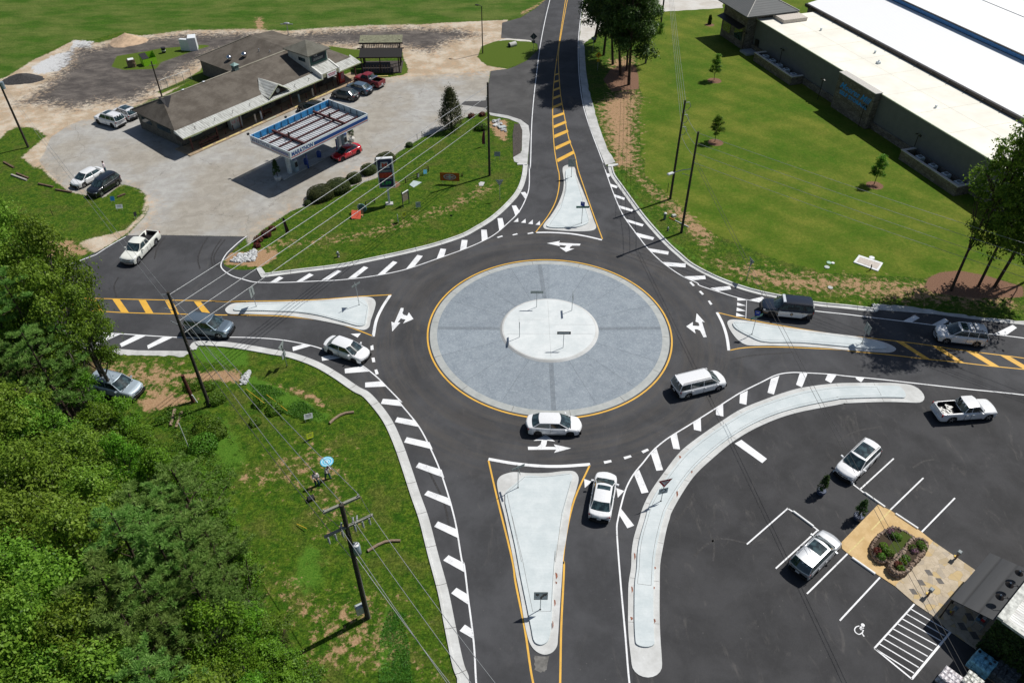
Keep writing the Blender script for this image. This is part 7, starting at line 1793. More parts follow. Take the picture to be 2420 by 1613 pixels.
for f in (.34, .45, .58, .66):
    q = A2a.lerp(A2b, f) + Vector((0, .05, .05)); m = MB(); m.tube(q, q + Vector((.0, .28, .22)), .07, .05); m.build('surge_arrester', M_concr, p2)
    m = MB(); m.path([q, q + Vector((.1, -.3, -.5)), q + Vector((.2, -.2, -1.0))], .014, 4); m.build('jumper_wire', M_wired, p2)
for q in (A1a.lerp(A1b, .04), A1a.lerp(A1b, .5), A1a.lerp(A1b, .96)):
    m = MB(); m.tube(q + Vector((0, 0, .06)), q + Vector((0, 0, .24)), .05, .035); m.build('insulator', M_concr, p2)
zt_ = zat(b2, 'U', 1110, 290); m = MB(); m.path([(.36, -.12, zt_ - .45), (.36, -.12, zt_ - .40), (.36, -.12, zt_ + .40), (.36, -.12, zt_ + .46)], [.20, .24, .24, .18], 16); tf = m.build('transformer', simple('transformer_blue_grey', (.26, .33, .38), .4, .2), p2)
m = MB(); m.ball((.36, -.12, zt_ + .5), (.22, .22, .09), 14, 6); m.build('lid', M_signw, tf)
for dx_ in (-.08, .1):
    m = MB(); m.tube((.36 + dx_, -.12, zt_ + .5), (.36 + dx_, -.12, zt_ + .78), .04, .03); m.build('bushing', M_concr, tf)
m = MB(); m.bbox((-.42, -.05, 1.25), (.55, .42, .85), .5, b=.08); m.build('meter_box', simple('meter_box', (.42, .47, .47), .5, .2), p2)
m = MB(); m.path([(.17, -.05, 0), (.17, -.05, 1.4), (.13, 0, 6)], .035, 6); m.build('conduit', M_galv, p2)
m = MB(); m.path([(.36, -.12, 5.9 if False else h6 - 2.2), (.36, -.12, h6 - 1.3)], .22, 14); m.build('transformer', bpy.data.materials['transformer_blue_grey'], p6)
for (t, b, specs) in ((p1, b1, [(1520,230),(1545,355),(1600,470)]), ):
    for i, (x, y) in enumerate(((1520, 225), (1550, 352), (1605, 468))):
        z = h1 - .25 - i * 1.6; q = to_l(b1, 'I', x, y, z); m = MB(); m.tube((0, 0, z), q * .9 if False else Vector((q.x * .9, q.y * .9, z)), .035); m.build('standoff_bracket', M_galv, p1)
for i in range(3):
    z = h4 - .3 - i * 1.5
    m = MB(); m.path([(0, 0, z), (.5, -.05, z + .12), (.72, -.1, z - .35), (.45, -.1, z - .8), (.12, 0, z - .95)], .035, 6); m.build('wire_loop', M_wire, p4)
# ---- overhead wires
def wire(label, a, b, sag=.5, r=.022, mat=None, group=None, n=24):
    a, b = Vector(a), Vector(b); pts = [a.lerp(b, i / n) - Vector((0, 0, sag * 4 * (i / n) * (1 - i / n))) for i in range(n + 1)]
    m = MB(); m.path(pts, r, 5, 0, False); return m.build('overhead_wire', mat or M_wire, None, a, label=label, cat='overhead wire', group=group)
def up(b, z, dx_=0, dy_=0): return b + Vector((dx_, dy_, z))
od = ['topmost', 'second', 'third', 'lowest']
ys5 = [(2130, 792), (2135, 890), (2140, 985), (2140, 1080)]; xs1 = [(1640, 228), (1690, 345), (1738, 475), (1788, 592)]
for i in range(4):
    za_ = zat(b1, 'I', *xs1[i]); zb_ = zat(b5, 'B', *ys5[i])
    wire('overhead wire from the left pole to the pole by the upper road, %s of four' % od[i], up(b1, za_), up(b5, zb_), .25, .030, None, 'four parallel wires over the fuel station grass')
for i, (e, zz) in enumerate(((A1a, .12), (A1a.lerp(A1b, .5), .25), (A1b, .12))):
    wire('wire between the left pole and the near crossarm, ending %s' % ('at the left arm end', 'at the pole top', 'at the right arm end')[i], up(b1, h1 - .3 - 1.5 * (2 - i) * .8, .1), b2 + e + Vector((0, 0, zz)), .55, .022, None, 'wires from the left pole to the near pole')
wire('low black cable between the left pole and the near pole', up(b1, h1 - 5.2), up(b2, 6.8), .6, .025, M_wired)
outs = [('U', 2060, 1600), ('U', 2110, 1440), ('U', 2560, 1620)]
for i, (e, (x, y)) in enumerate(((A2a.lerp(A2b, .34), (2010, 1568)), (A2a.lerp(A2b, .62), (2040, 1300)), (A2a.lerp(A2b, .96), (1965, 910)))):
    far = W('U', x, y, z2 - .5) ; a = b2 + e + Vector((0, 0, .12)); d = (far - a); wire('wire running from the near lower crossarm to the lower road, %s' % ('left', 'middle', 'right')[i], a, a + d * 1.9, .5, .020, None, 'wires leaving the near pole towards the lower road')
    wire('short wire between the two crossarms of the near pole, %s' % ('left', 'middle', 'right')[i], b2 + (A1a, A1a.lerp(A1b, .5), A1b)[i] + Vector((0, 0, .1)), a, .05, .018, None, 'short wires between the two crossarms')
wire('lower twin cable running from the near pole to the lower road', up(b2, zat(b2, 'U', 1125, 380), .15), W('U', 2100, 1680, 5.5), .3, .022)
wire('thin wire from the left pole to the far left pole, upper', up(b1, h1 - .2), up(b6, h6 - .4), .8, .014, M_wire, 'thin wires crossing the left driveway')
wire('thin wire from the left pole to the far left pole, lower', up(b1, h1 - 2.0), up(b6, h6 - 1.2), .9, .014, M_wire, 'thin wires crossing the left driveway')
for i in range(4):
    wire('wire between the two upper right poles and the lawn pole, %s' % od[i], up(b4, h4 - .2 - i * 1.1, .1), up(b8, h8 - .2 - i * .8), .3, .018, None, 'wires along the mown lawn to the top')
for i in range(3):
    wire('slack wire joining the two right-hand poles, %s' % od[i], up(b4, h4 - 1.2 - i * 1.5, .1), up(b3, h3 - .3 - i * 1.3), .25, .02, None, 'slack wires between the two right-hand poles')
for i, (x, y) in enumerate(((2352, 745), (2352, 858), (2310, 962), (2140, 1000))):
    a = up(b3, h3 - .15 - i * 1.15); far = W('H', x, y, h3 - 1.2 - i * 1.0); d = far - a
    wire('wire sagging across the mown lawn to the right picture edge, %s' % od[i], a, a + d * 1.5, .35, .018, None, 'wires crossing the lawn to the right')
for i in range(2):
    wire('dark wire crossing the right road and parking lot, %s' % ('left', 'right')[i], up(b3, 9.4 + i * .5), W('Z', 2290 + 16 * i, 1613, 6.3 + .5 * i) + (W('Z', 2290, 1613, 6.3) - up(b3, 9.4)) * .25, .4, .016, M_wired, 'twin wires crossing the parking lot')
for i, q in enumerate((('J', 210, 1280), ('J', 310, 1400))):
    wire('guy wire from the left pole to the slope, %s' % ('left', 'right')[i], up(b1, h1 - 2.5 - i), W(*q), .0, .012, M_galv, 'guy wires of the left pole', 2)
# ---- traffic signs
def sign_post(name, label, cat, k, x, y, h, group=None, r=.032):
    B_ = W(k, x, y, .17 if name != 'post_only' else 0); B_.z = .15
    t = thing(name, label, cat, B_, 0, group)
    m = MB(); m.tube((0, 0, -.15), (0, 0, h), r, r, 8); m.build('post', M_galv, t)
    m = MB(); m.cyl((0, 0, -.01), .07, .05, 10); m.build('base', M_trim, t)
    return t
def plate(t, nm, w_, h_, z, ang, front, back=M_signbk, off=.04, shape=None):
    """sign panel; ang = direction its face looks"""
    f = Vector((math.cos(ang), math.sin(ang), 0)); ex = Vector((-f.y, f.x, 0)); o = f * off + Vector((0, 0, z))
    shp = shape or [(-w_ / 2, -h_ / 2), (w_ / 2, -h_ / 2), (w_ / 2, h_ / 2), (-w_ / 2, h_ / 2)]
    m = MB(); n_ = len(shp)
    m.add([o + ex * a + Vector((0, 0, b)) + f * .008 for a, b in shp], [tuple(range(n_))], 0)
    m.add([o + ex * a + Vector((0, 0, b)) - f * .008 for a, b in shp], [tuple(reversed(range(n_)))], 1)
    m.add([o + ex * a + Vector((0, 0, b)) + f * d for d in (.008, -.008) for a, b in shp], [(i, n_ + i, n_ + (i + 1) % n_, (i + 1) % n_) for i in range(n_)], 1)
    p = m.build(nm, [front, back], t)
    return p, o, ex, f
def deco(par, o, ex, f, pts, mat, nm='symbol', lift=.014):
    m = MB(); P2 = [Vector((a, b, 0)) for a, b in pts]; tri = tessellate_polygon([P2])
    vs = [o + ex * a + Vector((0, 0, b)) + f * lift for a, b in pts]
    fs = []
    for a, b, c in tri:
        s_ = (vs[b] - vs[a]).cross(vs[c] - vs[a]).dot(f); fs.append((a, b, c) if s_ > 0 else (a, c, b))
    m.add(vs, fs); return m.build(nm, mat, par)
oneg = 'one way signs on the round centre island'
for k, x, y, ang, lab in (('K', 1323, 890, -90, 'one way sign facing the viewer at the near side of the centre disc'), ('K', 910, 793, 180, 'thin edge-on one way sign at the left side of the centre disc'), ('K', 1072, 508, 90, 'one way sign showing its pale back at the far side of the centre disc'), ('K', 1405, 540, 0, 'edge-on one way sign at the far right of the centre disc')):
    t = sign_post('traffic_sign', lab, 'road sign', k, x, y, 2.05, oneg)
    p, o, ex, f = plate(t, 'sign_panel', 1.30, .34, 2.0, R(ang), M_signk)
    deco(p, o, ex, f, [(-.52, -.06), (.34, -.06), (.34, -.13), (.56, 0), (.34, .13), (.34, .06), (-.52, .06)], M_signbk if False else simple('arrow_white', (.55, .60, .62), .5), 'arrow')
t = sign_post('traffic_sign', 'keep right sign with black arrow at the lower end of the long splitter island', 'road sign', 'V', 787, 872, 1.75)
p, o, ex, f = plate(t, 'sign_panel', .95, .95, 1.85, R(-90), simple('sign_grey_white', (.42, .50, .54), .5)); M_kr = MATS['sign_grey_white']
deco(p, o, ex, f, [(-.06, -.38), (.08, -.38), (.10, -.20), (.28, .06), (.36, -.02), (.42, .34), (.08, .22), (.16, .16), (-.04, -.12)], M_signk)
deco(p, o, ex, f, [(-.36, .28), (-.12, .28), (-.12, .08), (-.24, -.04), (-.36, .08)], M_signk)
for q in ([(-.46, .455), (.46, .455), (.46, .475), (-.46, .475)], [(-.46, -.475), (.46, -.475), (.46, -.455), (-.46, -.455)], [(-.475, -.475), (-.455, -.475), (-.455, .475), (-.475, .475)], [(.455, -.475), (.475, -.475), (.475, .475), (.455, .475)]):
    deco(p, o, ex, f, q, M_signk, 'border')
M_yred = simple('yield_red', (.42, .012, .03), .5)
for (k, x, y, ang, lab) in (('Q', 648, 972, -75, 'red yield sign above a roundabout arrows plate on the curved divider'), ('J', 712, 1212, 170, 'yield sign seen from behind on the left grass verge')):
    t = sign_post('traffic_sign', lab, 'road sign', k, x, y, 2.6, None)
    p, o, ex, f = plate(t, 'yield_panel', 1, 1, 2.35, R(ang), M_yred, off=.05, shape=[(-.60, .38), (0, -.58), (.60, .38)])
    deco(p, o, ex, f, [(-.34, .22), (0, -.30), (.34, .22)], M_signw)
    m = MB(); put_text(m, 'YIELD', .12, o + Vector((0, 0, .10)) + f * .018, ex, (0, 0, 1), 0, 0, .34, .004); m.build('lettering', M_yred, p)
    p, o, ex, f = plate(t, 'arrows_panel', .76, .66, 1.35, R(ang), M_kr, off=.05)
    for a0 in (20, 140, 260):
        pts = [];
        for j in range(7): a = R(a0 + j * 12); pts.append((.24 * math.cos(a), .24 * math.sin(a)))
        for j in range(6, -1, -1): a = R(a0 + j * 12); pts.append((.17 * math.cos(a), .17 * math.sin(a)))
        deco(p, o, ex, f, pts, M_signk, 'curved_arrow'); a = R(a0 - 6); a2 = R(a0 - 26)
        deco(p, o, ex, f, [(.30 * math.cos(R(a0)), .30 * math.sin(R(a0))), (.20 * math.cos(a2), .20 * math.sin(a2)), (.11 * math.cos(R(a0)), .11 * math.sin(R(a0)))], M_signk, 'arrow_head')
for (k, x, y, h, ang, w_, h_, lab) in (('J', 422, 655, 2.4, 172, .9, 1.1, 'tall grey sign back on the left tip of the left splitter island'), ('G', 1000, 312, 2.5, 88, .95, 1.15, 'grey sign back at the top of the upper splitter island'), ('L', 2145, 845, 2.4, 8, .95, .95, 'grey sign back on the right end of the right splitter island'), ):
    t = sign_post('traffic_sign', lab, 'road sign', k, x, y, h)
    plate(t, 'sign_panel', w_, h_, h - .5, R(ang), M_signw, off=.05)
dia = lambda s_: [(0, -s_), (s_, 0), (0, s_), (-s_, 0)]
t = sign_post('traffic_sign', 'street name signs seen from behind on the left splitter island', 'road sign', 'J', 1395, 640, 2.6)
plate(t, 'yield_panel', 1, 1, 2.3, R(200), M_signw, off=.05, shape=[(-.5, .3), (-.2, -.5), (.3, .45)]); plate(t, 'name_blade', 1.1, .22, 2.62, R(140), bpy.data.materials['sign_back'], off=.0)
t = sign_post('traffic_sign', 'crossed street name blades seen from behind at the top of the lower splitter island', 'road sign', 'P', 897, 845, 2.7)
plate(t, 'name_blade', 1.15, .24, 2.55, R(-60), M_signbk, off=.02); plate(t, 'name_blade', 1.0, .24, 2.25, R(15), M_signbk, off=.03)
M_blade = simple('sign_green', (.01, .17, .12), .5); M_shield = simple('shield_blue', (.03, .07, .40), .5)
for (k, x, y, angb, lab) in (('G', 1097, 750, -60, 'green street name blade and blue route marker on the upper splitter island'), ('L', 1108, 757, -62, 'green street name blade and blue route marker in front of the police car')):
    t = sign_post('traffic_sign', lab, 'road sign', k, x, y, 2.7)
    p, o, ex, f = plate(t, 'name_blade', 1.5, .28, 2.25, R(angb - 30 if k == 'G' else angb), M_blade, M_blade, .03)
    deco(p, o, ex, f, [(-.6, -.04), (.6, -.04), (.6, .04), (-.6, .04)], simple('blade_text', (.35, .50, .45), .5), 'lettering')
    p, o, ex, f = plate(t, 'route_marker', .5, .55, 2.68, R(-110), M_shield, M_shield, .04)
    deco(p, o, ex, f, [(-.12, .05), (.12, .05), (.12, .15), (-.12, .15)], M_signw)
t = sign_post('traffic_sign', 'edge-on yield sign on a thin post on the right verge', 'road sign', 'L', 1058, 240, 2.6, None)
plate(t, 'sign_panel', 1, 1, 2.3, R(15), M_yred, off=.05, shape=[(-.5, .35), (0, -.5), (.5, .35)])
t = sign_post('traffic_sign', 'edge-on yield sign on a thin post on the grass above the circle', 'road sign', 'G', 325, 520, 2.6, None)
plate(t, 'sign_panel', 1, 1, 2.3, R(95), simple('sign_greenish', (.16, .24, .10), .6), off=.05, shape=[(-.5, .35), (0, -.5), (.5, .35)])
M_dk = simple('dark_slate', (.05, .065, .075), .6)
t = sign_post('traffic_sign', 'dark grey diamond sign back with a small plate left of the upper road', 'road sign', 'C', 238, 470, 2.6, None)
plate(t, 'sign_panel', 1, 1, 2.4, R(90), M_signw, M_dk, .04, dia(.62)); plate(t, 'speed_plate', .5, .5, 1.5, R(90), M_signw, M_dk, .04)
M_sy = simple('sign_yellow', (.62, .40, .02), .5)
t = sign_post('traffic_sign', 'yellow diamond warning sign right of the upper road', 'road sign', 'C', 832, 640, 2.6, None)
p, o, ex, f = plate(t, 'sign_panel', 1, 1, 2.3, R(-90), M_sy, M_dk, .04, dia(.55)); deco(p, o, ex, f, [(-.08, -.2), (.08, -.2), (.08, .05), (.2, .05), (0, .25), (-.2, .05), (-.08, .05)], M_signk)
plate(t, 'speed_plate', .45, .45, 1.45, R(-90), M_sy, M_dk, .04)
t = sign_post('traffic_sign', 'small blue-grey plate on a post by the pale driveway at the top', 'road sign', 'C', 788, 470, 2.3, None)
plate(t, 'sign_panel', .7, .5, 2.1, R(-90), simple('plate_blue_grey', (.16, .22, .30), .6), M_dk, .04)
# ---- fuel price sign
PB_ = W('F', 1362, 808); t = thing('price_sign', 'tall white framed MARATHON fuel price sign reading 5.09 on a single pole', 'price sign', PB_, R(8))
m = MB(); m.box((0, 0, 1.2), (.24, .24, 2.4)); m.build('post', M_signw, t)
m = MB(); m.box((0, 0, .06), (.9, .7, .12)); m.build('footing', M_band, t)
m = MB(); m.bbox((0, 0, 4.35), (1.95, .46, 3.9), b=.06); cb_ = m.build('cabinet', M_signw, t)
m = MB(); m.box((-.03, -.235, 4.35), (1.66, .02, 3.66)); fc = m.build('face', simple('sign_navy', (.022, .028, .095), .5), t)
def sface(nm, x, z, w_, h_, mat):
    m = MB(); m.box((x, -.255, z), (w_, .02, h_)); return m.build(nm, mat, fc)
sface('red_price_panel', -.03, 4.1, 1.5, .66, M_marred); sface('white_band', -.03, 4.72, 1.5, .10, M_signbk); sface('white_band', -.03, 3.62, 1.5, .08, M_signbk); sface('white_band', -.03, 4.58, 1.5, .06, M_signbk)
m = MB(); m.add([(-.65, -.26, 5.05), (.55, -.26, 5.05), (.35, -.26, 5.85), (-.45, -.26, 5.85)], [(0, 1, 2, 3)]); m.build('logo_ground', simple('logo_grey', (.45, .48, .55), .5), fc)
m = MB(); put_text(m, 'M', .75, (-.05, -.27, 5.42), (1, 0, 0), (0, 0, 1), 0, 0, .62, .03); m.build('logo_letter', M_marred, fc)
for x in (-.45, -.05, .35):
    m = MB(); m.path([(x - .1, -.275, 4.28), (x + .12, -.275, 4.28), (x + .12, -.275, 4.1), (x - .08, -.275, 4.1), (x + .12, -.275, 3.92), (x - .1, -.275, 3.92)], .025, 4); m.build('price_stroke', simple('led_red', (.62, .05, .05), .5), fc)
m = MB(); put_text(m, '5.09', .6, (-.05, -.26, 3.05), (1, 0, 0), (0, 0, 1), 0, 0, 1.15, .01); m.build('price_digits', simple('led_green', (.03, .50, .10), .5), fc)
# ---- small signs and objects on the grass by the fuel station
def yard_sign(label, k, x, y, w_, h_, z, ang, mat, legs=True, back=None, cat='yard sign', name='yard_sign', tilt=0):
    B_ = W(k, x, y); t = thing(name, label, cat, B_, 0)
    if name == 'construction_sign': t.rotation_euler.x = -.85
    elif 'banner' not in label and 'framed' not in label: t.rotation_euler.x = -.35
    p, o, ex, f = plate(t, 'panel', w_, h_, z, R(ang), mat, back or mat, 0)
    if legs:
        for sgn in (-1, 1):
            m = MB(); q = ex * sgn * w_ * .38; m.tube(q, q + Vector((0, 0, z - h_ / 2 + .02)), .015); m.build('leg', M_galv, t)
    return t, p, o, ex, f
M_or = simple('banner_orange', (.42, .10, .012), .6)
t, p, o, ex, f = yard_sign('orange banner with a white and red emblem tied between two stakes', 'F', 1935, 618, 2.5, 1.15, 1.0, -95, M_or)
oc = [(.82 * math.cos(R(a)) * (1.0), .42 * math.sin(R(a))) for a in range(0, 360, 30)]
q = deco(p, o, ex, f, oc, simple('emblem_pale', (.42, .45, .46), .6), 'emblem', .012)
deco(p, o, ex, f, [(a * .82, b * .72) for a, b in oc], M_marred, 'emblem', .016); deco(p, o, ex, f, [(-.5, -.12), (.5, -.12), (.5, .12), (-.5, .12)], bpy.data.materials['emblem_pale'], 'emblem', .020); deco(p, o, ex, f, [(-.14, -.27), (.14, -.27), (.14, .27), (-.14, .27)], bpy.data.materials['emblem_pale'], 'emblem', .022)
t = thing('banner_frame', 'thin dead bush beside the orange banner', 'bush', W('F', 2050, 545)); m = MB()
for j in range(14): m.path([(0, 0, 0), (rn.uniform(-.5, .5), rn.uniform(-.5, .5), rn.uniform(.4, .9))], [.02, .006], 4, 0, False)
t.name = 'dead_bush'; m.build('twigs', B_brown, t)
t, p, o, ex, f = yard_sign('red-orange construction board with an orange panel leaning on barricades', 'F', 1045, 955, 1.1, 1.05, .62, -75, simple('construction_red', (.62, .09, .04), .6), cat='construction sign', name='construction_sign')
for q in ([(-.3, -.1), (-.05, .3), (.05, .3), (-.2, -.1)], [(0, -.3), (.3, .2), (.4, .2), (.1, -.3)]): deco(p, o, ex, f, q, simple('stripe_dark_red', (.40, .04, .03), .6), 'stripe')
t, p, o, ex, f = yard_sign('small light orange board right of the red construction board', 'F', 1085, 935, .7, .75, .62, -75, simple('light_orange', (.60, .34, .12), .6), cat='construction sign', name='construction_sign')
t = thing('barrel_sign', 'rounded green and white board standing behind the red construction board', 'sign', W('F', 1115, 900), R(-20))
m = MB(); m.tube((0, -.05, .8), (0, .05, .8), .55, .55, 20); m.build('round_panel', simple('teal_board', (.06, .16, .17), .6), t); m = MB(); m.tube((-.3, -.02, .85), (-.3, .1, .85), .42, .42, 18); m.build('white_panel', M_signw, t)
def rail_fence(label, pts, k='F', h=.8):
    P_ = [W(k, *p) for p in pts]; t = thing('rail_fence', label, 'fence', P_[0])
    for p in P_:
        m = MB(); m.tube(p - P_[0], p - P_[0] + Vector((0, 0, h)), .06); m.build('post', M_dwood, t)
    for z in (.35, .7):
        m = MB(); m.path([p - P_[0] + Vector((0, 0, z)) for p in P_], .04, 5); m.build('rail', M_dwood, t)
rail_fence('low dark rail fence right of the fuel price sign', [(1515, 610), (1625, 570), (1730, 500)]); rail_fence('low dark rail fence behind the construction board', [(1140, 835), (1225, 800)], h=.7)
t, p, o, ex, f = yard_sign('framed white and brown sign board between two dark posts', 'F', 1520, 820, 1.0, 1.15, 1.25, -35, simple('sign_brown', (.25, .21, .16), .7), legs=False, name='sign_board', cat='sign board')
for sgn, h_ in ((-1, 2.2), (1, 1.8)):
    m = MB(); q = ex * sgn * .56; m.tube(q, q + Vector((0, 0, h_)), .06); m.build('post', M_dk, t)
m = MB(); m.box(o + Vector((0, 0, .62)), (.12, 1.15, .08), R(-35)); m.build('cap_rail', M_signw, t)
for (lab, k, x, y, w_, h_, z, ang, mat) in (
    ('bright blue yard sign near the dark rail fence', 'F', 1700, 540, .5, .55, .5, -60, simple('sky_blue', (.12, .42, .60), .6)),
    ('grey-green small box sign at the middle post of the rail fence', 'F', 1632, 570, .35, .5, .45, -60, M_signbk),
    ('yellow yard sign below the framed board', 'F', 1505, 935, .5, .55, .45, -50, simple('lime_yellow', (.42, .50, .02), .6)),
    ('narrow white edge-on yard sign below the framed board', 'F', 1445, 985, .45, 1.0, .6, 20, M_signw),
    ('round grey yard sign right of the framed board', 'F', 1635, 848, .6, .75, .5, -80, simple('pale_grey_sign', (.50, .54, .56), .6)),
    ('blue round yard sign left of the storeway below the black suv', 'E', 1068, 395, .5, .55, .5, -85, simple('bright_blue', (.04, .28, .62), .6)),
    ('white yard sign on the grass below the blue round one', 'E', 1133, 470, .75, .5, .5, -70, M_signw),
    ('black bent post sign at the driveway corner', 'E', 1285, 550, .35, .5, .6, -40, M_signk),
    ('grey yard sign on two stakes near the utility pole by the upper road', 'B', 2255, 1490, .8, .6, .9, -90, M_signbk),
    ('white yard sign on the slope above the yellow one', 'O', 1000, 385, .75, .5, .55, -60, M_signw),
    ('yellow yard sign on the slope above the two people', 'O', 1015, 565, .65, .5, .5, -45, simple('lime_yellow', (.5, .5, .02), .6)),
    ('dark tiny sign with two legs hanging in the pole shadow', 'F', 1945, 925, .3, .2, .1, -90, M_signk)):
    t, p, o, ex, f = yard_sign(lab, k, x, y, w_, h_, z, ang, mat)
    if 'yellow' in lab or 'white yard' in lab or 'round grey' in lab:
        for zz in (-.08, .04, .14): deco(p, o, ex, f, [(-w_ * .35, zz), (w_ * .35, zz), (w_ * .35, zz + .04), (-w_ * .35, zz + .04)], M_dk if 'yellow' in lab else M_signbk, 'text_line')
def flat_patch(name, label, cat, k, pts, z, mat, kind=None):
    P_ = WP(k, pts); c_ = sum(P_, Vector()) / len(P_); m = MB(); m.prism(P_, 0, z); return m.build(name, mat, None, c_, kind=kind, label=label, cat=cat)
flat_patch('metal_sheet', 'pale grey corrugated sheet lying on the grass right of the price sign', 'sheet', 'F', [(1550, 628), (1590, 588), (1668, 605), (1590, 655)], .05, simple('pale_sheet', (.42, .50, .50), .5))
flat_patch('ground_plate', 'pale square lid in the grass near the upper kerb', 'ground plate', 'F', [(2205, 615), (2225, 600), (2262, 605), (2245, 640), (2210, 640)], .06, M_band)
slab_ = flat_patch('concrete_slab', 'white rimmed rectangular concrete slab in the right verge', 'slab', 'H', [(738, 962), (790, 895), (1018, 970), (970, 1048)], .10, M_signw)
m = MB(); m.prism(WP('H', [(765, 960), (800, 915), (995, 978), (958, 1028)]), .1, .115); m.build('infill', simple('slab_beige', (.50, .45, .40), .8), slab_, slab_.location)
for lab, k, x, y, r_, mt in (('white round cover just above the concrete slab', 'H', 912, 918, .30, M_signw), ('pale green round cover on the right verge', 'H', 508, 965, .26, simple('mint_cover', (.30, .48, .36), .6)), ('small white box cover beside the pale green one', 'H', 545, 968, .18, M_signw), ('grey round cover below the pale green one', 'H', 488, 1007, .28, simple('grey_cover', (.42, .46, .46), .6)), ('pale stone in the verge above the police car', 'H', 520, 1200, .26, M_band)):
    m = MB(); m.cyl((0, 0, 0), r_, .08, 16); o = m.build('ground_cover_plate', mt); o.location = W(k, x, y); tag(o, lab, 'cover')
t = thing('bent_post', 'short black bent post standing on the concrete slab', 'post', W('H', 895, 1035)); m = MB(); m.path([(0, 0, 0), (.03, 0, .4), (-.03, 0, .75)], .06, 7); m.build('post', M_signk, t)
def hydrant(label, loc, body, s_=1.0):
    t = thing('fire_hydrant', label, 'hydrant', loc); t.scale = (s_, s_, s_)
    m = MB(); m.path([(0, 0, 0), (0, 0, .08), (0, 0, .10), (0, 0, .55), (0, 0, .58)], [.17, .17, .11, .11, .14], 12); m.build('body', body, t)
    m = MB(); m.ball((0, 0, .60), (.13, .13, .15), 12, 7); m.build('cap', M_galv, t)
    m = MB(); m.tube((-.2, 0, .42), (.2, 0, .42), .055); m.build('nozzle', M_galv, t)
hydrant('grey fire hydrant on the grass near the lower left kerb', W('F', 878, 1308), simple('hydrant_grey', (.22, .20, .19), .6))
hydrant('small dark hydrant on the verge between the two right-hand poles', W('G', 1912, 820), M_dk, .7)
t = thing('utility_pedestal', 'green-grey round utility pedestal with white cap near the street light pole', 'pedestal', W('G', 1882, 712)); m = MB(); m.cyl((0, 0, 0), .16, .75, 14); m.build('body', simple('pedestal_green', (.10, .15, .13), .6), t); m = MB(); m.ball((0, 0, .8), (.18, .18, .14), 14, 7); m.build('cap', M_signw, t)
t = thing('utility_box', 'small pale box beside the street light pole', 'box', W('G', 1970, 685)); m = MB(); m.bbox((0, 0, .12), (.5, .4, .25), .3, b=.04); m.build('box', simple('box_pale', (.45, .47, .42), .7), t)
m = MB(); a, b = W('G', 1925, 695, .06), W('G', 2112, 785, .06); m.tube(a, a.lerp(b, .3), .05, mi=1); m.tube(a.lerp(b, .3), b, .05); m.build('pipe', [M_signw, simple('pipe_orange', (.55, .16, .04), .6)], None, a, label='white pipe with orange end lying by the street light pole', cat='pipe')
for lab, k, b_, tp in (('thin dark stake near the taller right-hand pole', 'G', (1908, 458), (1917, 370)), ('thin dark stake at the left of the store lot edge', 'F', (1625, 200), (1622, 145)), ('thin dark stake right of the lot edge stake', 'F', (1670, 178), (1667, 122)), ('tall thin post by the top kerb corner', 'E', (500, 515), (485, 455)), ('thin black bent post at the edge of the store drive', 'E', (1330, 508), (1322, 465)), ('tall white stake at the wood edge', 'N', (1797, 260), (1800, 0))):
    B_ = W(k, *b_); h_ = max(.5, zat(B_, k, *tp)); m = MB(); m.tube((0, 0, 0), (0, 0, h_), .035); o = m.build('stake', M_signw if 'white' in lab else M_dwood); o.location = B_; tag(o, lab, 'stake')
for lab, a, b in (('yellow fallen stake near the white rocks below the kerb', (405, 75), (578, 207)), ('yellow fallen stake right of the other yellow stake', (600, 128), (797, 282)), ('short yellow stake left of the near pole', (885, 1348), (978, 1392))):
    A_, B_ = W('O', *a, .15), W('O', *b, .9 if 'short' not in lab else .3); m = MB(); m.tube(A_, B_, .03); m.build('stake', simple('stake_yellow', (.55, .38, .03), .6), None, A_, label=lab, cat='stake')
M_log = barkmat('log_bark', (.16, .11, .075), (.34, .26, .19))
def logp(label, k, pts, r, mat=M_log, name='log'):
    P_ = [W(k, x, y, r * .8) for x, y in pts]; m = MB(); m.path(P_, [r * (1 - .15 * i / len(P_)) for i in range(len(P_))], 9); m.build(name, mat, None, P_[0], label=label, cat='log')
logp('crooked pale log lying on the grass above the two people', 'O', [(1195, 398), (1235, 360), (1290, 322), (1350, 300), (1425, 292)], .13)
logp('crooked pale log lying right of the near utility pole', 'U', [(1235, 320), (1330, 262), (1400, 232), (1465, 222), (1545, 222)], .12)
logp('short pale log near the foot of the left pole, left one', 'I', [(1650, 1305), (1632, 1380), (1612, 1460)], .15); logp('short pale log near the foot of the left pole, right one', 'I', [(1715, 1330), (1690, 1400), (1662, 1478)], .14)
M_tim = simple('timber', (.12, .08, .05), .95, var=.4)
for i, (lab, a, b) in enumerate((('brown timber on the grass, topmost at the left edge', (35, 10), (130, 62)), ('dark timber on the grass, upper of the close pair', (155, 115), (268, 162)), ('pale timber on the grass, lower of the close pair', (108, 130), (252, 182)), ('dark timber edging the gravel near the white sedan, left', (362, 215), (502, 245)), ('thin timber edging the gravel in front of the white sedan', (525, 270), (675, 295)), ('timber piece on the grass right of the black suv', (1110, 340), (1185, 312)))):
    A_, B_ = W('E', *a, .1), W('E', *b, .1); d = B_ - A_; m = MB(); m.box((0, 0, 0), (d.length, .22, .18), math.atan2(d.y, d.x)); o = m.build('timber', M_tim if 'pale' not in lab else simple('timber_pale', (.35, .33, .29), .9)); o.location = (A_ + B_) / 2; tag(o, lab, 'timber')
M_rip = simple('white_rock', (.52, .53, .53), .9, var=.35, scale=4, world_space=True)
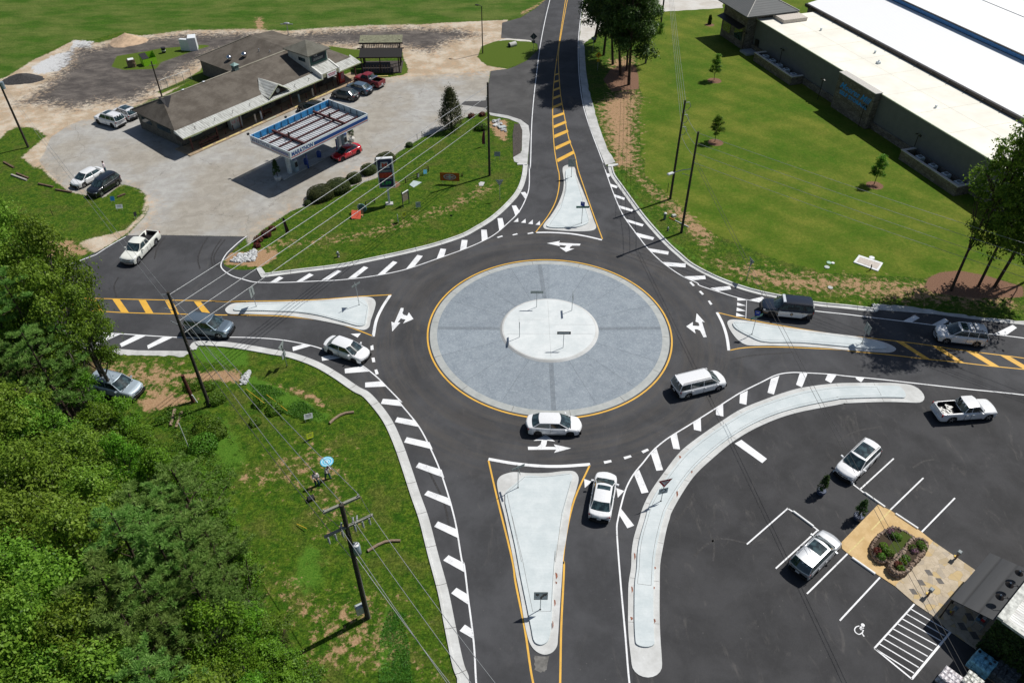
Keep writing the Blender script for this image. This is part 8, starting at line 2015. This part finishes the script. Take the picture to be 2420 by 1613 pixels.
def rocks(label, k, poly, n, r0, r1, seed, mat=M_rip):
    rr = random.Random(seed); P_ = WP(k, poly); xs = [p.x for p in P_]; ys = [p.y for p in P_]; m = MB(); c = 0
    def ins(x, y):
        s_ = False
        for i in range(len(P_)):
            a, b = P_[i], P_[(i + 1) % len(P_)]
            if (a.y > y) != (b.y > y) and x < (b.x - a.x) * (y - a.y) / (b.y - a.y) + a.x: s_ = not s_
        return s_
    while c < n:
        x, y = rr.uniform(min(xs), max(xs)), rr.uniform(min(ys), max(ys))
        if not ins(x, y): continue
        r = rr.uniform(r0, r1); m.ball((x, y, r * .4), (r, r * rr.uniform(.6, 1), r * .7), 7, 5, 0, .25, rr.random()); c += 1
    m.build('rock_pile', mat, kind='stuff', label=label)
rocks('white riprap rocks heaped at the tip of the fuel station grass', 'J', [(180, 230), (260, 170), (330, 150), (420, 120), (425, 170), (400, 230), (250, 240)], 170, .10, .24, 1)
rocks('white rocks at the drain end below the left kerb', 'J', [(270, 1400), (290, 1330), (340, 1260), (370, 1270), (330, 1390)], 60, .10, .2, 2)
rocks('rocks around the drain inlet by the upper kerb', 'B', [(2210, 1130), (2270, 1110), (2330, 1190), (2352, 1230), (2280, 1210)], 40, .12, .28, 3)
def pile(name, label, k, x, y, rx, ry, h, mat, seed):
    rs = random.Random(seed); N = 26; vs = []; fs = []
    for j in range(8):
        f = j / 7
        for i in range(N):
            a = 2 * math.pi * i / N; jit = 1 + .10 * math.sin(3 * a + seed) + rs.uniform(-.07, .07)
            vs.append((rx * (1 - f) * jit * math.cos(a), ry * (1 - f) * jit * math.sin(a), h * (f ** 1.25) + rs.uniform(-.03, .03) * (j > 0) - (.05 if j == 0 else 0)))
    for j in range(7):
        for i in range(N): fs.append((j * N + i, j * N + (i + 1) % N, (j + 1) * N + (i + 1) % N, (j + 1) * N + i))
    m = MB(); m.add(vs, fs, 0, True); o = m.build(name, mat); o.location = W(k, x, y); tag(o, label, 'pile')
pile('sand_pile', 'pale tan sand pile at the back edge of the yard', 'A', 1180, 385, 3.4, 2.8, 1.5, simple('sand', (.50, .36, .24), .95, var=.25, scale=1.5, bump=.4), 1)
pile('gravel_pile', 'dark grey gravel pile at the far left of the yard', 'A', 205, 735, 3.4, 2.4, .9, simple('dark_gravel', (.045, .043, .043), .95, var=.5, scale=5, bump=.5), 2)
t = thing('dumpster', 'lime green dumpster with a black half-open lid on the yard island', 'dumpster', W('A', 1385, 590), R(40))
M_lime = simple('lime_green', (.38, .80, .03), .5); m = MB(); m.add([(-1.1, -.8, 0), (1.1, -.8, 0), (1.1, .8, 0), (-1.1, .8, 0), (-1.1, -.8, 1.1), (1.1, -.8, 1.1), (1.1, .8, 1.6), (-1.1, .8, 1.6)], [(0, 1, 5, 4), (1, 2, 6, 5), (2, 3, 7, 6), (3, 0, 4, 7)]); m.build('container', M_lime, t)
m = MB(); m.box((0, 0, .1), (2.1, 1.5, .1)); m.build('floor', M_trim, t); m = MB(); m.box((-.55, .0, 1.38), (1.05, 1.65, .06), rx=.30); m.build('lid', M_trim, t)
m = MB(); m.add([(1.105, -.8, 1.1), (1.105, .8, 1.6), (1.105, 0, 1.95)], [(0, 1, 2)]); m.build('gable_panel', M_lime, t)
t = thing('pallet_stack', 'leaning stack of weathered wooden pallets left of the green dumpster', 'pallets', W('A', 1222, 625), R(5)); M_pal = simple('pallet_wood', (.30, .22, .14), .95, var=.4)
for i in range(4):
    m = MB()
    for j in range(6): m.box((-.55 + j * .22, i * .16, .62), (.11, .03, 1.2), rx=-.15)
    for z in (.15, .6, 1.1): m.box((0, i * .16 + .05, z), (1.25, .09, .1), rx=-.15)
    m.build('pallet', M_pal, t)
m = MB(); m.box((.1, .2, 1.3), (.9, .5, .06), .4, rx=.3); m.build('loose_board', M_signw, t)
M_wp = simple('white_panel', (.70, .73, .75), .5, var=.08)
for lab, k, x, y, d, rz in (('large white container panel box, left one on the yard island', 'A', 1730, 465, (1.7, .6, 1.9), R(-8)), ('large white container box, right one on the yard island', 'A', 1800, 455, (1.3, 1.9, 2.2), R(15))):
    m = MB(); m.bbox((0, 0, d[2] / 2), d, b=.04); o = m.build('white_container', M_wp); o.location = W(k, x, y); o.rotation_euler.z = rz; tag(o, lab, 'container')
t = thing('trash_can', 'black trash can with a white band on the yard island', 'trash can', W('A', 1520, 490)); m = MB(); m.path([(0, 0, 0), (.05, 0, .9)], [.3, .38], 14); m.build('drum', M_trim, t); m = MB(); m.path([(.03, 0, .35), (.035, 0, .5)], [.345, .36], 14); m.build('band', M_signw, t)
P_ = [W('A', x, y) for x, y in ((1505, 845), (1560, 820), (1640, 795), (1710, 770), (1780, 740))]; t = thing('chain_link_fence', 'grey chain link fence behind the store', 'fence', P_[0])
for p in P_:
    m = MB(); m.tube(p - P_[0], p - P_[0] + Vector((0, 0, 1.7)), .035); m.build('post', M_galv, t)
m = MB(); m.path([p - P_[0] + Vector((0, 0, 1.68)) for p in P_], .03, 5); m.build('top_rail', M_galv, t)
m = MB()
for a, b in zip(P_, P_[1:]):
    for j in range(9):
        q = a.lerp(b, j / 9) - P_[0]; q2 = a.lerp(b, (j + 1) / 9) - P_[0]; m.path([q, q2 + Vector((0, 0, 1.66))], .007, 3, 0, False); m.path([q2, q + Vector((0, 0, 1.66))], .007, 3, 0, False)
m.build('mesh', M_galv, t)
t = thing('drain_pipe', 'buried concrete drain pipe end in the bank by the upper driveway', 'pipe', W('C', 45, 430)); m = MB(); m.tube((-.6, -.3, .25), (.5, .5, .25), .45, .45, 14, cap=False); m.build('pipe', M_band, t); m = MB(); m.ball((-.35, -.15, .2), (.34, .34, .3), 10, 6); m.build('opening', M_signk, t)
t = thing('drain_inlet', 'broken concrete drain inlet beside the upper kerb', 'drain', W('B', 2300, 1185)); m = MB(); m.bbox((0, 0, .1), (1.1, .7, .3), .4, b=.05); m.build('lid', simple('inlet_grey', (.42, .47, .47), .7), t); m = MB(); m.bbox((-.9, .8, .08), (1.0, .6, .25), .9, b=.05); m.build('headwall', M_band, t)
for lab, k, x, y, h_, mat in (('dark maroon feather flag by the red shrubs', 'F', 385, 1105, 2.0, simple('maroon_flag', (.045, .015, .025), .7)), ('red and blue striped feather flag beside the utility pole', 'B', 2143, 1358, 2.0, simple('striped_flag', (.14, .02, .05), .7))):
    t = thing('feather_flag', lab, 'flag', W(k, x, y)); m = MB(); m.tube((0, 0, 0), (0, 0, h_ + .3), .02); m.build('pole', M_galv, t)
    n_ = 8; vs = [];
    for i in range(n_ + 1):
        f = i / n_; w_ = .42 * (1 - f ** 3 * .6); vs += [(.02, .04 * math.sin(f * 6), .35 + f * h_), (.02 + w_, .09 * math.sin(f * 6 + 1), .35 + f * h_)]
    if 'striped' in lab: vs = [(-a, b, c) for a, b, c in vs]
    m = MB(); m.add(vs, [(2 * i, 2 * i + 1, 2 * i + 3, 2 * i + 2) for i in range(n_)]); m.build('cloth', mat, t)
t = thing('landing_mat', 'round light blue landing mat with white rings on the grass beside the two people', 'mat', W('O', 1170, 762))
m = MB(); m.cyl((0, 0, 0), .55, .03, 32); m.build('mat', simple('mat_cyan', (.10, .46, .66), .6), t)
for r0, r1 in ((.40, .45), (.20, .24)):
    m = MB(); vs = []
    for i in range(32):
        a = 2 * math.pi * i / 32; vs += [(r0 * math.cos(a), r0 * math.sin(a), .034), (r1 * math.cos(a), r1 * math.sin(a), .034)]
    m.add(vs, [(2 * i, 2 * i + 1, (2 * i + 3) % 64, (2 * i + 2) % 64) for i in range(32)]); m.build('ring', M_signw, t)
m = MB(); put_text(m, 'H', .26, (0, 0, .035), (1, 0, 0), (0, 1, 0), 0, 0, None, .02); m.build('lettering', M_signw, t)
t = thing('equipment_case', 'black equipment case on the grass below the two people', 'case', W('O', 1022, 1120), R(30)); m = MB(); m.bbox((0, 0, .17), (.55, .42, .34), b=.05); m.build('case', M_trim, t); m = MB(); m.box((0, 0, .35), (.2, .04, .03)); m.build('handle', M_signk, t)
w0 = None
for (k, a, b, lab) in (('Q', (1900, 1072), (2085, 1210), 'white wheel stop at the left bay, farthest from the silver crossover'), ('R', (845, 735), (1030, 865), 'white wheel stop right of the white crossover'), ('R', (1140, 935), (1345, 1070), 'white wheel stop on the upper edge of the tan walkway'),
                    ('R', (730, 1350), (940, 1498), 'white wheel stop on the lower edge of the tan walkway'), ('R', (545, 525), (745, 655), 'white wheel stop under the nose of the white crossover')):
    A_, B_ = W(k, *a, .06), W(k, *b, .06); c_ = (A_ + B_) / 2; c_.z = .01; ang = math.atan2((B_ - A_).y, (B_ - A_).x)
    if w0 is None: m = MB(); m.bbox((0, 0, .07), (1.85, .17, .14), b=.03); w0 = m.build('wheel_stop', M_wblock); o = w0
    else: o = w0.copy(); col.objects.link(o)
    o.location = c_; o.rotation_euler.z = ang; tag(o, lab, 'wheel stop', 'white wheel stops in the restaurant lot')
for (x, y, lab) in ((1705, 392, 'short brown post with a square grey head nearest the parking lot edge of the paving'), (1440, 745, 'short brown post with a square grey head in the middle of the paving'), (1665, 922, 'short post with a square grey head in the shade of the awning')):
    t = thing('bollard_lamp', lab, 'bollard lamp', W('X', x, y, .05), R(40), 'short posts with square heads on the paving')
    m = MB(); m.box((0, 0, .35), (.13, .13, .75)); m.build('post', simple('post_brown', (.16, .10, .07), .8), t)
    m = MB(); m.bbox((0, 0, .82), (.34, .28, .22), b=.04); m.build('head', simple('head_grey', (.17, .20, .21), .5), t)
    m = MB(); m.box((.16, .1, .04), (.18, .18, .05), .5); m.build('foot_plate', M_sy, t)
t = thing('cooler_table', 'grey table with a blue box and red cooler in the shade by the awning', 'table', W('X', 1925, 1010, .05), R(40))
m = MB(); m.bbox((0, 0, .72), (1.1, .7, .06), b=.02); m.build('tabletop', M_signbk, t)
for a in (-.45, .45):
    for b in (-.28, .28):
        m = MB(); m.box((a, b, .35), (.06, .06, .7)); m.build('leg', M_galv, t)
t = thing('cooler', 'small red cooler standing on the grey table', 'cooler', W('X', 1965, 975, .8), R(40)); m = MB(); m.bbox((0, 0, .14), (.28, .24, .28), b=.04); m.build('body', M_marred, t); m = MB(); m.box((0, 0, .295), (.26, .22, .03)); m.build('lid', M_signw, t)
t = thing('blue_box', 'small blue box standing on the grey table', 'box', W('X', 1930, 950, .8), R(40)); m = MB(); m.bbox((0, 0, .1), (.5, .25, .2), b=.03); m.build('body', simple('box_blue', (.10, .20, .32), .5), t); m = MB(); m.box((0, 0, .21), (.46, .21, .02)); m.build('lid', M_dk, t)
def goods(label, k, x, y, d, z, mats, seed, spots=None):
    rr = random.Random(seed); t = thing('wrapped_pallet', label, 'pallet load', W(k, x, y), R(40))
    m = MB(); m.box((0, 0, .07), (d[0], d[1], .14)); m.build('pallet', M_tanw, t)
    m = MB(); nx_, ny_, nz_ = 3, 4, max(2, int(z / .16))
    for c in range(nz_):
        for i in range(nx_):
            for j in range(ny_): m.bbox((-d[0] / 2 + (i + .5) * d[0] / nx_ + rr.uniform(-.03, .03), -d[1] / 2 + (j + .5) * d[1] / ny_ + rr.uniform(-.03, .03), .14 + (c + .5) * z / nz_), (d[0] / nx_ * 1.02, d[1] / ny_ * 1.0, z / nz_ * 1.02), rr.uniform(-.12, .12), b=min(.07, z / nz_ * .4))
    m.build('bags', mats, t)
    if spots:
        for i in range(spots):
            m = MB(); m.cyl((rr.uniform(-.4, .4) * d[0], rr.uniform(-.4, .4) * d[1], z + .16), .10, .03, 10); m.build('round_label', M_dk, t)
    return t
goods('pallet of light blue wrapped bags with round dark labels in the restaurant shade', 'X', 1925, 1420, (1.3, 1.3), .8, simple('blue_wrap', (.22, .50, .62), .35, var=.45, scale=5), 1, 5)
goods('dark striped pallet load right of the blue bags', 'X', 2140, 1520, (1.5, 1.4), .7, simple('striped_load', (.09, .10, .10), .5, var=.7, scale=9), 2, 3)
goods('white and pink bags on a pallet at the bottom edge, left one', 'X', 1620, 1560, (1.1, 1.1), .7, simple('pink_white_bags', (.62, .54, .58), .5, c2=(.8, .78, .8), var=.6, scale=7), 3)
goods('white bags on a pallet at the bottom edge, right one', 'X', 1830, 1600, (1.1, 1.0), .7, simple('pale_bags', (.60, .62, .52), .5, c2=(.8, .8, .76), var=.5, scale=7), 4)
rs = np.random.RandomState(9); n_ = 9000; L = Leaves(77); a = rs.rand(n_) * 12; z = rs.rand(n_) ** .8 * 3.75; pp = np.stack([-.08 - rs.rand(n_) * .22, -a, z], 1)
L.scatter(pp, np.tile([-1, 0, .3], (n_, 1)), .16, .35, .2, .8); o = bpy.data.objects.new('ivy', L.mesh('ivy', L_dark)); col.objects.link(o); o.location = RO; o.rotation_euler.z = RR; tag(o, 'dark ivy covering the shaded side wall of the restaurant', 'ivy')
# ------------------------------------------------------------------ people
def person(label, loc, rz, shirt, trousers, bend=0.0, lean=0.0, hair=(.03, .02, .015), skin=(.36, .20, .13), arms='hold', stride=.12):
    t = thing('person', label, 'person', loc, rz)
    hip = .92; sp_ = Vector((math.sin(bend), 0, math.cos(bend)))
    pel = Vector((0, 0, hip)); ch = pel + sp_ * .30; sh_ = pel + sp_ * .50; nk = pel + sp_ * .58; hd = nk + (sp_ + Vector((.25 * (bend > .2), 0, 0))).normalized() * .13; tp = hd + Vector((0, 0, .10))
    V = [pel, ch, sh_, nk, hd, tp]; E_ = [(0, 1), (1, 2), (2, 3), (3, 4), (4, 5)]; Rr = [.185, .19, .165, .07, .115, .09]
    def addc(root, pts, rads):
        prev = root
        for p, r in zip(pts, rads): V.append(Vector(p)); Rr.append(r); E_.append((prev, len(V) - 1)); prev = len(V) - 1
        return prev
    for sgn in (-1, 1):
        fx = stride * sgn; y = sgn * .10
        addc(0, [(0, y, hip - .06), (fx * .55 + .03, y * 1.1, .50), (fx, y * 1.2, .10), (fx + .05, y * 1.25, .045), (fx + .17, y * 1.35, .035)], [.13, .095, .065, .06, .05])
        s0 = sh_ + Vector((0, sgn * .19, -.01))
        if arms == 'hold': el = s0 + Vector((.06, sgn * .06, -.27)); wr = el + Vector((.22, -sgn * .10, .03)); hn = wr + Vector((.07, -sgn * .03, 0))
        elif arms == 'phone': el = s0 + Vector((.08, sgn * .07, -.26)); wr = el + Vector((.20, -sgn * .08, .10)); hn = wr + Vector((.06, -sgn * .02, .03))
        else: el = s0 + Vector((.02, sgn * .07, -.28)); wr = el + Vector((.06, sgn * .02, -.25)); hn = wr + Vector((.01, 0, -.08))
        addc(2, [s0, el, wr, hn], [.080, .062, .042, .040])
        hi = len(V) - 1; fd = (hn - wr).normalized(); sd2 = Vector((-fd.y, fd.x, 0)); sd2 = sd2.normalized() if sd2.length > .1 else Vector((0, 1, 0))
        for q, (o_, ln) in enumerate(((-.03, .065), (-.01, .075), (.01, .07), (.03, .055))): addc(hi, [hn + sd2 * o_ + fd * .03, hn + sd2 * o_ + fd * (.03 + ln) + Vector((0, 0, -.015))], [.010, .008])
        addc(hi - 0, [hn - sd2 * sgn * .035 + fd * .01, hn - sd2 * sgn * .05 + fd * .04], [.011, .009])
    me = bpy.data.meshes.new('body'); me.from_pydata([tuple(v) for v in V], E_, []); o = bpy.data.objects.new('body', me); col.objects.link(o)
    sk = o.modifiers.new('s', 'SKIN'); sk.use_smooth_shade = True
    for i, r in enumerate(Rr): me.skin_vertices[0].data[i].radius = (r, r)
    me.skin_vertices[0].data[0].use_root = True
    sb_ = o.modifiers.new('u', 'SUBSURF'); sb_.levels = 1; sb_.render_levels = 1
    bpy.context.view_layer.update(); ev = o.evaluated_get(bpy.context.evaluated_depsgraph_get()); nm = bpy.data.meshes.new_from_object(ev)
    o.modifiers.clear(); o.data = nm; o.parent = t
    ms = simple('skin_%d' % int(skin[0] * 100), skin, .6); mt = simple('trousers_%s' % label[:6], trousers, .85); mh = simple('shirt_%s' % label[:6], shirt, .85); mk = simple('shoes', (.04, .035, .03), .7)
    for q in (mt, mh, ms, mk): nm.materials.append(q)
    for p in nm.polygons:
        c = p.center; along = (c - pel).dot(sp_)
        if c.z < .09: p.material_index = 3
        elif along < .03 and c.z < hip + .03 and abs(c.y) < .30 and not (abs(c.y) > .2 and c.z > .6 and c.x > .12): p.material_index = 0
        elif (c - nk).dot(sp_) > .0 and abs(c.y) < .12: p.material_index = 2
        elif (c.x > .20 + bend * .5 and abs(c.y) > .08 and c.z > .7) : p.material_index = 2
        else: p.material_index = 1
    m = MB(); m.ball(hd + Vector((-.02, 0, .045)), (.115, .10, .105), 14, 9, 0, .03); m.build('hair', simple('hair_%s' % label[:6], hair, .8), t)
    m = MB(); m.ball(hd + Vector((.095, 0, -.01)), (.02, .016, .025), 8, 6); m.build('nose', ms, t)
    for sgn in (-1, 1):
        m = MB(); m.ball(hd + Vector((.082, sgn * .033, .018)), .012, 8, 6); m.build('eye', M_signk, t)
        m = MB(); m.ball(hd + Vector((0, sgn * .098, 0)), (.02, .012, .03), 8, 6); m.build('ear', ms, t)
    m = MB(); m.ball(hd + Vector((.085, 0, -.045)), (.008, .025, .006), 8, 5); m.build('mouth', simple('lips', (.25, .09, .07), .6), t)
    return t
person('person in a pinkish white shirt and teal jeans, standing left, holding a controller', W('O', 1082, 985), R(-60), (.62, .55, .56), (.03, .10, .13), .05, arms='hold', hair=(.05, .02, .015), stride=.05)
person('person in a white shirt and faded blue jeans bending forward beside the round mat', W('O', 1180, 922), R(-25), (.66, .64, .60), (.30, .38, .46), .38, arms='phone', hair=(.14, .07, .05), stride=.16)
person('person in dark clothes standing between the parked white sedan and black suv', W('E', 1008, 118), R(200), (.10, .03, .03), (.015, .015, .02), .0, arms='down', stride=.04)
t = thing('remote_controller', 'small dark controller held by the standing person', 'controller', W('O', 1095, 905, 1.18), R(-60)); m = MB(); m.bbox((0, 0, 0), (.12, .2, .04), b=.01); m.build('body', M_signk, t); m = MB(); m.box((.06, 0, .05), (.01, .14, .09)); m.build('screen', M_glass, t)
